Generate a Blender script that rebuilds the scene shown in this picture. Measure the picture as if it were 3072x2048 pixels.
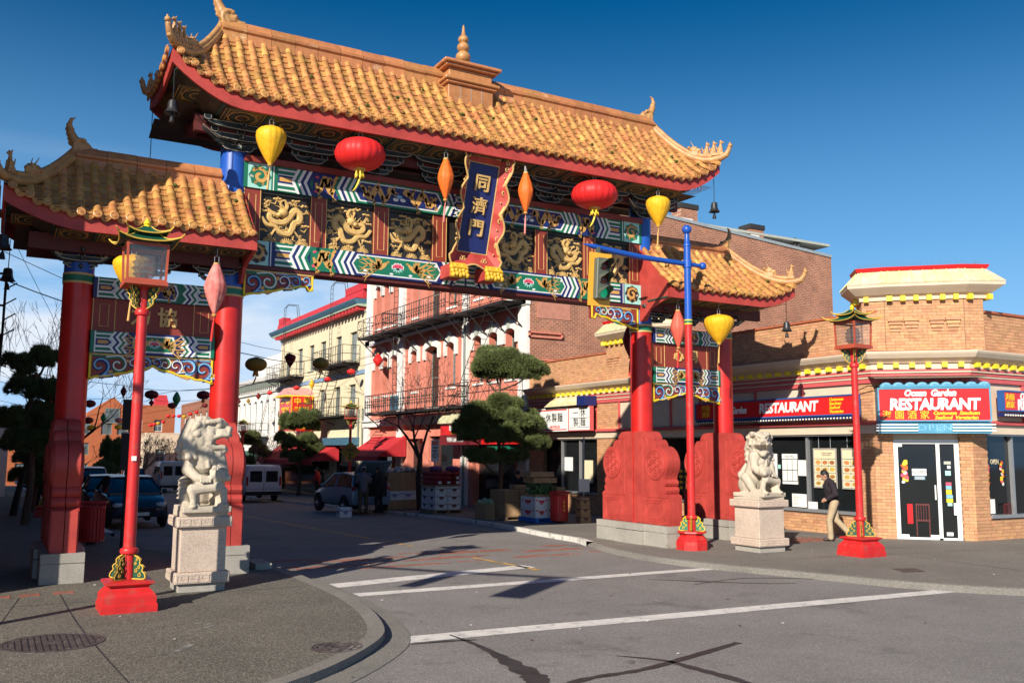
import bpy, bmesh, math, random
import numpy as np
from mathutils import Matrix, Vector, Euler
random.seed(7)
RNG = np.random.RandomState(7)
PI = math.pi
for o in list(bpy.data.objects):
 bpy.data.objects.remove(o)
scene = bpy.context.scene
COL = scene.collection
# ------------------------------------------------------------------ camera, sky, sun, exposure
cam_d = bpy.data.cameras.new('camera')
cam_d.sensor_width = 36.0
cam_d.sensor_fit = 'HORIZONTAL'
cam_d.lens = 32.09
cam_d.clip_start = 0.1
cam_d.clip_end = 3000
cam = bpy.data.objects.new('camera', cam_d)
COL.objects.link(cam)
pt, yw, rl = 0.11962718, 0.51446512, 0.00642889
fw = Vector((math.sin(yw) * math.cos(pt), math.cos(yw) * math.cos(pt), math.sin(pt)))
rt = Vector((math.cos(yw), -math.sin(yw), 0))
up = rt.cross(fw)
rt2 = rt * math.cos(rl) + up * math.sin(rl)
up2 = up * math.cos(rl) - rt * math.sin(rl)
m3 = Matrix((rt2, up2, -fw)).transposed()
cam.matrix_world = Matrix.Translation((0, 0, 2.0)) @ m3.to_4x4()
scene.camera = cam
SUN_EL, SUN_AZ = math.radians(27.0), math.radians(37.0)      # light travels towards SUN_AZ from +X
world = bpy.data.worlds.new('World')
scene.world = world
world.use_nodes = True
wn, wl = world.node_tree.nodes, world.node_tree.links
wn.clear()
w_out = wn.new('ShaderNodeOutputWorld')
w_bg = wn.new('ShaderNodeBackground')
w_bg.inputs['Strength'].default_value = 0.055
sky = wn.new('ShaderNodeTexSky')
sky.sky_type = 'NISHITA'
sky.sun_disc = False
sky.sun_elevation = SUN_EL
sky.sun_rotation = math.atan2(-math.cos(SUN_AZ), -math.sin(SUN_AZ))
sky.altitude = 0
sky.air_density = 1.0
sky.dust_density = 0.0
sky.ozone_density = 1.6
# thin low clouds: noise on the view direction, only near the horizon
tc = wn.new('ShaderNodeTexCoord')
sep = wn.new('ShaderNodeSeparateXYZ')
wl.new(tc.outputs['Generated'], sep.inputs[0])
mp = wn.new('ShaderNodeMapping')
mp.inputs['Scale'].default_value = (2.2, 2.2, 7.5)
wl.new(tc.outputs['Generated'], mp.inputs[0])
cn = wn.new('ShaderNodeTexNoise')
cn.inputs['Scale'].default_value = 1.7
cn.inputs['Detail'].default_value = 7
cn.inputs['Roughness'].default_value = 0.55
cn.inputs['Distortion'].default_value = 0.35
wl.new(mp.outputs[0], cn.inputs['Vector'])
cr = wn.new('ShaderNodeMapRange')
cr.inputs['From Min'].default_value = 0.36
cr.inputs['From Max'].default_value = 0.58
wl.new(cn.outputs['Fac'], cr.inputs['Value'])
hr = wn.new('ShaderNodeMapRange')           # fade out with height
hr.inputs['From Min'].default_value = 0.30
hr.inputs['From Max'].default_value = 0.12
wl.new(sep.outputs['Z'], hr.inputs['Value'])
er = wn.new('ShaderNodeMapRange')           # the cloud bank lies up the street, to the west
er.inputs['From Min'].default_value = 0.62
er.inputs['From Max'].default_value = 0.30
wl.new(sep.outputs['X'], er.inputs['Value'])
cm = wn.new('ShaderNodeMath'); cm.operation = 'MULTIPLY'
wl.new(cr.outputs[0], cm.inputs[0]); wl.new(hr.outputs[0], cm.inputs[1])
cm2 = wn.new('ShaderNodeMath'); cm2.operation = 'MULTIPLY'
wl.new(cm.outputs[0], cm2.inputs[0]); wl.new(er.outputs[0], cm2.inputs[1])
cmx = wn.new('ShaderNodeMix'); cmx.data_type = 'RGBA'
cmx.inputs['B'].default_value = (10.5, 11.5, 13.0, 1)
wl.new(cm2.outputs[0], cmx.inputs['Factor'])
hsv = wn.new('ShaderNodeHueSaturation'); hsv.inputs['Saturation'].default_value = 1.8; hsv.inputs['Hue'].default_value = 0.504
wl.new(sky.outputs[0], hsv.inputs['Color'])
hz = wn.new('ShaderNodeMapRange'); hz.interpolation_type = 'SMOOTHSTEP'
hz.inputs['From Min'].default_value = 0.48; hz.inputs['From Max'].default_value = -0.02
hz.inputs['To Max'].default_value = 0.95
wl.new(sep.outputs['Z'], hz.inputs['Value'])
hmx = wn.new('ShaderNodeMix'); hmx.data_type = 'RGBA'       # pale lower sky
hmx.inputs['B'].default_value = (4.0, 8.2, 14.0, 1)
wl.new(hz.outputs[0], hmx.inputs['Factor']); wl.new(hsv.outputs[0], hmx.inputs['A'])
wl.new(hmx.outputs['Result'], cmx.inputs['A'])
wl.new(cmx.outputs['Result'], w_bg.inputs['Color'])
wl.new(w_bg.outputs[0], w_out.inputs['Surface'])
sun_d = bpy.data.lights.new('sun', 'SUN')
sun_d.energy = 5.0
sun_d.angle = math.radians(0.53)
sun_d.color = (1.0, 0.92, 0.80)
sun = bpy.data.objects.new('sun', sun_d)
COL.objects.link(sun)
sdir = Vector((math.cos(SUN_EL) * math.cos(SUN_AZ), math.cos(SUN_EL) * math.sin(SUN_AZ), -math.sin(SUN_EL)))
sun.rotation_euler = sdir.to_track_quat('-Z', 'Y').to_euler()
sun.location = (-20, -20, 30)
scene.view_settings.view_transform = 'Standard'
scene.view_settings.look = 'None'
scene.view_settings.exposure = 0.46
scene.view_settings.gamma = 1.0
scene.view_settings.use_curve_mapping = False
scene.cycles.max_bounces = 6
# ------------------------------------------------------------------ helpers
WM = {}
def lab(o, label=None, cat=None, group=None, kind=None):
 if label: o['label'] = label
 if cat: o['category'] = cat
 if group: o['group'] = group
 if kind: o['kind'] = kind
 return o
def thing(name, label, cat, loc=(0, 0, 0), rz=0, group=None):
 o = bpy.data.objects.new(name, None)
 o.empty_display_size = 0.2
 COL.objects.link(o)
 o.location = loc
 o.rotation_euler = (0, 0, rz)
 WM[o.name] = Matrix.Translation(loc) @ Matrix.Rotation(rz, 4, 'Z')
 return lab(o, label, cat, group)
def place(o, loc, rz=0, s=None):
 o.location = loc
 o.rotation_euler = (0, 0, rz)
 if s: o.scale = (s, s, s)
 return o
def copy_tree(o, parent=None, label=None, group=None):
 c = o.copy()
 COL.objects.link(c)
 if parent is not None: c.parent = parent
 for ch in o.children: copy_tree(ch, c)
 if label: c['label'] = label
 if group: c['group'] = group
 return c
def fr(o, u, v):
 """frame: origin, right vector, up vector -> matrix (local x, y on the plane, z outwards)"""
 u = Vector(u).normalized(); v = Vector(v).normalized(); n = u.cross(v)
 m = Matrix((u, v, n)).transposed().to_4x4()
 m.translation = Vector(o)
 return m
class MB:
 def __init__(s, M=None):
  s.v = []; s.f = []; s.m = []; s.M = M or Matrix()
 def add(s, vs, fs, mi=0):
  b = len(s.v); M = s.M
  s.v += [M @ Vector(p) for p in vs]
  s.f += [tuple(b + i for i in f) for f in fs]
  s.m += [mi] * len(fs)
 def box(s, x0, x1, y0, y1, z0, z1, mi=0):
  s.add([(x0, y0, z0), (x1, y0, z0), (x1, y1, z0), (x0, y1, z0), (x0, y0, z1), (x1, y0, z1), (x1, y1, z1), (x0, y1, z1)],
    [(0, 3, 2, 1), (4, 5, 6, 7), (0, 1, 5, 4), (1, 2, 6, 5), (2, 3, 7, 6), (3, 0, 4, 7)], mi)
 def bbox(s, x0, x1, y0, y1, z0, z1, b=0.01, mi=0):
  """box with chamfered vertical and horizontal edges"""
  P = []
  for (zz, i) in ((z0, b), (z0 + b, 0), (z1 - b, 0), (z1, b)):
   P.append([(x0 + b, y0 + i), (x1 - b, y0 + i), (x1 - i, y0 + b), (x1 - i, y1 - b), (x1 - b, y1 - i), (x0 + b, y1 - i), (x0 + i, y1 - b), (x0 + i, y0 + b)])
  vs = []
  for ring, zz in zip(P, (z0, z0 + b, z1 - b, z1)): vs += [(a, c, zz) for a, c in ring]
  fs = [tuple(range(7, -1, -1)), tuple(range(24, 32))]
  for k in range(3):
   for i in range(8):
    j = (i + 1) % 8
    fs.append((k * 8 + i, k * 8 + j, k * 8 + 8 + j, k * 8 + 8 + i))
  s.add(vs, fs, mi)
 def prism(s, pts, z0, z1, mi=0, mside=None):
  n = len(pts)
  a = sum(pts[i][0] * pts[(i + 1) % n][1] - pts[(i + 1) % n][0] * pts[i][1] for i in range(n))
  if a < 0: pts = pts[::-1]
  vs = [(p[0], p[1], z0) for p in pts] + [(p[0], p[1], z1) for p in pts]
  s.add(vs, [tuple(range(n - 1, -1, -1)), tuple(range(n, 2 * n))], mi)
  b = len(s.v) - 2 * n
  for i in range(n):
   j = (i + 1) % n
   s.f.append((b + i, b + j, b + n + j, b + n + i)); s.m.append(mi if mside is None else mside)
 def flat(s, pts, z, mi=0):
  n = len(pts)
  a = sum(pts[i][0] * pts[(i + 1) % n][1] - pts[(i + 1) % n][0] * pts[i][1] for i in range(n))
  if a < 0: pts = pts[::-1]
  s.add([(p[0], p[1], z) for p in pts], [tuple(range(n))], mi)
 def tube(s, pts, r, n=8, mi=0, caps=True):
  P = [Vector(p) for p in pts]; k = len(P)
  R = r if hasattr(r, '__len__') else [r] * k
  t0 = (P[1] - P[0]).normalized()
  ref = Vector((0, 0, 1)) if abs(t0.z) < 0.9 else Vector((1, 0, 0))
  nx = t0.cross(ref).normalized()
  vs = []; fs = []
  for i in range(k):
   if i == 0: t = P[1] - P[0]
   elif i == k - 1: t = P[-1] - P[-2]
   else: t = (P[i + 1] - P[i]).normalized() + (P[i] - P[i - 1]).normalized()
   if t.length < 1e-9: t = t0
   t = t.normalized()
   nx = (nx - t * nx.dot(t))
   nx = nx.normalized() if nx.length > 1e-6 else t.orthogonal().normalized()
   ny = t.cross(nx)
   for j in range(n):
    a = 2 * PI * j / n
    vs.append(P[i] + (nx * math.cos(a) + ny * math.sin(a)) * R[i])
  for i in range(k - 1):
   for j in range(n):
    q = (j + 1) % n
    fs.append((i * n + j, i * n + q, i * n + n + q, i * n + n + j))
  if caps:
   fs.append(tuple(range(n - 1, -1, -1))); fs.append(tuple(range((k - 1) * n, k * n)))
  s.add(vs, fs, mi)
 def lathe(s, prof, n=16, c=(0, 0, 0), mi=0, a0=0.0, rib=0.0, nr=0):
  vs = []; fs = []; k = len(prof)
  for (r, z) in prof:
   for j in range(n):
    a = a0 + 2 * PI * j / n
    rr = r * (1 - rib * (0.5 - 0.5 * math.cos(a * nr))) if nr else r
    vs.append((c[0] + rr * math.cos(a), c[1] + rr * math.sin(a), c[2] + z))
  for i in range(k - 1):
   for j in range(n):
    q = (j + 1) % n
    fs.append((i * n + j, i * n + q, i * n + n + q, i * n + n + j))
  fs.append(tuple(range(n - 1, -1, -1))); fs.append(tuple(range((k - 1) * n, k * n)))
  s.add(vs, fs, mi)
 def ell(s, c, r, n=10, k=7, mi=0, R=None):
  if not hasattr(r, '__len__'): r = (r, r, r)
  vs = []; fs = []
  R = R or Matrix.Identity(3)
  for i in range(k + 1):
   th = PI * i / k
   for j in range(n):
    a = 2 * PI * j / n
    p = Vector((r[0] * math.sin(th) * math.cos(a), r[1] * math.sin(th) * math.sin(a), -r[2] * math.cos(th)))
    vs.append(R @ p + Vector(c))
  for i in range(k):
   for j in range(n):
    q = (j + 1) % n
    fs.append((i * n + j, i * n + q, i * n + n + q, i * n + n + j))
  s.add(vs, fs, mi)
 def cap(s, p0, p1, r0, r1, n=10, mi=0):
  """tapered capsule"""
  p0 = Vector(p0); p1 = Vector(p1); d = (p1 - p0)
  t = d.normalized() if d.length > 1e-6 else Vector((0, 0, 1))
  pts = []; rr = []
  for a in (-85, -55, -25): pts.append(p0 + t * r0 * math.sin(math.radians(a))); rr.append(r0 * math.cos(math.radians(a)))
  for a in (25, 55, 85): pts.append(p1 + t * r1 * math.sin(math.radians(a))); rr.append(r1 * math.cos(math.radians(a)))
  s.tube(pts, rr, n, mi)
 def chain(s, pts, rs, n=10, mi=0):
  for i in range(len(pts) - 1): s.cap(pts[i], pts[i + 1], rs[i], rs[i + 1], n, mi)
 def ribbon(s, pts, w, z=0.0, h=0.0, mi=0):
  """strip along 2-D points on the local plane, its middle raised by h"""
  k = len(pts); W = w if hasattr(w, '__len__') else [w] * k
  vs = []; fs = []
  for i in range(k):
   a = pts[max(0, i - 1)]; b = pts[min(k - 1, i + 1)]
   dx, dy = b[0] - a[0], b[1] - a[1]; L = math.hypot(dx, dy) or 1
   nx, ny = -dy / L, dx / L; p = pts[i]; ww = W[i] / 2
   if h:
    vs += [(p[0] + nx * ww, p[1] + ny * ww, z), (p[0] + nx * ww * .55, p[1] + ny * ww * .55, z + h * .8), (p[0] - nx * ww * .55, p[1] - ny * ww * .55, z + h * .8), (p[0] - nx * ww, p[1] - ny * ww, z)]
   else:
    vs += [(p[0] + nx * ww, p[1] + ny * ww, z), (p[0] - nx * ww, p[1] - ny * ww, z)]
  q = 4 if h else 2
  for i in range(k - 1):
   for j in range(q - 1):
    fs.append((i * q + j, i * q + j + 1, i * q + q + j + 1, i * q + q + j))
  s.add(vs, fs, mi)
 def mesh(s, name, mats, smooth=None, inv=None):
  me = bpy.data.meshes.new(name)
  vs = s.v if inv is None else [inv @ p for p in s.v]
  me.from_pydata([tuple(p) for p in vs], [], s.f)
  for m in (mats if isinstance(mats, (list, tuple)) else [mats]): me.materials.append(m)
  me.polygons.foreach_set('material_index', s.m)
  if smooth is not None:
   me.polygons.foreach_set('use_smooth', [True] * len(s.f))
   if smooth < 180: me.set_sharp_from_angle(angle=math.radians(smooth))
  me.update()
  return me
def link_mesh(me, name, parent=None):
 o = bpy.data.objects.new(name, me)
 COL.objects.link(o)
 if parent is not None:
  o.parent = parent
  WM[o.name] = WM[parent.name]
 else:
  WM[o.name] = Matrix()
 return o
def part(mb, name, mats, parent=None, smooth=None, label=None, cat=None, group=None, kind=None):
 if parent is not None:
  inv = WM[parent.name].inverted()
  o = link_mesh(mb.mesh(name, mats, smooth, inv), name, parent)
 else:
  xs = [p.x for p in mb.v]; ys = [p.y for p in mb.v]; zs = [p.z for p in mb.v]
  if kind == 'structure': c = Vector((0, 0, 0))
  else: c = Vector(((min(xs) + max(xs)) / 2, (min(ys) + max(ys)) / 2, min(zs)))
  o = link_mesh(mb.mesh(name, mats, smooth, Matrix.Translation(-c)), name)
  o.location = c
  WM[o.name] = Matrix.Translation(c)
 return lab(o, label, cat, group, kind)
def inst(name, me, parent, M):
 o = bpy.data.objects.new(name, me)
 COL.objects.link(o)
 if parent is not None:
  o.parent = parent
  o.matrix_local = WM[parent.name].inverted() @ M
 else:
  o.matrix_world = M
 return o
def blob(mb, name, mats, voxel=0.02, smooth_it=2, noise=0.0):
 """weld overlapping volumes into ONE continuous skin (voxel remesh), for statues and bodies"""
 me0 = mb.mesh(name + '_raw', [])
 o = bpy.data.objects.new('tmp_' + name, me0)
 COL.objects.link(o)
 md = o.modifiers.new('r', 'REMESH'); md.mode = 'VOXEL'; md.voxel_size = voxel; md.use_smooth_shade = True
 if smooth_it:
  sm = o.modifiers.new('s', 'SMOOTH'); sm.factor = 0.5; sm.iterations = smooth_it
 dg = bpy.context.evaluated_depsgraph_get()
 me = bpy.data.meshes.new_from_object(o.evaluated_get(dg))
 me.name = name
 bpy.data.objects.remove(o); bpy.data.meshes.remove(me0)
 me.materials.clear()
 for m in (mats if isinstance(mats, (list, tuple)) else [mats]): me.materials.append(m)
 me.polygons.foreach_set('use_smooth', [True] * len(me.polygons))
 if noise:
  rs = np.random.RandomState(3)
  n = len(me.vertices); co = np.empty(n * 3); me.vertices.foreach_get('co', co)
  co += rs.normal(0, noise, n * 3); me.vertices.foreach_set('co', co)
 return me
_fonts = {}
def text_me(body, size, depth=0.004, bold=0.0, shear=0.0, sx=1.0, space=1.0, align='CENTER', line=1.0):
 cu = bpy.data.curves.new('t', 'FONT')
 cu.body = body; cu.size = size; cu.extrude = depth; cu.offset = bold; cu.shear = shear
 cu.align_x = align; cu.align_y = 'CENTER'; cu.space_character = space; cu.space_line = line
 cu.resolution_u = 2
 o = bpy.data.objects.new('t', cu)
 COL.objects.link(o)
 dg = bpy.context.evaluated_depsgraph_get()
 me = bpy.data.meshes.new_from_object(o.evaluated_get(dg))
 bpy.data.objects.remove(o); bpy.data.curves.remove(cu)
 if sx != 1.0: me.transform(Matrix.Diagonal((sx, 1, 1, 1)))
 return me
TEXTS = {}
def text(key, parent, M, mat, name='lettering'):
 me = TEXTS[key].copy()
 me.materials.clear(); me.materials.append(mat)
 o = inst(name, me, parent, M)
 WM[o.name] = WM[parent.name] if parent is not None else Matrix()
 return o
def mb_np(V, F, name, mats, parent=None, mi=None, kind=None, smooth=False):
 """fast mesh from arrays (V n x 3 in world, F m x 4 or m x 3)"""
 me = bpy.data.meshes.new(name)
 V = np.asarray(V, dtype=np.float64); F = np.asarray(F, dtype=np.int32)
 if parent is not None:
  inv = np.array(WM[parent.name].inverted())
  V = V @ inv[:3, :3].T + inv[:3, 3]
 me.vertices.add(len(V)); me.vertices.foreach_set('co', V.ravel())
 k = F.shape[1]
 me.loops.add(F.size); me.loops.foreach_set('vertex_index', F.ravel())
 me.polygons.add(len(F))
 me.polygons.foreach_set('loop_start', np.arange(len(F), dtype=np.int32) * k)
 for m in (mats if isinstance(mats, (list, tuple)) else [mats]): me.materials.append(m)
 if mi is not None: me.polygons.foreach_set('material_index', np.asarray(mi, dtype=np.int32))
 me.polygons.foreach_set('use_smooth', [bool(smooth)] * len(F))
 me.update(calc_edges=True)
 me.validate()
 o = link_mesh(me, name, parent)
 return lab(o, kind=kind)
# ------------------------------------------------------------------ materials
MATS = {}
def mat(name, col, rough=.55, metal=0.0, var=.1, sc=5.0, rnd=0.0, bump=0.0, bsc=60.0, col2=None, c2=.45, c2sc=2.5, c2w=.12, spec=.5, obj=True, stretch=None, hue=0.0, subs=0):
 m = bpy.data.materials.new(name)
 m.use_nodes = True
 nt = m.node_tree; N = nt.nodes; L = nt.links
 b = N['Principled BSDF']
 b.inputs['Roughness'].default_value = rough
 b.inputs['Metallic'].default_value = metal
 b.inputs['Specular IOR Level'].default_value = spec
 tc = N.new('ShaderNodeTexCoord')
 vec = tc.outputs['Object']
 if stretch:
  mp = N.new('ShaderNodeMapping'); mp.inputs['Scale'].default_value = stretch
  L.new(vec, mp.inputs[0]); vec = mp.outputs[0]
 base = N.new('ShaderNodeRGB'); base.outputs[0].default_value = (*col, 1)
 cur = base.outputs[0]
 if col2 is not None:
  n2 = N.new('ShaderNodeTexNoise'); n2.inputs['Scale'].default_value = c2sc; n2.inputs['Detail'].default_value = 6
  n2.inputs['Roughness'].default_value = .62
  L.new(vec, n2.inputs['Vector'])
  r2 = N.new('ShaderNodeMapRange'); r2.inputs['From Min'].default_value = 1 - c2 - c2w / 2 if False else .5 + (.5 - c2) * .5 - c2w / 2
  r2.inputs['From Max'].default_value = .5 + (.5 - c2) * .5 + c2w / 2
  L.new(n2.outputs['Fac'], r2.inputs['Value'])
  mx = N.new('ShaderNodeMix'); mx.data_type = 'RGBA'
  L.new(r2.outputs[0], mx.inputs['Factor']); L.new(cur, mx.inputs['A']); mx.inputs['B'].default_value = (*col2, 1)
  cur = mx.outputs['Result']
 if var or rnd:
  hs = N.new('ShaderNodeHueSaturation'); hs.inputs['Hue'].default_value = .5
  val = None
  if var:
   n1 = N.new('ShaderNodeTexNoise'); n1.inputs['Scale'].default_value = sc; n1.inputs['Detail'].default_value = 5
   L.new(vec, n1.inputs['Vector'])
   a = N.new('ShaderNodeMapRange'); a.inputs['From Min'].default_value = .3; a.inputs['From Max'].default_value = .7
   a.inputs['To Min'].default_value = 1 - var; a.inputs['To Max'].default_value = 1 + var
   L.new(n1.outputs['Fac'], a.inputs['Value']); val = a.outputs[0]
  if rnd:
   oi = N.new('ShaderNodeObjectInfo'); ge = N.new('ShaderNodeNewGeometry')
   ad = N.new('ShaderNodeMath'); ad.operation = 'ADD'
   L.new(oi.outputs['Random'], ad.inputs[0]); L.new(ge.outputs['Random Per Island'], ad.inputs[1])
   frn = N.new('ShaderNodeMath'); frn.operation = 'FRACT'; L.new(ad.outputs[0], frn.inputs[0])
   rr = N.new('ShaderNodeMapRange'); rr.inputs['To Min'].default_value = 1 - rnd; rr.inputs['To Max'].default_value = 1 + rnd
   L.new(frn.outputs[0], rr.inputs['Value'])
   if val is not None:
    mu = N.new('ShaderNodeMath'); mu.operation = 'MULTIPLY'; L.new(val, mu.inputs[0]); L.new(rr.outputs[0], mu.inputs[1]); val = mu.outputs[0]
   else: val = rr.outputs[0]
   if hue:
    f2 = N.new('ShaderNodeMath'); f2.operation = 'MULTIPLY'; f2.inputs[1].default_value = 7.31; L.new(frn.outputs[0], f2.inputs[0])
    f3 = N.new('ShaderNodeMath'); f3.operation = 'FRACT'; L.new(f2.outputs[0], f3.inputs[0])
    hh = N.new('ShaderNodeMapRange'); hh.inputs['To Min'].default_value = .5 - hue; hh.inputs['To Max'].default_value = .5 + hue
    L.new(f3.outputs[0], hh.inputs['Value']); L.new(hh.outputs[0], hs.inputs['Hue'])
  L.new(val, hs.inputs['Value']); L.new(cur, hs.inputs['Color']); cur = hs.outputs[0]
 L.new(cur, b.inputs['Base Color'])
 if bump:
  nb = N.new('ShaderNodeTexNoise'); nb.inputs['Scale'].default_value = bsc; nb.inputs['Detail'].default_value = 4
  L.new(vec, nb.inputs['Vector'])
  bp = N.new('ShaderNodeBump'); bp.inputs['Strength'].default_value = bump; bp.inputs['Distance'].default_value = .02
  L.new(nb.outputs['Fac'], bp.inputs['Height']); L.new(bp.outputs[0], b.inputs['Normal'])
 MATS[name] = m
 return m
def speckle(name, c1, c2, c3, sc=120, rough=.85, bump=.25, big=.18, bigsc=.6, stain=None):
 """stone / asphalt / aggregate: fine grains of three colours plus broad patches"""
 m = bpy.data.materials.new(name); m.use_nodes = True
 N = m.node_tree.nodes; L = m.node_tree.links; b = N['Principled BSDF']; b.inputs['Roughness'].default_value = rough
 b.inputs['Specular IOR Level'].default_value = .3
 tc = N.new('ShaderNodeTexCoord')
 vo = N.new('ShaderNodeTexVoronoi'); vo.inputs['Scale'].default_value = sc
 L.new(tc.outputs['Object'], vo.inputs['Vector'])
 cr = N.new('ShaderNodeValToRGB'); cr.color_ramp.interpolation = 'CONSTANT'
 e = cr.color_ramp.elements
 e[0].color = (*c1, 1); e[1].position = .55; e[1].color = (*c2, 1)
 x = e.new(.82); x.color = (*c3, 1)
 sp = N.new('ShaderNodeSeparateColor'); L.new(vo.outputs['Color'], sp.inputs[0]); L.new(sp.outputs[0], cr.inputs[0])
 n = N.new('ShaderNodeTexNoise'); n.inputs['Scale'].default_value = bigsc; n.inputs['Detail'].default_value = 8; n.inputs['Roughness'].default_value = .65
 L.new(tc.outputs['Object'], n.inputs['Vector'])
 mr = N.new('ShaderNodeMapRange'); mr.inputs['From Min'].default_value = .3; mr.inputs['From Max'].default_value = .7
 mr.inputs['To Min'].default_value = 1 - big; mr.inputs['To Max'].default_value = 1 + big; L.new(n.outputs['Fac'], mr.inputs['Value'])
 hs = N.new('ShaderNodeHueSaturation'); L.new(mr.outputs[0], hs.inputs['Value']); L.new(cr.outputs[0], hs.inputs['Color'])
 cur = hs.outputs[0]
 if stain:
  n2 = N.new('ShaderNodeTexNoise'); n2.inputs['Scale'].default_value = stain[1]; n2.inputs['Detail'].default_value = 9; n2.inputs['Roughness'].default_value = .7
  L.new(tc.outputs['Object'], n2.inputs['Vector'])
  r2 = N.new('ShaderNodeMapRange'); r2.inputs['From Min'].default_value = stain[2]; r2.inputs['From Max'].default_value = stain[2] + .1; r2.inputs['To Max'].default_value = stain[3]
  L.new(n2.outputs['Fac'], r2.inputs['Value'])
  mx = N.new('ShaderNodeMix'); mx.data_type = 'RGBA'; L.new(r2.outputs[0], mx.inputs['Factor']); L.new(cur, mx.inputs['A']); mx.inputs['B'].default_value = (*stain[0], 1)
  cur = mx.outputs['Result']
 L.new(cur, b.inputs['Base Color'])
 if bump:
  bp = N.new('ShaderNodeBump'); bp.inputs['Strength'].default_value = bump; bp.inputs['Distance'].default_value = .01
  L.new(vo.outputs['Distance'], bp.inputs['Height']); L.new(bp.outputs[0], b.inputs['Normal'])
 return m
def brickmat(name, c1, c2, mortar, bw=.21, bh=.075, axis='x', dirt=(.05, .03, .025), dirt_a=.5, mo=.012):
 """far brickwork: courses too small to pick apart, from world position"""
 m = bpy.data.materials.new(name); m.use_nodes = True
 N = m.node_tree.nodes; L = m.node_tree.links; b = N['Principled BSDF']; b.inputs['Roughness'].default_value = .9
 ge = N.new('ShaderNodeNewGeometry'); sp = N.new('ShaderNodeSeparateXYZ'); L.new(ge.outputs['Position'], sp.inputs[0])
 cb = N.new('ShaderNodeCombineXYZ')
 L.new(sp.outputs['X' if axis == 'x' else 'Y'], cb.inputs[0]); L.new(sp.outputs['Z'], cb.inputs[1])
 br = N.new('ShaderNodeTexBrick'); br.inputs['Scale'].default_value = 1.0
 br.inputs['Brick Width'].default_value = bw; br.inputs['Row Height'].default_value = bh; br.inputs['Mortar Size'].default_value = mo
 br.inputs['Color1'].default_value = (*c1, 1); br.inputs['Color2'].default_value = (*c2, 1); br.inputs['Mortar'].default_value = (*mortar, 1)
 L.new(cb.outputs[0], br.inputs['Vector'])
 n = N.new('ShaderNodeTexNoise'); n.inputs['Scale'].default_value = .55; n.inputs['Detail'].default_value = 9; n.inputs['Roughness'].default_value = .68
 L.new(ge.outputs['Position'], n.inputs['Vector'])
 mr = N.new('ShaderNodeMapRange'); mr.inputs['From Min'].default_value = .42; mr.inputs['From Max'].default_value = .72; mr.inputs['To Max'].default_value = dirt_a
 L.new(n.outputs['Fac'], mr.inputs['Value'])
 mx = N.new('ShaderNodeMix'); mx.data_type = 'RGBA'; L.new(mr.outputs[0], mx.inputs['Factor']); L.new(br.outputs['Color'], mx.inputs['A']); mx.inputs['B'].default_value = (*dirt, 1)
 n3 = N.new('ShaderNodeTexNoise'); n3.inputs['Scale'].default_value = 9; n3.inputs['Detail'].default_value = 5; L.new(cb.outputs[0], n3.inputs['Vector'])
 m3 = N.new('ShaderNodeMapRange'); m3.inputs['From Min'].default_value = .66; m3.inputs['From Max'].default_value = .72; m3.inputs['To Max'].default_value = .5
 L.new(n3.outputs['Fac'], m3.inputs['Value'])
 mx2 = N.new('ShaderNodeMix'); mx2.data_type = 'RGBA'; L.new(m3.outputs[0], mx2.inputs['Factor']); L.new(mx.outputs['Result'], mx2.inputs['A']); mx2.inputs['B'].default_value = (.5, .36, .28, 1)
 L.new(mx2.outputs['Result'], b.inputs['Base Color'])
 bp = N.new('ShaderNodeBump'); bp.inputs['Strength'].default_value = .6; bp.inputs['Distance'].default_value = .012; bp.invert = True
 L.new(br.outputs['Fac'], bp.inputs['Height']); L.new(bp.outputs[0], b.inputs['Normal'])
 return m
def clear_glass(name, tint=(.8, .85, .9), rough=.03, mixv=.07, dirt=.0):
 m = bpy.data.materials.new(name); m.use_nodes = True
 N = m.node_tree.nodes; L = m.node_tree.links; N.remove(N['Principled BSDF'])
 out = N['Material Output']
 tr = N.new('ShaderNodeBsdfTransparent'); tr.inputs[0].default_value = (*tint, 1)
 gl = N.new('ShaderNodeBsdfGlossy'); gl.inputs['Roughness'].default_value = rough; gl.inputs['Color'].default_value = (.9, .9, .9, 1)
 df = N.new('ShaderNodeBsdfDiffuse'); df.inputs[0].default_value = (.4, .4, .4, 1)
 mx = N.new('ShaderNodeMixShader'); mx.inputs[0].default_value = mixv; L.new(tr.outputs[0], mx.inputs[1]); L.new(gl.outputs[0], mx.inputs[2])
 m2 = N.new('ShaderNodeMixShader'); m2.inputs[0].default_value = dirt; L.new(mx.outputs[0], m2.inputs[1]); L.new(df.outputs[0], m2.inputs[2])
 L.new(m2.outputs[0], out.inputs['Surface'])
 return m
def lerp(a, b, t): return a + (b - a) * t
def gz(y): return -0.021 * max(0.0, min(y, 140.0) - 18.0)
# ------------------------------------------------------------------ palette
M_red = mat('red_enamel', (.56, .016, .012), rough=.36, var=.1, sc=3, col2=(.36, .012, .01), c2=.34, c2sc=1.6, c2w=.35, bump=.05, bsc=9, spec=.5)
M_redm = mat('red_paint_matt', (.46, .055, .042), rough=.6, var=.08, sc=3, col2=(.33, .035, .028), c2=.4, c2sc=2.6, c2w=.3, bump=.2, bsc=18)
M_lampred = mat('lamp_red_paint', (.56, .02, .02), rough=.42, var=.12, sc=5, col2=(.42, .05, .04), c2=.3, c2sc=6, bump=.06, bsc=14)
M_ox = mat('oxblood_paint', (.25, .036, .022), rough=.55, var=.1, sc=4)
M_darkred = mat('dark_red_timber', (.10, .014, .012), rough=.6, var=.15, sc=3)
M_blue = mat('cobalt_enamel', (.012, .085, .42), rough=.38, var=.08, sc=3)
M_navy = mat('navy_paint', (.010, .022, .13), rough=.5, var=.1)
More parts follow.
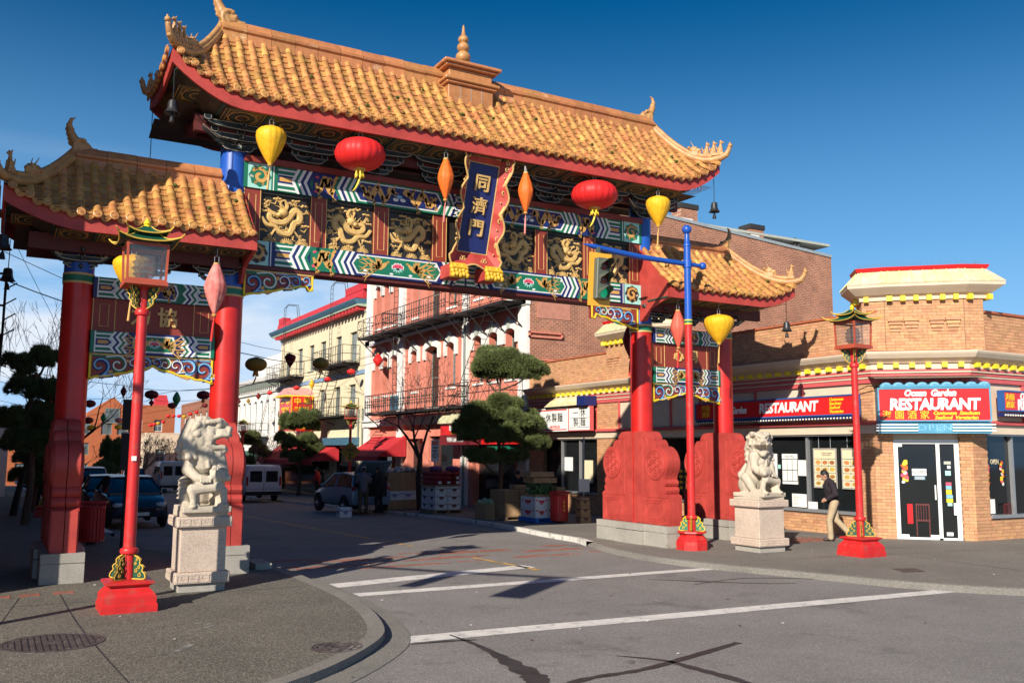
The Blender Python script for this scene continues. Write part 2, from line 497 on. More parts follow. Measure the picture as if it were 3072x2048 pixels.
M_green = mat('emerald_paint', (.008, .16, .085), rough=.5, var=.1)
M_white = mat('white_paint', (.74, .75, .72), rough=.5, var=.06)
M_aqua = mat('aqua_paint', (.36, .68, .60), rough=.5, var=.06)
M_ltblue = mat('light_blue_paint', (.20, .45, .68), rough=.5, var=.1)
M_gold = mat('gold_paint', (.62, .40, .14), rough=.5, var=.15, sc=14, bump=.3, bsc=60)
M_ochre = mat('ochre_paint', (.60, .33, .09), rough=.5, var=.1, sc=10)
M_yellow = mat('yellow_paint', (.80, .58, .02), rough=.5, var=.06)
M_pinkf = mat('flower_pink_paint', (.72, .08, .14), rough=.5)
M_black = mat('black_lacquer', (.022, .018, .014), rough=.5, var=.2)
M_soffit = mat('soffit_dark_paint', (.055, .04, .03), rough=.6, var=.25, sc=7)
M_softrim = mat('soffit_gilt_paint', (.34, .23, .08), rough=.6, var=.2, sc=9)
M_brk = mat('bracket_dark_green_paint', (.014, .026, .03), rough=.55, var=.2)
M_brkedge = mat('bracket_edge_paint', (.42, .40, .33), rough=.55, var=.15)
M_tile = mat('glazed_ochre_tile', (.55, .285, .09), rough=.36, var=.18, sc=9, rnd=.28, hue=.014, col2=(.36, .13, .045), c2=.36, c2sc=5, c2w=.35, bump=.15, bsc=30)
M_tiled = mat('glazed_ochre_pan_tile', (.46, .235, .08), rough=.42, var=.16, sc=9, rnd=.2, hue=.01, col2=(.35, .13, .045), c2=.35, c2sc=4, c2w=.3)
M_ridge = mat('terracotta_ridge_tile', (.46, .19, .07), rough=.5, var=.15, sc=8, rnd=.14, hue=.008, col2=(.62, .42, .25), c2=.16, c2sc=3, bump=.2, bsc=40)
M_orn = mat('glazed_roof_ornament', (.50, .27, .095), rough=.42, var=.22, sc=12, col2=(.30, .12, .05), c2=.3, c2sc=6, c2w=.3, bump=.3, bsc=45)
M_moss = mat('roof_moss', (.07, .10, .015), rough=.95, var=.3, sc=30)
M_conc = speckle('concrete', (.34, .32, .28), (.30, .28, .25), (.38, .36, .31), sc=90, bump=.1, big=.15, bigsc=1.5, stain=((.10, .10, .05), 2.2, .60, .6))
M_lion = speckle('carved_granite', (0.506, 0.440, 0.341), (0.440, 0.374, 0.291), (0.550, 0.484, 0.385), sc=110, bump=.3, big=.16, bigsc=3, stain=((.33, .26, .18), 5, .62, .45))
M_plinth = speckle('pink_granite', (0.540, 0.437, 0.351), (0.443, 0.324, 0.259), (0.594, 0.508, 0.421), sc=120, bump=.12, big=.13, bigsc=2, stain=((.40, .25, .15), 3, .62, .5))
M_asph = speckle('asphalt', (0.227, 0.209, 0.195), (0.179, 0.166, 0.157), (0.313, 0.287, 0.265), sc=85, bump=.35, big=.14, bigsc=.6, stain=((.09, .083, .078), .55, .57, .6))
M_tar = mat('crack_sealant', (.036, .034, .034), rough=.55, var=.25, sc=6, bump=.2, bsc=30)
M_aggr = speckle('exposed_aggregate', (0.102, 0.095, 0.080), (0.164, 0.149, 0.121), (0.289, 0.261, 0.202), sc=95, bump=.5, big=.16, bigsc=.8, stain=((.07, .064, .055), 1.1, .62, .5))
M_aggr2 = speckle('aged_pavement', (0.195, 0.176, 0.152), (0.158, 0.144, 0.126), (0.273, 0.248, 0.212), sc=70, bump=.3, big=.16, bigsc=.5, stain=((.075, .068, .058), .8, .6, .5))
M_kerb = speckle('kerb_concrete', (0.215, 0.200, 0.175), (0.177, 0.165, 0.145), (0.265, 0.246, 0.215), sc=70, bump=.25, big=.15, bigsc=1, stain=((.07, .065, .055), 1.5, .62, .5))
M_wkerb = mat('white_kerb_paint', (.70, .68, .62), rough=.7, var=.1, sc=5, col2=(.25, .24, .22), c2=.28, c2sc=3, bump=.3, bsc=20)
M_line = mat('road_marking_white', (.70, .66, .61), rough=.7, var=.12, sc=5, col2=(.30, .28, .26), c2=.22, c2sc=9, c2w=.2)
M_lineY = mat('road_marking_yellow', (.62, .36, .06), rough=.7, var=.1, sc=6, col2=(.14, .13, .12), c2=.4, c2sc=4)
M_pav = mat('red_brick_paver', (.30, .10, .06), rough=.85, var=.2, sc=12, rnd=.15, col2=(.13, .11, .10), c2=.4, c2sc=3)
M_iron = mat('cast_iron', (.085, .068, .062), rough=.6, metal=.3, var=.25, sc=12, col2=(.12, .10, .09), c2=.4, c2sc=6)
M_brick = mat('orange_face_brick', (.54, .285, .145), rough=.85, var=.1, sc=14, rnd=.15, hue=.008, col2=(.46, .215, .10), c2=.3, c2sc=6, bump=.3, bsc=60)
M_mortar = mat('mortar', (.26, .15, .085), rough=.95, var=.2, sc=8)
M_cream = mat('cream_cornice_paint', (.66, .54, .40), rough=.6, var=.06, sc=3)
M_pinkstripe = mat('pinkish_red_stripe_paint', (.58, .10, .10), rough=.55, var=.06)
M_dent = mat('dentil_yellow_paint', (.80, .62, .03), rough=.5, var=.05)
M_terra = mat('terracotta_coping', (.46, .13, .06), rough=.7, var=.12, sc=6)
M_glass = mat('dark_window_glass', (.010, .012, .013), rough=.06, var=.3, sc=.8, spec=.55)
M_glassl = mat('pale_window_glass', (.10, .13, .15), rough=.08, var=.5, sc=1.2, spec=.8)
M_alu = mat('aluminium_frame', (.36, .37, .38), rough=.4, metal=.5, var=.06)
M_wframe = mat('white_door_frame', (.80, .80, .78), rough=.4, var=.04)
M_sign = mat('sign_red_acrylic', (.66, .020, .022), rough=.25, var=.04, sc=2)
M_signw = mat('sign_lettering_white', (.82, .82, .80), rough=.35, var=.03)
M_signy = mat('sign_lettering_yellow', (.85, .55, .02), rough=.35, var=.04)
M_teal = mat('sign_teal_paint', (.06, .27, .42), rough=.5, var=.08, col2=(.12, .36, .48), c2=.3)
M_paper = mat('paper', (.76, .76, .73), rough=.7, var=.04)
M_ink = mat('ink', (.03, .03, .03), rough=.7, var=.1)
M_menu = mat('menu_cream_paper', (.74, .64, .42), rough=.55, var=.05)
M_food = mat('dish_photo', (.50, .26, .06), rough=.6, var=.35, sc=40, rnd=.3, hue=.04)
M_pinkw = mat('pink_stucco', (.66, .225, .16), rough=.8, var=.08, sc=2.5, col2=(.58, .18, .12), c2=.3, c2sc=1.5, c2w=.3)
M_whitew = mat('white_stucco', (.76, .74, .70), rough=.8, var=.06, sc=2)
M_grey = mat('keystone_grey', (.42, .44, .38), rough=.7, var=.08)
M_creamw = mat('cream_stucco', (.72, .63, .43), rough=.8, var=.05, sc=2)
M_sash = mat('sash_grey_green', (.20, .23, .20), rough=.6, var=.1)
M_fe = mat('fire_escape_black_iron', (.022, .02, .02), rough=.6, var=.3)
M_redroof = mat('crimson_parapet', (.52, .03, .04), rough=.6, var=.1)
M_slate = mat('slate_blue_trim', (.05, .13, .20), rough=.6, var=.1)
M_oldbrick = brickmat('old_party_wall_brick', (.46, .15, .075), (.27, .075, .04), (.46, .30, .21), bw=.23, bh=.085, mo=.016, dirt=(.12, .05, .035), dirt_a=.55)
M_farbrick = brickmat('far_orange_brick', (.50, .13, .045), (.44, .11, .04), (.36, .15, .08), bw=.4, bh=.13, dirt=(.3, .08, .03), dirt_a=.3)
M_farbrickY = brickmat('far_brown_brick', (.34, .13, .075), (.28, .10, .06), (.28, .16, .1), axis='y', bw=.4, bh=.13, dirt=(.2, .08, .04), dirt_a=.3)
M_bark = mat('tree_bark', (.045, .035, .028), rough=.95, var=.3, sc=20, bump=.5, bsc=30)
M_barkp = mat('pine_bark', (.10, .06, .04), rough=.95, var=.35, sc=20, bump=.6, bsc=25)
M_need = mat('pine_needles', (.115, .145, .045), rough=.7, var=.3, sc=3, rnd=.4, hue=.015)
M_card = mat('cardboard', (.34, .215, .11), rough=.85, var=.1, sc=6, rnd=.12)
M_cardw = mat('white_carton', (.62, .64, .66), rough=.75, var=.06, sc=5, rnd=.06)
M_wood = mat('pallet_wood', (.30, .20, .11), rough=.85, var=.2, sc=8)
M_bluep = mat('blue_pallet_plastic', (.01, .17, .62), rough=.5, var=.1)
M_tyre = mat('tyre_rubber', (.014, .014, .015), rough=.85, var=.2)
M_chrome = mat('bright_metal', (.55, .56, .58), rough=.2, metal=.9, var=.05)
M_skin = mat('skin', (.42, .23, .15), rough=.55, var=.08)
M_hair = mat('dark_hair', (.014, .011, .010), rough=.6, var=.3, sc=40)
M_silklr = mat('lantern_red_silk', (.72, .022, .022), rough=.5, var=.06, sc=6, spec=.3)
M_silky = mat('lantern_yellow_silk', (.80, .43, .018), rough=.5, var=.12, sc=12, spec=.3)
M_silko = mat('lantern_orange_silk', (.76, .145, .02), rough=.5, var=.15, sc=16, spec=.3)
M_silkp = mat('lantern_faded_pink_silk', (.62, .14, .12), rough=.6, var=.12, sc=12, spec=.3, col2=(.72, .34, .30), c2=.4, c2sc=3, c2w=.4)
M_silkg = mat('lantern_green_silk', (.03, .22, .09), rough=.5, var=.1, spec=.3)
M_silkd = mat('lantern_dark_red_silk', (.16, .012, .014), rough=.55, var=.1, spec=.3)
M_silkol = mat('lantern_old_gold_silk', (.34, .20, .03), rough=.55, var=.15, sc=10, spec=.3)
M_wire = mat('black_wire', (.012, .012, .012), rough=.7, var=0)
M_bell = mat('weathered_bronze', (.055, .055, .058), rough=.45, metal=.6, var=.3, sc=10)
M_lampglass = clear_glass('lantern_glass', tint=(.94, .92, .92), dirt=.06)
M_lens = clear_glass('lamp_globe_glass', tint=(.66, .69, .72), rough=.08, mixv=.2, dirt=.12)
M_sigy = mat('signal_amber_paint', (.80, .40, .035), rough=.5, var=.06)
M_sigg = mat('signal_housing_olive', (.09, .105, .08), rough=.5, var=.1)
M_lred = mat('signal_red_lens', (.10, .012, .01), rough=.2, var=.2)
M_lamb = mat('signal_amber_lens', (.12, .03, .012), rough=.2, var=.2)
M_lgrn = bpy.data.materials.new('signal_green_lens'); M_lgrn.use_nodes = True
_b = M_lgrn.node_tree.nodes['Principled BSDF']; _b.inputs['Base Color'].default_value = (.005, .16, .08, 1); _b.inputs['Roughness'].default_value = .2
_b.inputs['Emission Color'].default_value = (.005, .30, .13, 1); _b.inputs['Emission Strength'].default_value = .6
M_bulb = mat('frosted_bulb', (.80, .74, .52), rough=.3, var=.04)
# ------------------------------------------------------------------ ground, road, pavements, kerbs, markings
RZ = -0.09          # road level below the pavements
YS = [-60, -20, 0, 4, 7, 10, 14, 18, 24, 30, 40, 50, 60, 75, 90, 110, 140, 200, 320]
def sheet(poly, name, m, dz, kind='structure', cuts=YS):
 """flat sheet following the slope of the street, cut into strips across it"""
 bm = bmesh.new()
 bm.faces.new([bm.verts.new((p[0], p[1], 0)) for p in poly])
 for y in cuts:
  bmesh.ops.bisect_plane(bm, geom=bm.verts[:] + bm.edges[:] + bm.faces[:], plane_co=(0, y, 0), plane_no=(0, 1, 0))
 bmesh.ops.triangulate(bm, faces=bm.faces[:])
 for v in bm.verts: v.co.z = gz(v.co.y) + dz
 bmesh.ops.recalc_face_normals(bm, faces=bm.faces[:])
 if sum(f.normal.z for f in bm.faces) < 0: bmesh.ops.reverse_faces(bm, faces=bm.faces[:])
 me = bpy.data.meshes.new(name); bm.to_mesh(me); bm.free()
 me.materials.append(m)
 o = link_mesh(me, name)
 return lab(o, kind=kind)
def off(line, d):
 """offset polyline to its left by d"""
 out = []
 for i, p in enumerate(line):
  a = line[max(0, i - 1)]; b = line[min(len(line) - 1, i + 1)]
  dx, dy = b[0] - a[0], b[1] - a[1]; L = math.hypot(dx, dy)
  out.append((p[0] - dy / L * d, p[1] + dx / L * d))
 return out
def smooth_line(P, n=4):
 out = []
 for i in range(len(P) - 1):
  p0 = P[max(0, i - 1)]; p1 = P[i]; p2 = P[i + 1]; p3 = P[min(len(P) - 1, i + 2)]
  for k in range(n):
   t = k / n
   out.append(tuple(.5 * ((2 * p1[j]) + (-p0[j] + p2[j]) * t + (2 * p0[j] - 5 * p1[j] + 4 * p2[j] - p3[j]) * t * t + (-p0[j] + 3 * p1[j] - 3 * p2[j] + p3[j]) * t ** 3) for j in range(len(p1))))
 out.append(tuple(P[-1]))
 return out
sheet([(-300, -60), (400, -60), (400, 320), (-300, 320)], 'road', M_asph, RZ)
LK = smooth_line([(2.75, 200), (2.75, 60), (2.75, 26), (2.8, 21.6), (3.15, 19.4), (3.9, 17.6), (4.25, 16), (4.28, 13.6), (4.25, 12.1), (3.98, 10.5), (3.5, 9.4), (2.2, 8.16), (.4, 7.5), (-3, 7.1), (-40, 6.6)], 5)
RK = smooth_line([(13.62, 200), (13.62, 60), (13.62, 32), (13.6, 27), (12.97, 22.6), (12.4, 19.9), (12.15, 18.2), (11.85, 17.2), (11.5, 16.1), (11.3, 14.6), (11.4, 13.5), (11.75, 12.4), (12.2, 11.2), (12.75, 9.7), (13.7, 8.45), (15.5, 7.6), (19, 7.1), (60, 6.2)], 5)
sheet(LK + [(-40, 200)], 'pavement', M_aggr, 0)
sheet(RK + [(60, 200)], 'pavement.001', M_aggr2, 0)
def kerb_strip(line, name, m, w0, w1, top0, top1, drop):
 """sloped kerb: strip between offsets w0 and w1 of the line, with a face down to the road"""
 a = off(line, w0); b = off(line, w1)
 V = []; F = []
 for (p, q) in zip(a, b):
  V += [(p[0], p[1], gz(p[1]) + top0), (q[0], q[1], gz(q[1]) + top1), (q[0], q[1], gz(q[1]) + drop)]
 for i in range(len(a) - 1):
  for j in range(2):
   F.append((i * 3 + j, i * 3 + j + 1, i * 3 + 4 + j, i * 3 + 3 + j))
 mb = MB(); mb.add(V, F)
 return part(mb, name, m, kind='structure')
# the left kerb runs down the street towards us; its road side is to the left of the walking direction (x grows)
kl = [p for p in LK if p[1] < 26 and p[0] > -12]
kerb_strip(kl, 'kerb', M_kerb, -.02, .17, .006, .012, RZ - .02)
kerb_strip(kl, 'gutter', M_kerb, .165, .46, RZ + .02, RZ + .008, RZ - .02)
kerb_strip([p for p in LK if p[1] >= 25.0], 'kerb.001', M_wkerb, -.02, .16, .006, .012, RZ - .02)
kr = [p for p in RK if p[1] > 17.0]
kerb_strip(kr, 'kerb.002', M_wkerb, .02, -.17, .006, .02, RZ - .02)
kr2 = [p for p in RK if p[1] <= 17.4]
kerb_strip(kr2, 'kerb.003', M_kerb, .02, -.12, .005, RZ + .006, RZ - .02)
# painted lines
def band(p, q, w0, w1, name, m, dz=RZ + .004, n=10, wob=.012):
 P = [(lerp(p[0], q[0], i / n), lerp(p[1], q[1], i / n)) for i in range(n + 1)]
 dx, dy = q[0] - p[0], q[1] - p[1]; L = math.hypot(dx, dy); nx, ny = -dy / L, dx / L
 up_, dn = [], []
 for i, s in enumerate(P):
  w = lerp(w0, w1, i / n) / 2
  up_.append((s[0] + nx * (w + random.uniform(-wob, wob)), s[1] + ny * (w + random.uniform(-wob, wob))))
  dn.append((s[0] - nx * (w + random.uniform(-wob, wob)), s[1] - ny * (w + random.uniform(-wob, wob))))
 return sheet(up_ + dn[::-1], name, m, dz)
G_X = 'crossing lines'
band((4.62, 13.95), (8.72, 14.75), .44, .40, 'crossing_line', M_line)
band((4.72, 12.97), (12.15, 12.95), .30, .26, 'crossing_line.001', M_line)
band((4.02, 9.70), (13.0, 9.22), .34, .30, 'crossing_line.002', M_line)
band((8.30, 60), (8.32, 19.2), .11, .11, 'centre_line', M_lineY, n=24)
band((8.42, 16.4), (8.60, 14.2), .11, .11, 'centre_line.001', M_lineY)
# brick band across the mouth of the street, worn through the asphalt: pavers singly
bp = MB(); bp.box(-.16, .16, -.045, .045, -.02, .004)
pave_me = bp.mesh('paver', M_pav)
pav_root = thing('brick_paving_band', 'worn red brick band set across the road under the gate', 'paving', (8.0, 16.6, RZ))
cnt = 0
for r in range(-8, 9):
 for c in range(-14, 15):
  x = 8.2 + c * .36 + (.18 if r % 2 else 0); y = 16.75 + r * .115 + (x - 8.2) * .03
  n = math.sin(x * 1.9 + r * .7) + math.sin(x * .8 - r * 1.1) + random.uniform(-.8, .8)
  if n > .55 and cnt < 170 and 4.6 < x < 11.3:
   inst('paver', pave_me, pav_root, Matrix.Translation((x, y, RZ + random.uniform(-.001, .002))) @ Matrix.Rotation(.03, 4, 'Z')); cnt += 1
pr2 = thing('brick_paving_strip', 'red brick pavers in the pavement left of the red lamp base', 'paving', (.6, 14.3, 0))
for i, x in enumerate((-.55, -.25, .22, .58, 1.0)):
 inst('paver', pave_me, pr2, Matrix.Translation((x, 14.35 + x * .1, .002)) @ Matrix.Diagonal((.8, 2.6, 1, 1)))
pr3 = thing('brick_paving_patch', 'faded red brick patch in the pavement behind the right lion', 'paving', (16.2, 15.6, 0))
for r in range(8):
 for c in range(6):
  if random.random() < .8: inst('paver', pave_me, pr3, Matrix.Translation((15.2 + c * .36 + (r % 2) * .18, 15.1 + r * .115, .001)))
# joints and seams in the pavement, tar-sealed cracks in the road
def crack(pts, w, name, m=M_tar, dz=RZ + .005, taper=True, n=6):
 P = smooth_line(pts, n); k = len(P)
 a, b = [], []
 for i, p in enumerate(P):
  p0 = P[max(0, i - 1)]; p1 = P[min(k - 1, i + 1)]
  dx, dy = p1[0] - p0[0], p1[1] - p0[1]; L = math.hypot(dx, dy) or 1
  ww = (w if not hasattr(w, '__len__') else np.interp(i / (k - 1), np.linspace(0, 1, len(w)), w)) / 2 * random.uniform(.75, 1.25)
  a.append((p[0] - dy / L * ww, p[1] + dx / L * ww)); b.append((p[0] + dy / L * ww, p[1] - dx / L * ww))
 return sheet(a + b[::-1], name, m, dz, cuts=[])
crack([(4.7, 9.72), (4.72, 9.1), (4.68, 8.55), (4.62, 8.1), (4.55, 7.6), (4.45, 7.3), (4.5, 7.0)], [.03, .07, .13, .20, .24, .17, .1], 'sealed_crack')
crack([(4.2, 7.0), (4.9, 7.28), (5.6, 7.33), (6.3, 7.52), (7.35, 7.85)], [.05, .10, .09, .11, .09], 'sealed_crack.001')
crack([(5.75, 7.95), (6.05, 7.55), (6.1, 7.15), (6.15, 6.6), (6.1, 6.2)], [.02, .07, .13, .12, .1], 'sealed_crack.002')
crack([(4.1, 9.45), (4.5, 9.42), (4.85, 9.33)], [.02, .08, .03], 'sealed_crack.003')
crack([(9.6, 12.35), (10.3, 11.7), (11.0, 11.1), (11.5, 10.9)], [.02, .06, .04, .02], 'sealed_crack.004')
crack([(9.9, 11.55), (11.2, 11.7), (12.3, 10.9), (12.9, 9.6), (14.5, 8.0), (16, 7.2)], [.02, .03, .04, .05, .07, .07], 'sealed_crack.005')
for i, (p, w) in enumerate([([(.95, 14.6), (1.0, 11.6), (1.2, 8)], .018), ([(-3, 13.4), (4.1, 13.55)], .014), ([(.1, 11.3), (.45, 14.2)], .012), ([(12.6, 12.9), (18.6, 12.2)], .014), ([(15.6, 8), (16.1, 15)], .014)]):
 crack(p, w, 'pavement_joint' + ('' if i == 0 else '.%03d' % i), M_tar, .003)
# chalky scuffs on the pavement
M_scuff = mat('worn_white_scuff', (.26, .25, .22), rough=.9, var=.3, sc=20, col2=(.12, .115, .10), c2=.55, c2sc=9)
crack([(1.75, 11.2), (2.15, 11.3), (2.3, 11.05), (2.1, 10.85), (1.85, 10.8)], [.01, .05, .09, .05, .01], 'white_scuff', M_scuff, .003)
crack([(1.45, 9.7), (1.75, 9.85), (1.9, 10.1), (1.8, 10.25)], [.01, .09, .10, .01], 'white_scuff.001', M_scuff, .003)
def cover(name, label, c, r, kind):
 mb = MB(Matrix.Translation((c[0], c[1], 0)))
 mb.lathe([(r, 0), (r, .006), (r * .93, .009), (r * .92, .004), (.001, .004)], 40)
 t = thing(name, label, 'manhole cover', (c[0], c[1], 0))
 part(mb, 'frame_ring', M_iron, t, 40)
 mb = MB(Matrix.Translation((c[0], c[1], 0)))
 if kind == 'bars':
  k = 15
  for i in range(k):
   x = -r * .86 + 2 * r * .86 * i / (k - 1); h = math.sqrt(max(0, (r * .88) ** 2 - x * x))
   if h > .03:
    for (a, b) in (((-h, -.07), (.07, h)) if abs(x) < .12 else ((-h, h),)):
     mb.box(x - r * .032, x + r * .032, a, b, .003, .012)
  mb.lathe([(.09, .003), (.09, .012), (.05, .013), (.001, .013)], 16)
 else:
  for rr in (.32, .55, .8): mb.lathe([(r * rr - .012, .003), (r * rr - .012, .011), (r * rr + .012, .011), (r * rr + .012, .003)], 32)
  for i in range(10):
   a = 2 * PI * i / 10; mb.box(r * .66 * math.cos(a) - .02, r * .66 * math.cos(a) + .02, r * .66 * math.sin(a) - .02, r * .66 * math.sin(a) + .02, .003, .011)
 part(mb, 'tread', M_iron, t)
cover('manhole_cover', 'round ribbed iron cover in the pavement in front of the left red lamp', (.68, 10.85), .50, 'bars')
cover('manhole_cover', 'round iron cover with ringed pattern beside the left kerb', (3.22, 9.25), .29, 'rings')
mb = MB(); mb.prism([(13.62, 10.5), (14.05, 10.42), (14.3, 10.8), (13.87, 10.95)], .001, .006)
part(mb, 'utility_hatch', M_iron, None, label='small square rusty hatch in the right pavement', cat='hatch')
# ------------------------------------------------------------------ shapes welded once, lettering set once
def make_texts():
 T = TEXTS
 for k, b, s, d, bo in (('tong', '同', .36, .02, .006), ('ji', '濟', .36, .02, .004), ('men', '門', .36, .02, .006), ('xie', '協', .34, .015, .010), ('li', '力', .34, .015, .010), ('tong2', '同', .30, .015, .008), ('xin', '心', .30, .015, .008)):
  T[k] = text_me(b, s, d, bo)
make_texts()
b_ = MB()
b_.ell((.22, 0, .22), (.22, .13, .17)); b_.ell((.42, 0, .15), (.15, .105, .10)); b_.ell((.53, 0, .20), (.055, .07, .055))
b_.cap((.30, 0, .04), (.50, 0, .045), .06, .04); b_.ell((.31, .085, .30), .055); b_.ell((.31, -.085, .30), .055)
for i in range(9):
 a = 1.1 + i * .36
 for sy in (-.1, .1): b_.ell((.15 + .17 * math.cos(a), sy, .22 + .19 * math.sin(a)), .062)
b_.chain([(.12, 0, .15), (.0, 0, .36), (-.12, 0, .58), (-.17, 0, .80), (-.13, 0, .97), (-.03, 0, 1.03)], [.17, .16, .12, .085, .05, .02])
for z in (.3, .42, .55, .68): b_.ell((.02 - z * .25, 0, z), (.13, .035, .09))
b_.box(-.12, .40, -.14, .14, -.12, .06)
ME_chiwen = blob(b_, 'ridge_dragon', M_orn, .022, 1)
b_ = MB()      # small seated beast looking along -x
b_.ell((0, 0, .13), (.085, .06, .12)); b_.ell((-.03, 0, .25), (.05, .045, .10)); b_.ell((-.05, 0, .37), (.06, .048, .055)); b_.ell((-.11, 0, .355), (.04, .03, .03))
for sy in (-.04, .04): b_.cap((-.06, sy, .2), (-.09, sy, 0), .03, .028); b_.ell((.03, sy, .05), (.07, .035, .06)); b_.ell((-.03, sy, .43), (.02, .014, .03))
b_.cap((.07, 0, .08), (.13, 0, .3), .03, .015); b_.box(-.13, .12, -.06, .06, -.05, .02)
ME_beast = blob(b_, 'ridge_beast', M_orn, .014, 1)
b_ = MB()      # crouching dragon head on the hip
b_.ell((0, 0, .12), (.16, .10, .13)); b_.ell((-.15, 0, .10), (.10, .08, .07)); b_.cap((-.05, 0, .02), (-.22, 0, .02), .05, .035)
for sy in (-.05, .05): b_.cap((-.02, sy, .2), (.08, sy * 1.6, .40), .025, .012); b_.ell((-.08, sy, .2), .035)
for i in range(6): b_.ell((.12 + .02 * (i % 2), -.1 + .04 * i, .12 + .04 * (i % 3)), .05)
b_.box(-.15, .2, -.09, .09, -.1, .05)
ME_hipdragon = blob(b_, 'hip_dragon', M_orn, .016, 1)
# ------------------------------------------------------------------ THE GATE
YC = 16.70
CX = 8.2
gate = thing('ceremonial_gate', 'large red and blue ceremonial gate with tiled roofs spanning the street', 'gate', (CX, YC, 0))
DECO = [M_navy, M_green, M_white, M_aqua, M_ochre, M_gold, M_ox, M_yellow, M_pinkf, M_ltblue, M_black]
NAVY, GREEN, WHITE, AQUA, OCHRE, GOLD, OX, YEL, PINK, LTB, BLK = range(11)
COLX = [1.09, 3.55, 2 * CX - 3.55, 2 * CX - 1.09]
def zig(mb, x, t, H, dx, nz, mi, z, y0=0.0):
 k = 2 * nz
 L = [(x + (dx if i % 2 else 0), y0 + H * i / k) for i in range(k + 1)]
 mb_pts = L + [(p[0] + t, p[1]) for p in L[::-1]]
 for i in range(k):
  mb.flat([L[i], (L[i][0] + t, L[i][1]), (L[i + 1][0] + t, L[i + 1][1]), L[i + 1]], z, mi)
def zigs(mb, x, H, cols, t=.05, dx=.09, nz=2, z=.008, y0=0.0, flip=False):
 for i, c in enumerate(cols):
  zig(mb, x + i * t + (dx if flip else 0), t, H, -dx if flip else dx, nz, c, z, y0)
 return x + len(cols) * t
def blob2d(mb, c, r, z, mi, n=9, h=.0, jag=.25, rs=random):
 pts = [(c[0] + r[0] * (1 + rs.uniform(-jag, jag)) * math.cos(2 * PI * i / n), c[1] + r[1] * (1 + rs.uniform(-jag, jag)) * math.sin(2 * PI * i / n)) for i in range(n)]
 if h: mb.prism(pts, z, z + h, mi)
 else: mb.flat(pts, z, mi)
def claw(mb, p, a, s, z, mi, h=0):
 for d in (-.6, -.15, .3, .75):
  q = (p[0] + s * math.cos(a + d), p[1] + s * math.sin(a + d))
  mb.ribbon([p, ((p[0] + q[0]) / 2, (p[1] + q[1]) / 2 + s * .1), q], [s * .34, s * .24, s * .05], z, h, mi)
def flat_dragon(mb, x0, x1, yc, amp, waves, w, mi, z, seed=0):
 """painted dragon: sinuous tapering body, head, claws and tufts"""
 rs = random.Random(seed)
 n = int(10 * waves) + 6
 P = [(lerp(x0, x1, i / n), yc + amp * math.sin(2 * PI * waves * i / n + seed)) for i in range(n + 1)]
 mb.ribbon(P, [w * (.25 + .9 * math.sin(PI * min(1, (i / n) * .85 + .08))) for i in range(n + 1)], z, 0, mi)
 e = P[-1]
 blob2d(mb, e, (w * .9, w * .75), z + .001, mi, 8, 0, .3, rs)
 for k in range(4): mb.ribbon([e, (e[0] + w * rs.uniform(.8, 1.6), e[1] + w * rs.uniform(-1.4, 1.6))], [w * .4, w * .08], z + .001, 0, mi)
 for i in range(2, n, 4):
  p = P[i]; sg = 1 if (i // 4) % 2 else -1
  q = (p[0] + w * .3, p[1] + sg * w * 1.2)
  mb.ribbon([p, q], [w * .55, w * .3], z, 0, mi); claw(mb, q, sg * 1.2, w * .8, z, mi)
def flat_phoenix(mb, x, y, s, z, mi, fl=1):
 mb.ribbon([(x - fl * s * .25, y - s * .05), (x, y), (x + fl * s * .25, y + s * .12), (x + fl * s * .45, y + s * .3)], [s * .12, s * .36, s * .24, s * .08], z, 0, mi)
 blob2d(mb, (x + fl * s * .48, y + s * .32), (s * .08, s * .06), z, mi)
 for k in range(4): mb.ribbon([(x - fl * s * .05, y), (x + fl * s * (.1 * k - .3), y + s * .5)], [s * .2, s * .03], z + .0005, 0, mi)
 for k in range(9):
  a = -.75 + k * .17
  pts = [(x, y)] + [(x - fl * s * t * 1.15 * math.cos(a * (.6 + .4 * t)), y + s * t * 1.1 * math.sin(a) + s * .09 * math.sin(10 * t + k * 2)) for t in (.3, .6, .9, 1.1)]
  mb.ribbon(pts, [s * .10, s * .07, s * .065, s * .055, s * .01], z, 0, mi)
 for k in range(4):
  a = 1.0 + k * .25
  mb.ribbon([(x, y), (x - fl * s * .3 * math.cos(a) * (1 + k * .3), y + s * .42 * math.sin(a))], [s * .16, s * .03], z, 0, mi)
def lotus(mb, c, r, z):
 for k in range(5):
  a = PI * (k + .5) / 5
  mb.ribbon([c, (c[0] + r * math.cos(a), c[1] + r * .8 * math.sin(a) - r * .2)], [r * .2, r * .5], z, 0, WHITE)
  mb.ribbon([c, (c[0] + r * .85 * math.cos(a), c[1] + r * .68 * math.sin(a) - r * .2)], [r * .2, r * .4], z + .001, 0, PINK)
 for k in range(6):
  a = PI + PI * (k + .5) / 6
  mb.ribbon([(c[0], c[1] - r * .2), (c[0] + r * math.cos(a), c[1] + r * .75 * math.sin(a) - r * .15)], [r * .3, r * .08], z, 0, AQUA)
 blob2d(mb, (c[0], c[1] + r * .1), (r * .2, r * .25), z + .002, PINK, 8, 0, 0)
def hexfield(mb, x0, x1, y0, y1, layers, z, tip=.10):
 """field with pointed ends, nested borders: layers = [(colour, inset)]"""
 for k, (c, i) in enumerate(layers):
  a, b, c0, d = x0 + i, x1 - i, y0 + i * .8, y1 - i * .8; ym = (y0 + y1) / 2
  mb.flat([(a, c0), (a + tip, ym), (a, d), (b, d), (b - tip, ym), (b, c0)] if tip < 0 else [(a + tip, c0), (a, ym), (a + tip, d), (b - tip, d), (b, ym), (b - tip, c0)], z + k * .0015, c)
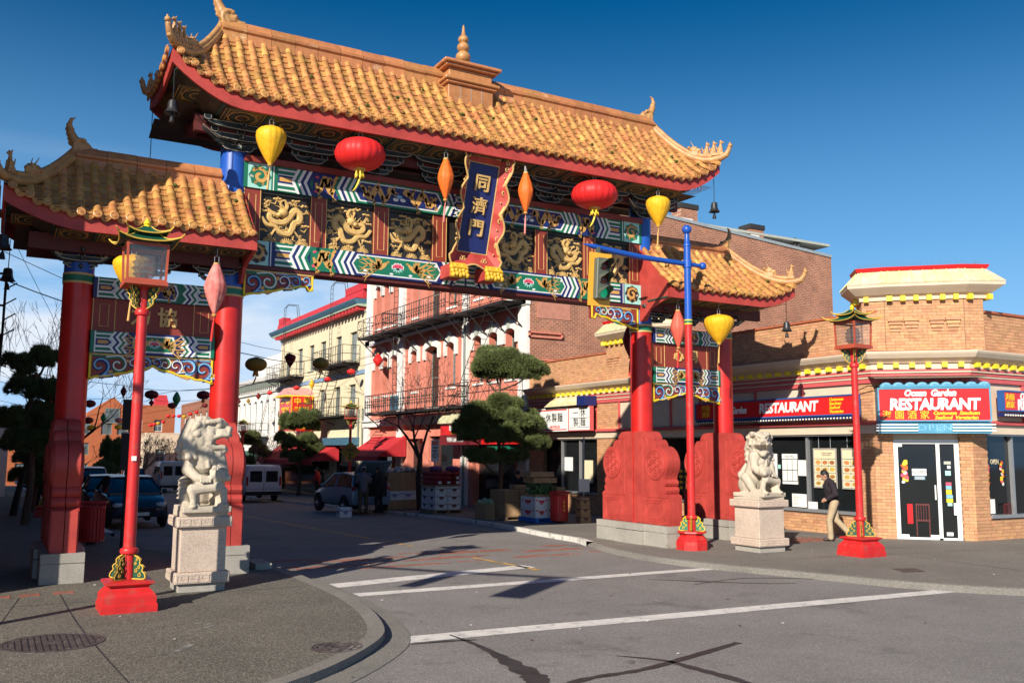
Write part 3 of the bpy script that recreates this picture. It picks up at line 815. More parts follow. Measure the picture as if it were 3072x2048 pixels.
def tabs(mb, x0, x1, y0, y1, z, flip=False):
 """banded tongues next to the chevrons"""
 H = y1 - y0
 mb.flat([(x0, y0), (x1, y0), (x1, y1), (x0, y1)], z, GREEN)
 for k in range(5):
  mb.flat([(x0, y0 + H * (.04 + .2 * k)), (x1, y0 + H * (.04 + .2 * k)), (x1, y0 + H * (.11 + .2 * k)), (x0, y0 + H * (.11 + .2 * k))], z + .0015, WHITE)
 t = .07 * (1 if not flip else -1); a, b = (x0, x1) if not flip else (x1, x0)
 mb.flat([(a, y0 + H * .3), (b - t, y0 + H * .3), (b, y0 + H * .5), (b - t, y0 + H * .7), (a, y0 + H * .7)], z + .003, WHITE)
 mb.flat([(a, y0 + H * .34), (b - t * 1.3, y0 + H * .34), (b - t * .4, y0 + H * .5), (b - t * 1.3, y0 + H * .66), (a, y0 + H * .66)], z + .0045, NAVY)
 mb.flat([(a + t * .4, y0 + H * .42), (b - t * 1.6, y0 + H * .42), (b - t, y0 + H * .5), (b - t * 1.6, y0 + H * .58), (a + t * .4, y0 + H * .58)], z + .006, OCHRE)
def medallion(mb, c, r, z, disc, seed):
 n = 16
 mb.flat([(c[0] + r * (1 + .07 * (-1) ** i) * math.cos(2 * PI * i / n), c[1] + r * (1 + .07 * (-1) ** i) * math.sin(2 * PI * i / n)) for i in range(n)], z, disc)
 P = []
 for i in range(26):
  t = i / 25; a = seed + t * 7.6; q = r * (.15 + .62 * t)
  P.append((c[0] + q * math.cos(a), c[1] + q * math.sin(a)))
 mb.ribbon(P, [r * (.34 - .2 * abs(i / 25 - .4)) for i in range(26)], z + .002, 0, OCHRE)
 rs = random.Random(seed)
 for k in range(7):
  a = seed + k * .9
  claw(mb, (c[0] + r * .72 * math.cos(a), c[1] + r * .72 * math.sin(a)), a + 1.2, r * .3, z + .003, (OCHRE, OCHRE, WHITE)[k % 3])
def deco_half(mb, H, low):
 """left half of a main beam (4.5 m); mirrored for the right half"""
 bg, edge = (GREEN, NAVY) if low else (NAVY, GREEN)
 z = .003
 mb.flat([(0, 0), (4.5, 0), (4.5, H), (0, H)], z, edge)
 mb.flat([(.07 if not low else .0, 0), (.50, 0), (.50, H), (.07 if not low else 0, H)], z + .0015, AQUA)
 medallion(mb, (.29, H / 2), H * .42, z + .003, GREEN if not low else BLK, 1.3)
 mb.flat([(.50, 0), (.60, 0), (.60, H), (.50, H)], z + .0015, edge)
 mb.flat([(.53, 0), (.55, 0), (.55, H), (.53, H)], z + .003, WHITE)
 tabs(mb, .62, 1.02, 0, H, z + .0015)
 x = zigs(mb, .98, H, [WHITE, edge, WHITE, (GREEN if low else NAVY), WHITE, bg], .058, -.11, 1, z + .009)
 mb.flat([(1.28, 0), (1.86, 0), (1.86, H), (1.28, H)], z + .007, bg)
 flat_dragon(mb, 1.34, 1.76, H * .52, H * .28, 1.8, .10, OCHRE, z + .010, 3)
 for q in ((1.34, .2), (1.78, .2), (1.36, .8), (1.77, .78)): blob2d(mb, (q[0], q[1] * H), (.035, .025), z + .011, (PINK, WHITE)[int(q[0] * 100) % 2])
 x = zigs(mb, 1.80, H, [edge, WHITE, (GREEN if low else NAVY), WHITE, edge, WHITE], .058, -.11, 1, z + .0115)
 hexfield(mb, 2.04, 4.02, 0, H, [(edge, 0), (WHITE, H * .10), (bg, H * .17)], z + .014, .11)
 zz = z + .02
 if low:
  flat_phoenix(mb, 2.66, H * .46, H * .78, zz, OCHRE); flat_phoenix(mb, 3.40, H * .46, H * .78, zz, OCHRE, -1)
  lotus(mb, (3.03, H * .52), H * .30, zz + .002)
  for q in ((2.2, .75), (2.9, .2), (3.3, .2), (3.85, .75), (2.36, .24), (3.7, .25)): blob2d(mb, (q[0], q[1] * H), (.04, .022), zz + .002, WHITE)
 else:
  flat_dragon(mb, 2.22, 2.86, H * .5, H * .22, 2.0, .105, OCHRE, zz, 1); flat_dragon(mb, 3.84, 3.2, H * .5, H * .22, 2.0, .105, OCHRE, zz, 2)
  for q in ((3.03, .5), (2.95, .35), (3.1, .36)): blob2d(mb, (q[0], q[1] * H), (.06, .035), zz + .001, (WHITE, PINK, LTB)[int(q[1] * 10) % 3])
 x = zigs(mb, 3.98, H, [WHITE, GREEN, WHITE, NAVY, WHITE], .058, .11, 1, z + .017)
 tabs(mb, 4.2, 4.5, 0, H, z + .0155, True)
def mirror_part(fn, x0, x1, yf, z0, H, name, parent, low, mats=DECO):
 mb = MB(fr((x0, yf, z0), (1, 0, 0), (0, 0, 1)))
 fn(mb, H, low)
 n = len(mb.v); nf = len(mb.f)
 mid = (x0 + x1) / 2
 vs = [Vector((2 * mid - p.x, p.y, p.z)) for p in mb.v]
 mb.v += vs; mb.f += [tuple(n + i for i in f[::-1]) for f in mb.f[:nf]]; mb.m += mb.m[:nf]
 return part(mb, name, mats, parent)
# columns
for i, x in enumerate(COLX):
 mb = MB(); big = i in (1, 2); r = .25 if big else .235
 mb.lathe([(r, .40), (r, 4.72)], 28, (x, YC, 0))
 c = part(mb, 'column', M_red, gate, 40)
 mb = MB()
 for (z0, z1, mi) in ((4.72, 4.755, 0), (4.755, 4.86, 1), (4.86, 4.895, 0)):
  mb.lathe([(r + .012, z0), (r + .012, z1)], 28, (x, YC, 0), mi)
 part(mb, 'capital_band', [M_gold, M_green], c, 40)
 mb = MB(); mb.lathe([(r, 4.895), (r, 7.86 if big else 5.45)], 28, (x, YC, 0)); part(mb, 'column_top', M_blue, c, 40)
# drum stones hugging each column, on stepped concrete footings
def arc(c, r, a0, a1, n=7): return [(c[0] + r * math.cos(math.radians(lerp(a0, a1, k / n))), c[1] + r * math.sin(math.radians(lerp(a0, a1, k / n)))) for k in range(n + 1)]
PROF = [(0, .44), (1.22, .44), (1.22, 1.06), (1.14, 1.10)] + arc((1.06, 1.18), .085, -60, 80, 4) + arc((1.04, 1.34), .085, -70, 70, 4) + arc((.80, 1.76), .38, -40, 75, 9) + arc((.62, 2.12), .17, -20, 70, 5) + arc((.40, 2.30), .16, -10, 95, 6) + [(.3, 2.47), (0, 2.47)]
def drum_half(x, sg, parent):
 """one half of the drum block, before (-1) or behind (+1) the column"""
 t = .20
 obs = []
 o = None
 for side in (-1, 1):
  M = Matrix(((0, 0, side, x + side * .006), (sg, 0, 0, YC), (0, 1, 0, 0), (0, 0, 0, 1)))
  mb = MB(M)
  mb.prism(PROF, 0, t - .03)
  def ins(P, d):
   c = (.55, 1.4); return [(c[0] + (p[0] - c[0]) * (1 - d), c[1] + (p[1] - c[1]) * (1 - d * .6)) for p in P]
  mb.prism(ins(PROF, .035), t - .03, t - .012)
  z = t - .012
  mb.prism(arc((.80, 1.74), .34, 0, 345, 23), z, z + .022)
  for (cx, cy, rr) in [(.80, 1.74, .30)] + [(.80 + .17 * math.cos(k * PI / 3 + .5), 1.74 + .17 * math.sin(k * PI / 3 + .5), .075) for k in range(6)] + [(.80, 1.74, .06)]:
   P = arc((cx, cy), rr, 0, 360, 18); mb.ribbon(P, .028, z + .022, .016)
  for k in range(6): mb.ell((.80 + .17 * math.cos(k * PI / 3 + .5), 1.74 + .17 * math.sin(k * PI / 3 + .5), z + .024), .028, 6, 4)
  for (a, b, c_, d) in ((.42, 1.10, .52, .96), (.47, 1.05, .57, .91)):
   mb.ribbon([(a + .07, c_), (b - .07, c_), (b, c_ + .07), (b, d - .07), (b - .07, d), (a + .07, d), (a, d - .07), (a, c_ + .07), (a + .07, c_)], .02, z, .014)
  mb.ribbon([(.34, 1.06), (.34, 2.30)], .022, z, .014); mb.ribbon([(.34, 2.30)] + arc((.42, 2.22), .1, 90, 0, 4) + [(.5, 2.14)], .022, z, .014)
  mb.ribbon([(.34, 1.04), (1.2, 1.04)], .03, z, .014)
  for p in ((.4, .5), (1.14, .5), (.4, .99), (1.14, .99)): mb.ell((*p, z), (.022, .022, .012), 7, 4)
  q = part(mb, 'drum_stone', M_redm, parent, 35)
 return q
for i, x in enumerate(COLX):
 xx = x - .06
 for sg in (-1, 1): drum_half(xx, sg, gate)
 mb = MB()
 mb.box(xx - .30, xx + .30, YC - 1.30, YC + 1.30, .30, .44)
 mb.box(xx - .36, xx + .36, YC - .5, YC + .5, .302, .441)
 mb.box(xx - .285, xx + .285, YC - 1.285, YC + 1.285, .285, .30)
 mb.box(xx - .30, xx + .30, YC - 1.30, YC + 1.30, -.1, .285)
 mb.box(xx - .36, xx + .36, YC - .5, YC + .5, -.1, .287)
 part(mb, 'footing', M_conc, gate)
mb = MB(); mb.box(3.98, 4.25, 15.72, 16.42, -.1, .10); part(mb, 'footing', M_conc, gate)
# main beams
YB = 16.47
BX0, BX1 = 3.68, 2 * CX - 3.68
for (z0, H, low) in ((5.33, .45, True), (6.75, .47, False)):
 mb = MB(); mb.box(BX0, BX1, YB, YC + .26, z0, z0 + H)
 b = part(mb, 'lower_beam' if low else 'upper_beam', M_navy if low else M_green, gate)
 mirror_part(deco_half, BX0, BX1, YB, z0, H, 'painted_pattern', b, low)
mb = MB(); mb.box(BX0, BX1, YB - .06, YC + .3, 7.22, 7.33); part(mb, 'cap_board', M_ox, gate)
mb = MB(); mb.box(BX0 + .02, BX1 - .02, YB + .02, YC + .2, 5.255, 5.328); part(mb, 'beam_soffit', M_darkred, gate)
# posts and carved dragon panels
POST = [3.70, 4.95, 6.21, 7.47]
POST = POST + [2 * CX - p - .31 for p in POST[::-1]]
mb = MB(); mb.box(BX0 + .05, BX1 - .05, YB + .10, YB + .2, 5.78, 6.75); panel_back = part(mb, 'panel_board', M_black, gate)
for x in POST:
 mb = MB(fr((x, YB + .03, 5.782), (1, 0, 0), (0, 0, 1)))
 mb.prism([(0, 0), (.31, 0), (.31, .965), (0, .965)], -.06, .0, 0)
 for xx in (.006, .304): mb.ribbon([(xx, 0), (xx, .965)], .014, .0, .008, 1)
 mb.ribbon([(.09, .1), (.22, .1), (.22, .86), (.09, .86), (.09, .1)], .014, .0, .008, 1)
 part(mb, 'panel_post', [M_ox, M_gold], gate)
def dragon_relief(mb, w, h, seed):
 rs = random.Random(seed); fl = seed % 2
 def T(P): return [(((1 - p[0]) if fl else p[0]) * w, p[1] * h) for p in P]
 z = 0.0
 body = smooth_line([(.97, .52), (.86, .38), (.70, .36), (.58, .24), (.42, .22), (.34, .34), (.30, .46), (.20, .52), (.19, .66), (.28, .74), (.36, .66), (.42, .56), (.52, .46), (.68, .44), (.80, .52), (.78, .62), (.64, .60), (.55, .66), (.46, .80), (.52, .92), (.60, .86), (.56, .74)], 5)
 k = len(body)
 mb.ribbon(T(body), [.035 + .095 * math.sin(PI * min(1, .08 + i / k)) ** .7 for i in range(k)], z, .05, 0)
 hx, hy = T([(.54, .66)])[0]
 mb.ell((hx, hy, .03), (.095, .085, .05), 9, 6, 0)
 mb.ell((hx + (.07 if not fl else -.07), hy - .05, .045), (.06, .05, .04), 8, 5, 0)
 for a in range(9):
  ang = 2 * PI * a / 9 + rs.uniform(-.2, .2); L = rs.uniform(.12, .22)
  mb.ribbon([(hx, hy), (hx + L * .6 * math.cos(ang), hy + L * .6 * math.sin(ang)), (hx + L * math.cos(ang + .35), hy + L * math.sin(ang + .35))], [.045, .03, .006], .012, .02, 0)
 for (p, q, a) in (((.24, .60), (.08, .70), 2.6), ((.36, .30), (.22, .20), 3.6), ((.72, .56), (.86, .72), .8), ((.66, .30), (.76, .16), -.6), ((.48, .86), (.34, .84), 2.9)):
  p, q = T([p, q]); aa = PI - a if fl else a
  mb.ribbon([p, ((p[0] + q[0]) / 2, (p[1] + q[1]) / 2 + .03), q], [.06, .045, .03], 0, .03, 0); claw(mb, q, aa, .085, .002, 0, .018)
 for (cx, cy) in ((.1, .86), (.28, .93), (.86, .86), (.9, .66), (.07, .42), (.92, .26), (.66, .95), (.12, .12)):
  c = T([(cx, cy)])[0]
  for d in range(4): mb.ell((c[0] + (d - 1.5) * .035 + rs.uniform(-.01, .01), c[1] + rs.uniform(-.02, .02), .0), (.036, .024, .026), 7, 4, 0)
  mb.ribbon([c, (c[0] + rs.choice((-.1, .1)), c[1] - .025)], [.03, .006], 0, .014, 0)
 for i in range(26):
  c = (rs.uniform(.05, .95) * w, rs.uniform(.06, .96) * h); a = rs.uniform(0, 6.3); L = rs.uniform(.05, .10)
  mb.ribbon([c, (c[0] + L * math.cos(a), c[1] + L * math.sin(a)), (c[0] + 1.5 * L * math.cos(a + .7), c[1] + 1.5 * L * math.sin(a + .7))], [.022, .034, .006], 0, .018, 0)
  if i % 3 == 0: mb.ell((c[0], c[1], 0), (.045, .03, .024), 7, 4, 0)
 for cx in (.2, .55, .86) if fl else (.14, .46, .8):
  c = (cx * w, .0)
  for a in range(9):
   an = PI * (a + .5) / 9
   mb.ribbon([c, (c[0] + .125 * math.cos(an), .02 + .10 * math.sin(an))], [.03, .02], 0, .022, 0)
 for i in range(6):
  c = (rs.uniform(.1, .9) * w, rs.uniform(.08, .95) * h)
  mb.ribbon([c, (c[0] + rs.uniform(-.08, .08), c[1] + rs.uniform(-.06, .06)), (c[0] + rs.uniform(-.1, .1), c[1] + rs.uniform(-.1, .1))], [.02, .03, .005], 0, .016, 0)
PAN = [(POST[i] + .31, POST[i + 1]) for i in range(7)]
for i, (a, b) in enumerate(PAN):
 if i == 3: continue
 mb = MB(fr((a + .01, YB + .10, 5.785), (1, 0, 0), (0, 0, 1)))
 mb.box(0, b - a - .02, .90, .955, 0, .05, 1)
 dragon_relief(mb, b - a - .02, .90, i + 1)
 part(mb, 'dragon_relief', [M_gold, M_black], panel_back, 50)
# scroll boards under the beams
def spiral(c, r, a0, turns, n=16, s=1): return [(c[0] + r * (1 - .8 * k / n) * math.cos(a0 + s * turns * 2 * PI * k / n), c[1] + r * (1 - .8 * k / n) * math.sin(a0 + s * turns * 2 * PI * k / n)) for k in range(n + 1)]
def scrolls(mb, x0, x1, ytop, hfun, z, seed, s=1.0):
 rs = random.Random(seed); x = x0 + .12 * s; k = 0
 while x < x1 - .06 * s:
  h = hfun(x); yc = ytop - h * .5; r = min(.17 * s, h * .46)
  c = [(NAVY, LTB), (GREEN, WHITE), (NAVY, WHITE), (LTB, NAVY)][k % 4]
  sg = 1 if k % 2 else -1
  P = [(x - sg * r * 1.3, yc + sg * r * .8)] + spiral((x, yc), r, PI / 2 * sg, 1.15, 16, -sg)
  mb.ribbon(P, [r * .5] * 4 + [r * .44] * 6 + [r * .24] * 8, z + .001, .012, c[0])
  mb.ribbon([(p[0] + .008, p[1] + .012) for p in P], r * .16, z + .013, .004, c[1])
  mb.ribbon([(x - r, yc - sg * r), (x, yc - sg * r * 1.15), (x + r * .8, yc - sg * r * .9)], [r * .1, r * .46, r * .05], z + .002, .01, (GREEN, OCHRE, LTB)[k % 3])
  blob2d(mb, (x + r * 1.05, yc + sg * r * .5), (r * .22, r * .2), z + .012, OCHRE, 7, .004)
  x += r * 1.65; k += 1
def scroll_board(x0, x1, ytop, hfun, yf, n, name, depth=.10, cut=None, s=1.0):
 M = fr((0, yf, 0), (1, 0, 0), (0, 0, 1)); mb = MB(M)
 top = [(lerp(x0, x1, i / n), ytop) for i in range(n + 1)]
 bot = [(p[0], ytop - hfun(p[0]) + .022 * abs(math.sin((p[0] - x0) * 11))) for p in top]
 for i in range(n):
  mb.prism([top[i], top[i + 1], bot[i + 1], bot[i]], -depth, 0, OX)
 mb.ribbon(bot, .045, .002, .02, YEL)
 mb.ribbon([(x0 + .018, ytop), (x0 + .018, bot[0][1])], .04, .002, .02, YEL); mb.ribbon([(x1 - .018, ytop), (x1 - .018, bot[-1][1])], .04, .002, .02, YEL)
 mb.ribbon([(x0, ytop - .02), (x1, ytop - .02)], .04, .002, .02, GOLD)
 # yellow underside edge so that the rim has thickness
 for i in range(n):
  mb.add([(bot[i][0], bot[i][1] - .004, .004), (bot[i + 1][0], bot[i + 1][1] - .004, .004), (bot[i + 1][0], bot[i + 1][1] - .004, -depth), (bot[i][0], bot[i][1] - .004, -depth)], [(0, 1, 2, 3)], YEL)
 scrolls(mb, x0 + .04, x1 - .04, ytop - .03, lambda x: hfun(x) - .03, .002, int(x0 * 10), s)
 return part(mb, name, DECO, gate)
for m in (0, 1):
 f = (lambda x: x) if m == 0 else (lambda x: 2 * CX - x)
 # brackets at the ends of the main span: 1.25 m long
 a, b = f(3.76), f(5.05)
 hf = lambda x: max(.12, .50 - .30 * abs(x - a) / 1.29 + (.10 if abs(x - a) > 1.18 else 0))
 scroll_board(min(a, b), max(a, b), 5.25, hf, YB + .05, 30, 'scroll_bracket')
 # side opening
 a, b = sorted((f(COLX[0] + .22), f(COLX[1] - .24)))
 mid = (a + b) / 2
 scroll_board(a, b, 3.585, lambda x: .20 + .24 * min(1, abs(x - mid) / (b - a) * 2) ** .8, YC - .12, 40, 'scroll_apron')
 for (z0, H, low) in ((3.59, .36, True), (4.51, .35, False)):
  mb = MB(); mb.box(a, b, YC - .16, YC + .16, z0, z0 + H)
  bm_ = part(mb, 'side_beam', M_green if low else M_navy, gate)
  mb = MB(fr((a, YC - .16, z0), (1, 0, 0), (0, 0, 1))); L = b - a
  e, bg = (NAVY, GREEN) if low else (GREEN, NAVY)
  mb.flat([(0, 0), (L, 0), (L, H), (0, H)], .003, e)
  for (s0, s1) in ((0, .06), (L - .06, L)): mb.flat([(s0, 0), (s1, 0), (s1, H), (s0, H)], .005, GREEN if low else NAVY)
  for s0 in (.06, L - .08): mb.flat([(s0, 0), (s0 + .02, 0), (s0 + .02, H), (s0, H)], .005, WHITE)
  tabs(mb, .08, .36, 0, H, .0045); tabs(mb, L - .36, L - .08, 0, H, .0045, True)
  zigs(mb, .36, H, [WHITE, e, WHITE, bg, WHITE, e], .045, -.07, 2, .013); zigs(mb, L - .63, H, [e, WHITE, bg, WHITE, e, WHITE], .045, .07, 2, .013)
  hexfield(mb, .60, L - .60, 0, H, [(e, 0), (WHITE, H * .12), (bg, H * .2)], .016, .05)
  if low:
   flat_phoenix(mb, .60 + (L - 1.2) * .28, H * .46, H * .8, .022, OCHRE); flat_phoenix(mb, L - .60 - (L - 1.2) * .28, H * .46, H * .8, .022, OCHRE, -1); lotus(mb, (L / 2, H * .5), H * .26, .024)
  else:
   flat_dragon(mb, .72, L / 2 - .08, H * .5, H * .16, 1.3, .07, OCHRE, .022, 5); flat_dragon(mb, L - .72, L / 2 + .08, H * .5, H * .16, 1.3, .07, OCHRE, .022, 6)
   blob2d(mb, (L / 2, H / 2), (.05, .06), .024, PINK); blob2d(mb, (L / 2, H * .75), (.04, .03), .024, WHITE)
  part(mb, 'painted_pattern', DECO, bm_)
 mb = MB(fr((a, YC - .10, 3.952), (1, 0, 0), (0, 0, 1))); L = b - a
 mb.prism([(0, 0), (L, 0), (L, .556), (0, .556)], -.12, 0, 0)
 for s0 in (.015, .36, L - .36, L - .015): mb.ribbon([(s0, 0), (s0, .556)], .016, .001, .008, 1)
 for s0 in (.12, L - .25): mb.ribbon([(s0, .09), (s0 + .14, .09), (s0 + .14, .46), (s0, .46), (s0, .09)], .012, .001, .008, 1)
 pn = part(mb, 'inscription_board', [M_ox, M_gold], gate)
 t = ('li', 'xie') if m == 0 else ('xin', 'tong2')
 for k, key in enumerate(t):
  x = a + L * (.385 if k == 0 else .60)
  text(key, pn, fr((x, YC - .115, 4.23), (1, 0, 0), (0, 0, 1)), M_gold, 'character')
# the tilted name plaque
PM = Matrix.Translation((8.19, 16.28, 5.72)) @ Matrix.Rotation(.033, 4, 'Y') @ fr((0, 0, 0), (1, 0, 0), (0, -.55, 2.3))
mb = MB(PM)
mb.prism([(-.33, .28), (.33, .28), (.33, 2.06), (-.33, 2.06)], -.02, .03, 0)
plq = part(mb, 'name_plaque', M_navy, gate)
mb = MB(PM)
H = 2.36
def wavy(L, n, amp, seed):
 return [(i / n * L, amp * (abs(math.sin(i / n * PI * 4.0 + seed)) - .35) + .03 * math.sin(i / n * 23)) for i in range(n + 1)]
for sx in (-1, 1):
 W = wavy(H, 40, .10, .3)
 inner = [(sx * .34, lerp(.27, 2.07, i / 40), .035) for i in range(41)]
 outer = [(sx * (.47 + w[1] * .75 + (.05 if i > 36 or i < 4 else 0)), w[0], .26) for i, w in enumerate(W)]
 vs = inner + outer; fs = [(i, i + 1, 42 + i, 41 + i) if sx > 0 else (i, 41 + i, 42 + i, i + 1) for i in range(40)]
 mb.add(vs, fs, 0)
 vs2 = outer + [(p[0] - sx * .03, p[1], p[2] - .05) for p in outer]
 mb.add(vs2, [(i, i + 1, 42 + i, 41 + i) for i in range(40)], 1)
 mb.tube([(p[0], p[1], p[2]) for p in outer], .020, 6, 1)
 mb.tube([(sx * .335, .275, .037), (sx * .335, 2.065, .037)], .012, 5, 1)
 for yy in (.55, 1.05, 1.62, 2.1):
  x = sx * .45
  for k in (-1, 1): mb.tube([(x + sx * q[0], yy + k * .06 + q[1], .19) for q in spiral((0, 0), .055, PI * .5 * k, 1.0, 9, k)], .014, 5, 1)
 for yy in (.3, .8, 1.35, 1.85): mb.ell((sx * .42, yy, .17), .02, 6, 4, 1)
for (y0, y1, z1) in ((.27, .0, .24), (2.07, H, .24)):
 n = 20; sg = 1 if y1 > y0 else -1
 inner = [(lerp(-.34, .34, i / n), y0, .035) for i in range(n + 1)]
 outer = [(lerp(-.52, .52, i / n), y1 + sg * .05 * math.sin(i / n * PI * 3) * (1 - abs(i / n - .5)), z1) for i in range(n + 1)]
 mb.add(inner + outer, [(i, n + 1 + i, n + 2 + i, i + 1) if sg < 0 else (i, i + 1, n + 2 + i, n + 1 + i) for i in range(n)], 0)
 mb.tube(outer, .020, 6, 1); mb.tube([(-.34, y0, .037), (.34, y0, .037)], .012, 5, 1)
 for x in (-.24, .24):
  for k in (-1, 1): mb.tube([(x + k * .04 + q[0], (y0 + y1) / 2 + q[1], .15) for q in spiral((0, 0), .05, PI * .5, 1.0, 9, k)], .012, 5, 1)
part(mb, 'carved_frame', [M_redm, M_gold], plq, 60)
for key, y in (('tong', 1.66), ('ji', 1.20), ('men', .76)):
 text(key, plq, PM @ Matrix.Translation((0, y, .055)), M_gold, 'character')
for x in (7.80, 8.58):
 mb = MB(); mb.box(x - .17, x + .17, 16.0, YB + .02, 5.42, 5.68)
 c = part(mb, 'plaque_bracket', M_redm, gate)
 mb = MB()
 mb.prism([(0, 0), (.0, 0)], 0, 0) if False else None
 for i in range(5):
  for j in range(3): mb.ell((x - .15 + i * .075, 15.96 - .04 * j, 5.60 - .085 * j + .02 * (i % 2)), (.052, .06, .055), 8, 5)
 mb.add([(x - .17, 16.0, 5.70), (x + .17, 16.0, 5.70), (x + .17, 15.86, 5.58), (x - .17, 15.86, 5.58), (x - .17, 16.0, 5.40), (x + .17, 16.0, 5.40)], [(0, 1, 2, 3), (3, 2, 5, 4), (0, 3, 4), (1, 5, 2), (0, 4, 5, 1)])
 part(mb, 'carved_block', mat('carved_yellow_block', (.72, .42, .03), var=.1) if x < 8 else bpy.data.materials['carved_yellow_block'], c, 50)
# ------------------------------------------------------------------ roofs
SP = .235
b_ = MB()
n = 8; L_ = .275
vs = []
for (y, r) in ((0, .068), (.012, .071), (L_, .060)):
 vs += [(r * math.cos(PI * k / n), y, r * math.sin(PI * k / n)) for k in range(n + 1)]
b_.add(vs, [(j * (n + 1) + k, j * (n + 1) + k + 1, (j + 1) * (n + 1) + k + 1, (j + 1) * (n + 1) + k) for j in range(2) for k in range(n)] + [tuple(range(n, -1, -1))])
ME_cover = b_.mesh('cover_tile', M_tile, 60)
COVER_V, COVER_F = [tuple(p) for p in b_.v], list(b_.f)
b_ = MB()
b_.lathe([(.066, 0), (.066, .05), (.053, .056), (.050, .047), (.038, .047), (.034, .055), (.015, .058), (.001, .058)], 16)
b_.M = Matrix.Translation((0, .065, .03)); b_.cap((0, 0, 0), (0, .035, -.02), .018, .010, 6)
ME_end = b_.mesh('end_tile', M_tile, 40)
b_ = MB()
P = [(-.095, .03), (-.088, -.01), (-.062, -.05), (-.028, -.075), (0, -.085), (.028, -.075), (.062, -.05), (.088, -.01), (.095, .03), (.05, .008), (0, -.004), (-.05, .008)]
b_.prism(P, 0, .025)
b_.ribbon([(-.075, 0), (-.05, -.035), (0, -.066), (.05, -.035), (.075, 0)], .012, .025, .01); b_.ribbon(spiral((0, -.03), .025, 0, 1.2, 9), .014, .025, .01)
ME_drip = b_.mesh('drip_tile', M_tile, 40)
BUDGET = {'cover_tile': 300}
def add_cover_np(M, store):
 b = len(store[0]); store[0].extend([tuple(M @ Vector(p)) for p in COVER_V]); store[1].extend([tuple(b + i for i in f) for f in COVER_F])
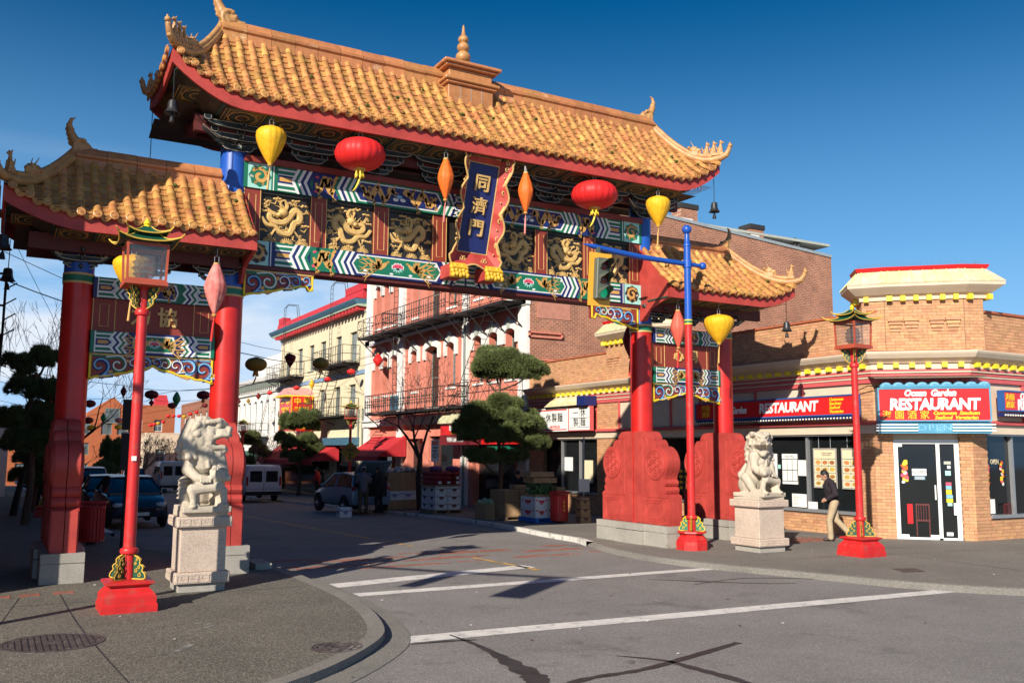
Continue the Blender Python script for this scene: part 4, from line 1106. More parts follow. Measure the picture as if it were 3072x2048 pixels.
def tile_roof(name, x0, x1, ze, zr, vmax, rows, ye=15.39, near=1, seed=0):
 """front slope tiled singly, back slope in one sheet; ze(x) eave height, vmax(x) upper limit (hip)"""
 rs = random.Random(seed)
 depth = YC - ye
 zc = ze((x0 + x1) / 2)
 g = lambda v: .70 * v + .30 * v * v
 def S(x, v): return Vector((x, ye + depth * v, zc + (zr - zc) * g(v) + (ze(x) - zc) * max(0, 1 - v) ** 1.4))
 # under-sheet, front and back
 mb = MB(); nx = int((x1 - x0) / .15); nv = 8
 for side in (0, 1):
  vs = []; fs = []
  for i in range(nx + 1):
   x = lerp(x0, x1, i / nx); vm = max(.02, vmax(x))
   for j in range(nv + 1):
    p = S(x, vm * j / nv)
    vs.append((p.x, p.y if side == 0 else 2 * YC - p.y, p.z))
  for i in range(nx):
   for j in range(nv):
    q = (i * (nv + 1) + j, (i + 1) * (nv + 1) + j, (i + 1) * (nv + 1) + j + 1, i * (nv + 1) + j + 1)
    fs.append(q if side == 0 else q[::-1])
  mb.add(vs, fs)
 # hip ends
 for (xe, sg) in ((x0, 1), (x1, -1)):
  if vmax(xe) < .5:
   vs = []; fs = []; m = 10
   xr = xe + sg * hipw
   for i in range(m + 1):
    t = i / m; v = t
    xx = xe + sg * hipw * v; p = S(xx, min(1, v))
    vs += [(p.x, p.y, p.z), (p.x, 2 * YC - p.y, p.z)]
   for i in range(m): fs.append((2 * i, 2 * i + 1, 2 * i + 3, 2 * i + 2))
   mb.add(vs, fs)
 roof = part(mb, name, M_tiled, gate, 60)
 ncol = int(round((x1 - x0) / SP))
 store = ([], []); pv = []; pf = []
 order = range(ncol)
 for c in order:
  x = x0 + (c + .5) * (x1 - x0) / ncol
  vm = min(1.0, vmax(x))
  k = max(1, int(round(rows * vm)))
  for r in range(k):
   v0 = vm * r / k; v1 = vm * (r + 1) / k
   a = S(x, v0); b = S(x, v1)
   u = Vector((1, 0, 0)); t = (b - a).normalized(); nn = u.cross(t).normalized();
   L = (b - a).length
   M = Matrix((u, t * ((L + .02) / L_), nn)).transposed().to_4x4()
   M.translation = a + nn * (.012 + rs.uniform(-.004, .004)) + u * rs.uniform(-.006, .006)
   M = M @ Matrix.Rotation(rs.uniform(-.02, .02), 4, 'Z')
   if BUDGET['cover_tile'] > 0:
    BUDGET['cover_tile'] -= 1; inst('cover_tile', ME_cover, roof, M)
   else: add_cover_np(M, store)
  a = S(x, 0); b = S(x, .12); t = (b - a).normalized()
  Mz = Matrix((Vector((1, 0, 0)), Vector((0, 0, 1)), Vector((0, -1, 0)))).transposed().to_4x4()
  Mz.translation = a + Vector((0, -.005, .02))
  if vm * rows > .5: inst('end_tile', ME_end, roof, Mz @ Matrix.Rotation(-.25, 4, 'X') @ Matrix.Rotation(rs.uniform(-.05, .05), 4, 'Y'))
  xg = x0 + c * (x1 - x0) / ncol
  if c > 0:
   a = S(xg, 0)
   Mz = Matrix((Vector((1, 0, 0)), Vector((0, 0, 1)), Vector((0, -1, 0)))).transposed().to_4x4()
   dz = (ze(xg + .05) - ze(xg - .05)) / .1
   Mz.translation = a + Vector((0, .005, .005))
   inst('drip_tile', ME_drip, roof, Mz @ Matrix.Rotation(math.atan(dz) * .8, 4, 'Z') @ Matrix.Rotation(.35, 4, 'X'))
   vm = min(1, vmax(xg)); kk = max(1, int(rows * 1.35 * vm))
   for r in range(kk):
    a = S(xg, vm * r / kk); b = S(xg, vm * (r + 1) / kk); t = (b - a).normalized(); nn = Vector((1, 0, 0)).cross(t).normalized()
    w = .075; h0 = .045 + rs.uniform(-.006, .006)
    q = len(pv)
    pv += [tuple(a + nn * h0 - Vector((w, 0, 0))), tuple(a + nn * (h0 - .016)), tuple(a + nn * h0 + Vector((w, 0, 0))), tuple(b + nn * .02 + Vector((w, 0, 0))), tuple(b + nn * .006), tuple(b + nn * .02 - Vector((w, 0, 0))), tuple(a + nn * .012 - Vector((w, 0, 0))), tuple(a + nn * .012 + Vector((w, 0, 0)))]
    pf += [(q, q + 1, q + 4, q + 5), (q + 1, q + 2, q + 3, q + 4), (q + 6, q + 7, q + 2, q + 1), (q + 6, q + 1, q, q)]
 V = [p for p in pv]
 mbp = MB(); mbp.v = [Vector(p) for p in pv]; mbp.f = [f if len(set(f)) == 4 else f[:3] for f in pf]; mbp.m = [0] * len(pf)
 part(mbp, 'pan_tiles', M_tiled, roof, kind='stuff')
 if store[0]:
  mbs = MB(); mbs.v = [Vector(p) for p in store[0]]; mbs.f = store[1]; mbs.m = [0] * len(store[1])
  part(mbs, 'cover_tiles', M_tile, roof, 60, kind='stuff')
 # moss cushions in the channels
 mbm = MB()
 for i in range(int(6 * (x1 - x0))):
  c = rs.randint(1, ncol - 1); x = x0 + c * (x1 - x0) / ncol; v = rs.uniform(.05, .8) * min(1, vmax(x))
  if rs.random() < .35:
   p = S(x + rs.uniform(-.04, .04), v); mbm.ell((p.x, p.y - .03, p.z + .05), (rs.uniform(.02, .055), rs.uniform(.02, .05), .03), 6, 4)
 part(mbm, 'moss', M_moss, roof, kind='stuff')
 return roof, S
def fascia(x0, x1, zb, zt, ends, name='fascia_board', y=15.44):
 n = 60
 for sy in (-1, 1):
  mb = MB()
  yy = YC + sy * (YC - y)
  a = [(lerp(x0, x1, i / n), yy, zb(lerp(x0, x1, i / n))) for i in range(n + 1)]; b = [(p[0], p[1], zt(p[0])) for p in a]
  for (d, fl) in ((0, 0), (-sy * .05, 1)):
   vs = [(p[0], p[1] + d, p[2]) for p in a] + [(p[0], p[1] + d, p[2]) for p in b]
   mb.add(vs, [(i, i + 1, n + 2 + i, n + 1 + i) for i in range(n)])
  vs = a + [(p[0], p[1] - sy * .05, p[2]) for p in a]; mb.add(vs, [(i, i + 1, n + 2 + i, n + 1 + i) for i in range(n)])
  part(mb, name, M_redm, gate, 40)
 for xe in ends:
  mb = MB(); m = 12; sg = 1 if xe < CX and xe == x0 or xe == x0 else -1
  vs = []
  for i in range(m + 1):
   t = i / m; yy = lerp(y, 2 * YC - y, t); dip = .16 * math.sin(PI * t)
   vs += [(xe, yy, zb(xe) - dip), (xe, yy, zt(xe) - dip), (xe + sg * .05, yy, zb(xe) - dip), (xe + sg * .05, yy, zt(xe) - dip)]
  fs = []
  for i in range(m):
   for (p, q) in ((0, 1), (1, 3), (3, 2), (2, 0)): fs.append((4 * i + p, 4 * i + q, 4 * i + 4 + q, 4 * i + 4 + p))
  mb.add(vs, fs); part(mb, name, M_redm, gate, 40)
def soffit(x0, x1, zb, y0, y1, dz, step):
 """panelled underside with painted rosettes"""
 n = int((x1 - x0) / step); root = None
 mb = MB()
 for k in range(n):
  a, b = lerp(x0, x1, k / n), lerp(x0, x1, (k + 1) / n)
  q = 4
  for j in range(q):
   xa, xb = lerp(a, b, j / q), lerp(a, b, (j + 1) / q)
   mb.add([(xa, y0, zb(xa) + .02), (xb, y0, zb(xb) + .02), (xb, y1, zb(xb) + dz), (xa, y1, zb(xa) + dz)], [(0, 1, 2, 3)], 0)
  c = Vector(((a + b) / 2, (y0 + y1) / 2, zb((a + b) / 2) + .02 + dz / 2 - .01))
  mb.box(a - .025, a + .025, y0, y1, zb(a) - .005, zb(a) + .03, 2)
  mb.M = Matrix.Translation(c) @ Matrix.Rotation(math.atan2(dz - .02, y1 - y0), 4, 'X')
  w, d = (b - a) * .5, (y1 - y0) * .5
  for (s, col) in ((.86, 1), (.78, 2), (.70, 1)):
   P = [(-w * s, -d * s), (w * s, -d * s), (w * s, d * s), (-w * s, d * s), (-w * s, -d * s)]; mb.ribbon(P, .018, -.004, 0, col)
  for (s, col) in ((.62, 1), (.44, 2), (.28, 1)):
   mb.ribbon([(w * s * math.cos(2 * PI * i / 16), d * s * 1.1 * math.sin(2 * PI * i / 16)) for i in range(17)], .03, -.006, 0, col)
  for sx in (-1, 1):
   for sy in (-1, 1): mb.ribbon([(sx * w * .62, sy * d * .62), (sx * w * .45, sy * d * .66), (sx * w * .6, sy * d * .4)], .02, -.006, 0, 1)
  mb.M = Matrix()
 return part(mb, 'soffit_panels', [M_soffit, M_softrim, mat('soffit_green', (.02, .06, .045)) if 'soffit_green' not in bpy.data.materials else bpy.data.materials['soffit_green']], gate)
def bracket_set(x, z0, y, s, big=False):
 """stepped bracket cluster: crossed arms with curled cups"""
 mb = MB()
 tiers = [(.30, 0.0), (.48, .16), (.64, .32)]
 for k, (hl, dz) in enumerate(tiers):
  hl *= s; z = z0 + dz * s; yk = y - .16 * k * s
  prof = [(-hl, .13 * s), (-hl, .05 * s), (-hl * .8, .0), (-hl * .3, -.02 * s), (hl * .3, -.02 * s), (hl * .8, 0), (hl, .05 * s), (hl, .13 * s), (hl * .82, .13 * s), (hl * .7, .07 * s), (-hl * .7, .07 * s), (-hl * .82, .13 * s)]
  mb.M = fr((x, yk, z), (1, 0, 0), (0, 0, 1))
  mb.prism([(-hl, .05 * s), (-hl * .8, 0), (-hl * .3, -.02 * s), (hl * .3, -.02 * s), (hl * .8, 0), (hl, .05 * s), (hl, .09 * s), (-hl, .09 * s)], -.06 * s, .06 * s, 0)
  mb.ribbon([(-hl, .05 * s), (-hl * .8, 0), (-hl * .3, -.02 * s), (hl * .3, -.02 * s), (hl * .8, 0), (hl, .05 * s)], .014, .062 * s, .006, 1)
  mb.ribbon([(-hl, .085 * s), (hl, .085 * s)], .010, .062 * s, .005, 1)
  for cx in (-hl, 0, hl):
   mb.box(cx - .065 * s, cx + .065 * s, .07 * s, .16 * s, -.065 * s, .07 * s, 0)
   mb.ribbon([(cx - .062 * s, .16 * s), (cx - .062 * s, .10 * s), (cx - .03 * s, .075 * s), (cx + .03 * s, .075 * s), (cx + .062 * s, .10 * s), (cx + .062 * s, .16 * s)], .013, .072 * s, .006, 1)
  # arm towards the street, its beak turned down
  mb.M = Matrix()
  L = (.22 + .17 * k) * s
  mb.chain([(x, y, z + .04 * s), (x, y - L, z + .02 * s), (x, y - L - .10 * s, z - .05 * s)], [.05 * s, .05 * s, .025 * s], 6, 0)
  mb.ribbon([], 0) if False else None
  mb.tube([(x - .03 * s, y - L * .4, z + .075 * s), (x - .02 * s, y - L, z + .06 * s), (x, y - L - .11 * s, z - .04 * s)], .012 * s, 4, 1)
  mb.tube([(x + .03 * s, y - L * .4, z + .075 * s), (x + .02 * s, y - L, z + .06 * s), (x, y - L - .11 * s, z - .04 * s)], .012 * s, 4, 1)
 if big:
  for (dx) in (-.7, .7):
   mb.chain([(x, y, z0 + .1), (x + dx * .6 * s, y - .1, z0 + .12), (x + dx * s, y - .25 * s, z0 + .25)], [.05, .05, .02], 6, 0)
   mb.tube([(x, y - .05, z0 + .14), (x + dx * .6 * s, y - .15, z0 + .16), (x + dx * s, y - .3 * s, z0 + .29)], .014, 4, 1)
 return part(mb, 'bracket_set', [M_brk, M_brkedge], gate, 40)
hipw = 1.02
end_t = lambda d, r=1.25: max(0.0, (r - d) / r) ** 1.8
mx0, mx1 = 2.2, 2 * CX - 2.2
dm = lambda x: max(0, min(x - mx0, mx1 - x))
zeM = lambda x: 8.08 + .57 * end_t(dm(x)); zbM = lambda x: 7.80 + .60 * end_t(dm(x)); ztM = lambda x: zeM(x) - .02
# nearest roof first so that its tiles are the single ones
lx0, lx1 = -.10, 3.72
dl = lambda x: max(0, x - lx0)
zeL = lambda x: 5.62 + .36 * end_t(dl(x), 1.15); zbL = lambda x: 5.37 + .34 * end_t(dl(x), 1.15)
mir = lambda f: (lambda x: f(2 * CX - x))
roofL, SL = tile_roof('left_side_roof', lx0, lx1, zeL, 6.86, lambda x: min(1, dl(x) / hipw), 8, seed=1)
roofM, SM = tile_roof('main_roof', mx0, mx1, zeM, 9.66, lambda x: min(1, dm(x) / hipw), 9, seed=2)
roofR, SR = tile_roof('right_side_roof', 2 * CX - lx1, 2 * CX - lx0, mir(zeL), 6.86, lambda x: min(1, max(0, 2 * CX - lx0 - x) / hipw), 8, seed=3)
fascia(mx0, mx1, zbM, ztM, (mx0, mx1))
fascia(lx0, lx1, zbL, lambda x: zeL(x) - .02, (lx0,))
fascia(2 * CX - lx1, 2 * CX - lx0, mir(zbL), lambda x: mir(zeL)(x) - .02, (2 * CX - lx0,))
for xe in (lx1 - .03, 2 * CX - lx1 + .03):         # closing boards at the inner ends of the side roofs
 sg = 1 if xe > CX else -1
 M = Matrix(((0, 0, 1, xe - .03), (1, 0, 0, 0), (0, 1, 0, 0), (0, 0, 0, 1)))
 mb = MB(M); P = [(15.5, 5.37), (15.5, 5.60)] + [(SL(2.5, v).y, SL(2.5, v).z) for v in (.1, .3, .5, .7, .9, 1)]
 P = P + [(2 * YC - p[0], p[1]) for p in P[::-1]]
 P += [(2 * YC - 16.15, 5.2), (2 * YC - 16.3, 4.95), (16.3, 4.95), (16.15, 5.2)]
 for i in range(len(P) - 1): pass
 mb.prism(P, 0, .06); part(mb, 'gable_board', M_redm, gate)
soffit(mx0 + .1, mx1 - .1, zbM, 15.50, 16.30, .0, .78)
soffit(lx0 + .1, lx1, zbL, 15.50, 16.2, .0, .62)
soffit(2 * CX - lx1, 2 * CX - lx0 - .1, mir(zbL), 15.50, 16.2, .0, .62)
mb = MB(); mb.box(2.75, 2 * CX - 2.75, 16.30, 16.42, 7.60, 7.90); mb.box(2.75, 2 * CX - 2.75, 17.2, 17.35, 7.78, 8.0); mb.box(2.75, 2 * CX - 2.75, 16.55, 16.85, 7.84, 8.2)
mb.box(2.75, 2.9, 16.42, 17.2, 7.72, 7.9); mb.box(2 * CX - 2.9, 2 * CX - 2.75, 16.42, 17.2, 7.72, 7.9)
part(mb, 'purlin', M_darkred, gate)
mb = MB()
mb.add([(3.2, 16.0, 8.45), (2 * CX - 3.2, 16.0, 8.45), (2 * CX - 3.2, 17.4, 8.45), (3.2, 17.4, 8.45)], [(0, 1, 2, 3)])
mb.add([(2.3, 16.15, 8.0), (2 * CX - 2.3, 16.15, 8.0), (2 * CX - 2.3, 17.25, 8.0), (2.3, 17.25, 8.0)], [(0, 1, 2, 3)])
mb.add([(2.2, 17.25, 8.0), (2 * CX - 2.2, 17.25, 8.0), (2 * CX - 2.2, 17.88, 7.82), (2.2, 17.88, 7.82)], [(0, 1, 2, 3)])
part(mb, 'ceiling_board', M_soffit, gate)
for (x0, x1) in ((.3, 3.6), (2 * CX - 3.6, 2 * CX - .3)):
 mb = MB(); mb.box(x0, x1, 16.2, 16.32, 5.18, 5.44); mb.box(x0, x1, 17.16, 17.3, 5.22, 5.46); mb.box(x0, x1, 16.55, 16.85, 5.38, 5.6)
 part(mb, 'purlin', M_darkred, gate)
 mb = MB(); mb.add([(x0 - .2, 16.2, 5.48), (x1 + .1, 16.2, 5.48), (x1 + .1, 17.86, 5.44), (x0 - .2, 17.86, 5.44)], [(0, 1, 2, 3)]); part(mb, 'ceiling_board', M_soffit, gate)
for i, x in enumerate([3.55, 4.88, 6.2, 7.53, 8.87, 10.2, 11.52, 2 * CX - 3.55]): bracket_set(x, 7.40, YC - .2, .95, i in (0, 7))
for x in (1.09, 2.25, 3.25, 2 * CX - 3.25, 2 * CX - 2.25, 2 * CX - 1.09): bracket_set(x, 4.98, YC - .14, .72, x in (1.09, 2 * CX - 1.09))
# ridges
def ridge_run(x0, x1, zb, zt, name='ridge_course', t=.13):
 n = max(1, int((x1 - x0) / .42)); h = zt - zb
 for i in range(n):
  a, b = lerp(x0, x1, i / n), lerp(x0, x1, (i + 1) / n); j = random.uniform(-.006, .006)
  mb = MB(); e = .004
  P = [(-t - .05, 0), (-t - .05, .10 * h), (-t - .01, .16 * h), (-t - .01, .46 * h), (-t - .05, .52 * h), (-t - .06, .62 * h), (-t, .68 * h), (-t + .02, .82 * h), (-.05, .97 * h), (0, h)]
  P = P + [(-p[0], p[1]) for p in P[-2::-1]]
  mb.M = Matrix(((0, 0, 1, a + e), (1, 0, 0, YC), (0, 1, 0, zb + j), (0, 0, 0, 1)))
  mb.prism(P, 0, b - a - 2 * e); part(mb, name, M_ridge, gate)
ridge_run(3.20, 7.72, 9.45, 9.93); ridge_run(8.68, 2 * CX - 3.20, 9.45, 9.93)
ridge_run(.92, 3.32, 6.68, 7.08, t=.11); ridge_run(2 * CX - 3.32, 2 * CX - .92, 6.68, 7.08, t=.11)
mb = MB()
for (x0, x1, d, z0, z1) in ((7.68, 8.72, .40, 9.05, 9.50), (7.62, 8.78, .46, 9.50, 9.56), (7.57, 8.83, .51, 9.56, 9.62), (7.64, 8.76, .44, 9.62, 9.67), (7.70, 8.70, .38, 9.67, 9.86), (7.60, 8.80, .47, 9.86, 9.92), (7.54, 8.86, .53, 9.92, 9.99), (7.62, 8.78, .45, 9.99, 10.03)):
 mb.bbox(x0, x1, YC - d, YC + d, z0, z1, .015)
ped = part(mb, 'ridge_pedestal', M_ridge, gate)
mb = MB()
for x in (7.95, 8.2, 8.45): mb.box(x - .006, x + .006, YC - .404, YC - .38, 9.06, 9.5)
part(mb, 'pedestal_joint', M_conc, ped)
mb = MB()
mb.lathe([(.17, 10.03), (.20, 10.06), (.17, 10.13), (.10, 10.20)] + [(.145 * math.sin(a) + .02, 10.30 - .13 * math.cos(a)) for a in np.linspace(.7, 2.5, 6)] + [(.12 * math.sin(a) + .015, 10.52 - .11 * math.cos(a)) for a in np.linspace(.6, 2.5, 6)] + [(.105 * math.sin(a) + .01, 10.70 - .09 * math.cos(a)) for a in np.linspace(.6, 2.4, 6)] + [(.05, 10.79), (.035, 10.88), (.022, 11.0), (.001, 11.04)], 20, (8.2, YC, 0))
part(mb, 'finial', M_orn, gate, 50)
for (x, z, sg, s) in ((3.22, 9.78, 1, .74), (2 * CX - 3.22, 9.78, -1, .66), (.90, 6.94, 1, .62), (2 * CX - .86, 6.94, -1, .58)):
 M = Matrix.Translation((x, YC, z)) @ Matrix.Diagonal((sg * s, s, s, 1)); inst('ridge_dragon', ME_chiwen, gate, M)
def hip(S, xe, sg, zc, figs):
 """ridge down the front (and back) hip with its little procession"""
 for back in (0, 1):
  pts = []
  for i in range(9):
   v = 1 - i / 8; p = S(xe + sg * hipw * v, v); pts.append(Vector((p.x, p.y if not back else 2 * YC - p.y, p.z + .09)))
  e = pts[-1]; d = (pts[-1] - pts[-2]).normalized()
  tip = [e + d * .12 + Vector((0, 0, .04)), e + d * .20 + Vector((0, 0, .16)), e + d * .20 + Vector((-sg * .02, 0, .32))]
  mb = MB(); mb.tube(pts, [.085] * 9, 8); mb.tube([p + Vector((0, 0, .10)) for p in pts[:-1]], .055, 8)
  mb.tube([pts[-2], e] + tip, [.08, .08, .07, .05, .015], 8)
  for q in range(4): mb.ell(e + d * (.13 + .03 * q) + Vector((0, 0, .02 + .07 * q)), (.06, .06, .05), 7, 5)
  part(mb, 'hip_ridge', M_orn, gate, 50)
  yaw = math.atan2(-d.y, -d.x)
  for k in range(figs):
   p = pts[-1].lerp(pts[-3], (k + .15) / figs * 1.15 if figs > 1 else .3)
   inst('ridge_beast', ME_beast, gate, Matrix.Translation(p + Vector((0, 0, .10))) @ Matrix.Rotation(yaw, 4, 'Z') @ Matrix.Scale(.72, 4))
  p = pts[5]; inst('hip_dragon', ME_hipdragon, gate, Matrix.Translation(p + Vector((0, 0, .10))) @ Matrix.Rotation(yaw, 4, 'Z') @ Matrix.Scale(.72, 4))
 # round tile ends along the end eave
 Mx = Matrix((Vector((0, 1, 0)), Vector((0, 0, 1)), Vector((-sg, 0, 0)))).transposed().to_4x4()
 for k in range(9):
  yy = 15.5 + (k + .5) * 2 * (YC - 15.5) / 9; t = (yy - 15.5) / (2 * (YC - 15.5)); p = S(xe, 0)
  M = Mx.copy(); M.translation = Vector((xe - sg * .04, yy, p.z + .03 - .16 * math.sin(PI * t))); inst('end_tile', ME_end, gate, M)
  M = Mx.copy(); M.translation = Vector((xe - sg * .03, yy + .13, p.z - .16 * math.sin(PI * t))); inst('drip_tile', ME_drip, gate, M)
hip(SM, mx0, 1, 8.1, 3); hip(SM, mx1, -1, 8.1, 3); hip(SL, lx0, 1, 5.6, 1); hip(SR, 2 * CX - lx0, -1, 5.6, 1)
# ------------------------------------------------------------------ guardian lions
def lion_blob():
 b = MB()
 for sx in (-1, 1):
  b.ell((sx * .19, .14, .20), (.14, .24, .21)); b.chain([(sx * .24, .10, .34), (sx * .27, -.06, .16), (sx * .27, -.12, .07)], [.13, .10, .08], 10)
  b.ell((sx * .27, -.19, .055), (.085, .13, .06))
  for k in range(4): b.ell((sx * .27 - .06 + .04 * k, -.30, .04), (.024, .045, .036), 8, 6)
  b.ell((sx * .17, -.10, .80), (.12, .13, .14))
 for k in range(5): b.ell((-.285, .06 - .02 * k, .14 + .065 * k), (.10, .11, .028))       # ringed hind leg
 b.chain([(0, .16, .26), (0, .04, .55), (0, -.02, .84)], [.25, .24, .21], 14)
 b.ell((0, -.14, .70), (.20, .14, .21)); b.ell((.07, -.24, .72), (.06, .04, .07)); b.ell((-.07, -.24, .72), (.06, .04, .07))
 b.cap((.0, -.27, .84), (.02, -.275, .60), .018, .035, 8); b.ell((0, -.28, .82), (.04, .02, .03)); b.ell((.0, -.28, .74), (.035, .02, .03))
 # outer arm down to the cub's back
 b.chain([(-.20, -.08, .80), (-.27, -.16, .56), (-.14, -.31, .44), (-.06, -.36, .42)], [.115, .095, .075, .07], 10)
 for k in range(4): b.cap((-.10 + .04 * k, -.40, .45), (-.11 + .045 * k, -.455, .385), .027, .022, 8)
 b.chain([(.20, -.08, .80), (.26, -.16, .56), (.25, -.22, .50)], [.115, .09, .08], 10)
 # the cub (standing across the front)
 b.chain([(-.20, -.36, .27), (-.02, -.37, .29), (.15, -.37, .31)], [.10, .085, .10], 10)
 for (x, y) in ((-.22, -.38), (-.16, -.30), (.24, -.38), (.17, -.29)):
  b.chain([(x, y, .24), (x + .02, y, .12), (x + .01, y - .03, .05)], [.075, .055, .055], 8); b.ell((x + .01, y - .07, .035), (.06, .075, .038))
 b.ell((.20, -.36, .48), (.12, .12, .12)); b.ell((.27, -.44, .44), (.07, .06, .055))
 for k in range(9):
  a = k * .7; b.ell((.16 + .10 * math.cos(a), -.35 + .07 * math.sin(a * 1.3), .50 + .09 * math.sin(a)), .052, 8, 6)
 for k in range(5): b.ell((.10 + .045 * k, -.455, .52 - .01 * k), (.018, .02, .10), 6, 5)
 # neck, mane, head turned to the side (+x)
 yaw = math.radians(LYAW)
 F = Vector((math.sin(yaw), -math.cos(yaw), 0)); S = Vector((math.cos(yaw), math.sin(yaw), 0)); U = Vector((0, 0, 1)); O = Vector((-.04, -.06, 1.05))
 def P(f, s, u): return O + F * f + S * s + U * u
 R = Matrix((F, S, U)).transposed()
 b.ell(P(-.07, 0, -.02), (.24, .25, .29), 16, 10, 0, R); b.ell(P(.06, 0, .09), (.20, .185, .17), 14, 9, 0, R); b.ell(P(0, 0, -.2), (.22, .21, .16), 14, 9, 0, R)
 b.ell(P(.26, 0, .06), (.15, .135, .085), 14, 9, 0, R); b.ell(P(.395, 0, .105), (.05, .085, .055), 12, 8, 0, R)       # muzzle, nose
 for s in (-1, 1):
  b.ell(P(.395, s * .06, .08), (.035, .035, .035), 8, 6, 0, R)
  b.ell(P(.245, s * .105, .165), (.052, .05, .05), 12, 8, 0, R); b.chain([P(.33, s * .03, .18), P(.25, s * .13, .235), P(.10, s * .20, .21)], [.045, .05, .035], 8)
  b.chain([P(.40, s * .085, .02), P(.28, s * .135, .02), P(.15, s * .16, -.03), P(.13, s * .165, -.12)], [.035, .038, .035, .03], 8)
  b.cap(P(.355, s * .075, .02), P(.36, s * .075, -.055), .022, .008, 7)
  b.chain([P(.33, s * .06, -.165), P(.20, s * .12, -.165), P(.10, s * .16, -.12)], [.035, .04, .045], 8)
  b.ell(P(.10, s * .15, .0), (.10, .06, .12), 12, 8, 0, R)
  b.chain([P(.0, s * .19, .16), P(-.05, s * .25, .17), P(-.10, s * .25, .10)], [.05, .055, .03], 8)
 b.ell(P(.24, 0, -.19), (.14, .09, .045), 12, 8, 0, R); b.ell(P(.33, 0, -.20), (.055, .07, .055), 10, 7, 0, R); b.ell(P(.24, 0, -.135), (.12, .06, .02), 10, 6, 0, R)
 rs = random.Random(4)
 # the mane: long flattened locks lying back and down, curled at their ends
 for (f0, u0, n, ln) in ((.02, .20, 7, .20), (-.10, .16, 9, .24), (-.16, .02, 9, .26), (-.12, -.14, 9, .20)):
  for k in range(n):
   a = lerp(-2.0, 2.0, k / (n - 1)); rr = .235 - .25 * abs(u0) * (u0 > 0)
   s0 = rr * math.sin(a); fb = f0 - .10 * math.cos(a) - .02
   q0 = P(fb, s0, u0 + .05); q1 = P(fb - .05, s0 * 1.12, u0 - ln * .4); q2 = P(fb - .07 * math.cos(a), s0 * 1.14 + .03 * (-1) ** k, u0 - ln * .85)
   b.chain([q0, q1, q2], [.055, .06, .045], 8)
   b.ell(q2 + F * -.015, (.055, .055, .05), 8, 6)
 for k in range(5): b.ell(P(-.02 + .07 * k, 0, .275 - .012 * k * k), (.06, .075, .04), 9, 6, 0, R)
 for k in range(7):
  a = lerp(-1.5, 1.5, k / 6); b.ell(P(.08 + .10 * math.cos(a), .17 * math.sin(a), -.25), (.05, .05, .05), 8, 6)
 b.chain([(.05, .33, .1), (.1, .36, .4), (.02, .3, .62)], [.09, .10, .05], 8)
 b.box(-.36, .36, -.48, .40, -.06, .03)
 return b
LYAW = 72
_lb = lion_blob()
ME_lion = blob(_lb, 'lion_body', M_lion, .0135, 1)
LYAW = 38
_lb2 = lion_blob(); _lb2.v = [Vector((-p.x, p.y, p.z)) for p in _lb2.v]; _lb2.f = [f[::-1] for f in _lb2.f]
ME_lion2 = blob(_lb2, 'lion_body', M_lion, .0135, 1)
def keypat(mb, x0, x1, y, z0, z1, axis):
 """Greek-key fret in relief"""
 n = int((x1 - x0) / .135); w = (x1 - x0) / n; h = z1 - z0; t = .016
 for i in range(n):
  a = x0 + i * w
  segs = [((.06, .15), (.94, .15)), ((.94, .15), (.94, .5)), ((.94, .5), (.4, .5)), ((.06, .15), (.06, .85)), ((.06, .85), (.74, .85)), ((.4, .5), (.4, .65))]
  for (p, q) in segs:
   xa, xb = sorted((a + p[0] * w, a + q[0] * w)); za, zb = sorted((z0 + p[1] * h, z0 + q[1] * h))
   d = .005 if za == zb else .0075
   if axis == 'y': mb.box(xa - t / 2, xb + t / 2, y - d, y + .01, za - t / 2, zb + t / 2)
   else: mb.box(y - d, y + .01, xa - t / 2, xb + t / 2, za - t / 2, zb + t / 2)
def pedestal(x, y, label, s):
 t = thing('lion_pedestal', label, 'pedestal', (x, y, 0), 0, 'lion pedestals')
 def B(h, z0, z1, b, name, m, parent=t):
  mb = MB(); mb.bbox(x - h, x + h, y - h, y + h, z0, z1, b); return part(mb, name, m, parent)
 B(.35 * s, -.1, .115, .01, 'footing', M_conc)
 bb = B(.41 * s, .115, .27, .012, 'base_band', M_plinth)
 B(.345 * s, .27, .90, .01, 'shaft', M_plinth)
 cb = B(.415 * s, .90, 1.045, .012, 'cap_band', M_plinth)
 B(.355 * s, 1.045, 1.13, .008, 'top_slab', M_lion)
 for (z0, z1, h, p) in ((.13, .255, .41 * s, bb), (.915, 1.03, .415 * s, cb)):
  mb = MB(); keypat(mb, x - h + .02, x + h - .02, y - h, z0, z1, 'y'); keypat(mb, y - h + .02, y + h - .02, x - h, z0, z1, 'x'); part(mb, 'key_fret', M_plinth, p)
 return t
pedestal(2.72, 14.05, 'pink granite pedestal with key fret bands under the left lion', .92)
pedestal(13.96, 14.22, 'pink granite pedestal with key fret bands under the right lion', 1.02)
o = inst('lion_statue', ME_lion, None, Matrix.Translation((2.74, 14.06, 1.16)) @ Matrix.Diagonal((.94, .86, .98, 1)))
lab(o, 'carved stone lion with open jaws and a cub, on the left pedestal', 'statue', 'guardian lions')
o = inst('lion_statue', ME_lion2, None, Matrix.Translation((13.96, 14.24, 1.16)) @ Matrix.Rotation(.12, 4, 'Z') @ Matrix.Diagonal((1, .9, .95, 1)))
lab(o, 'pale stone lion facing the street, on the right pedestal', 'statue', 'guardian lions')
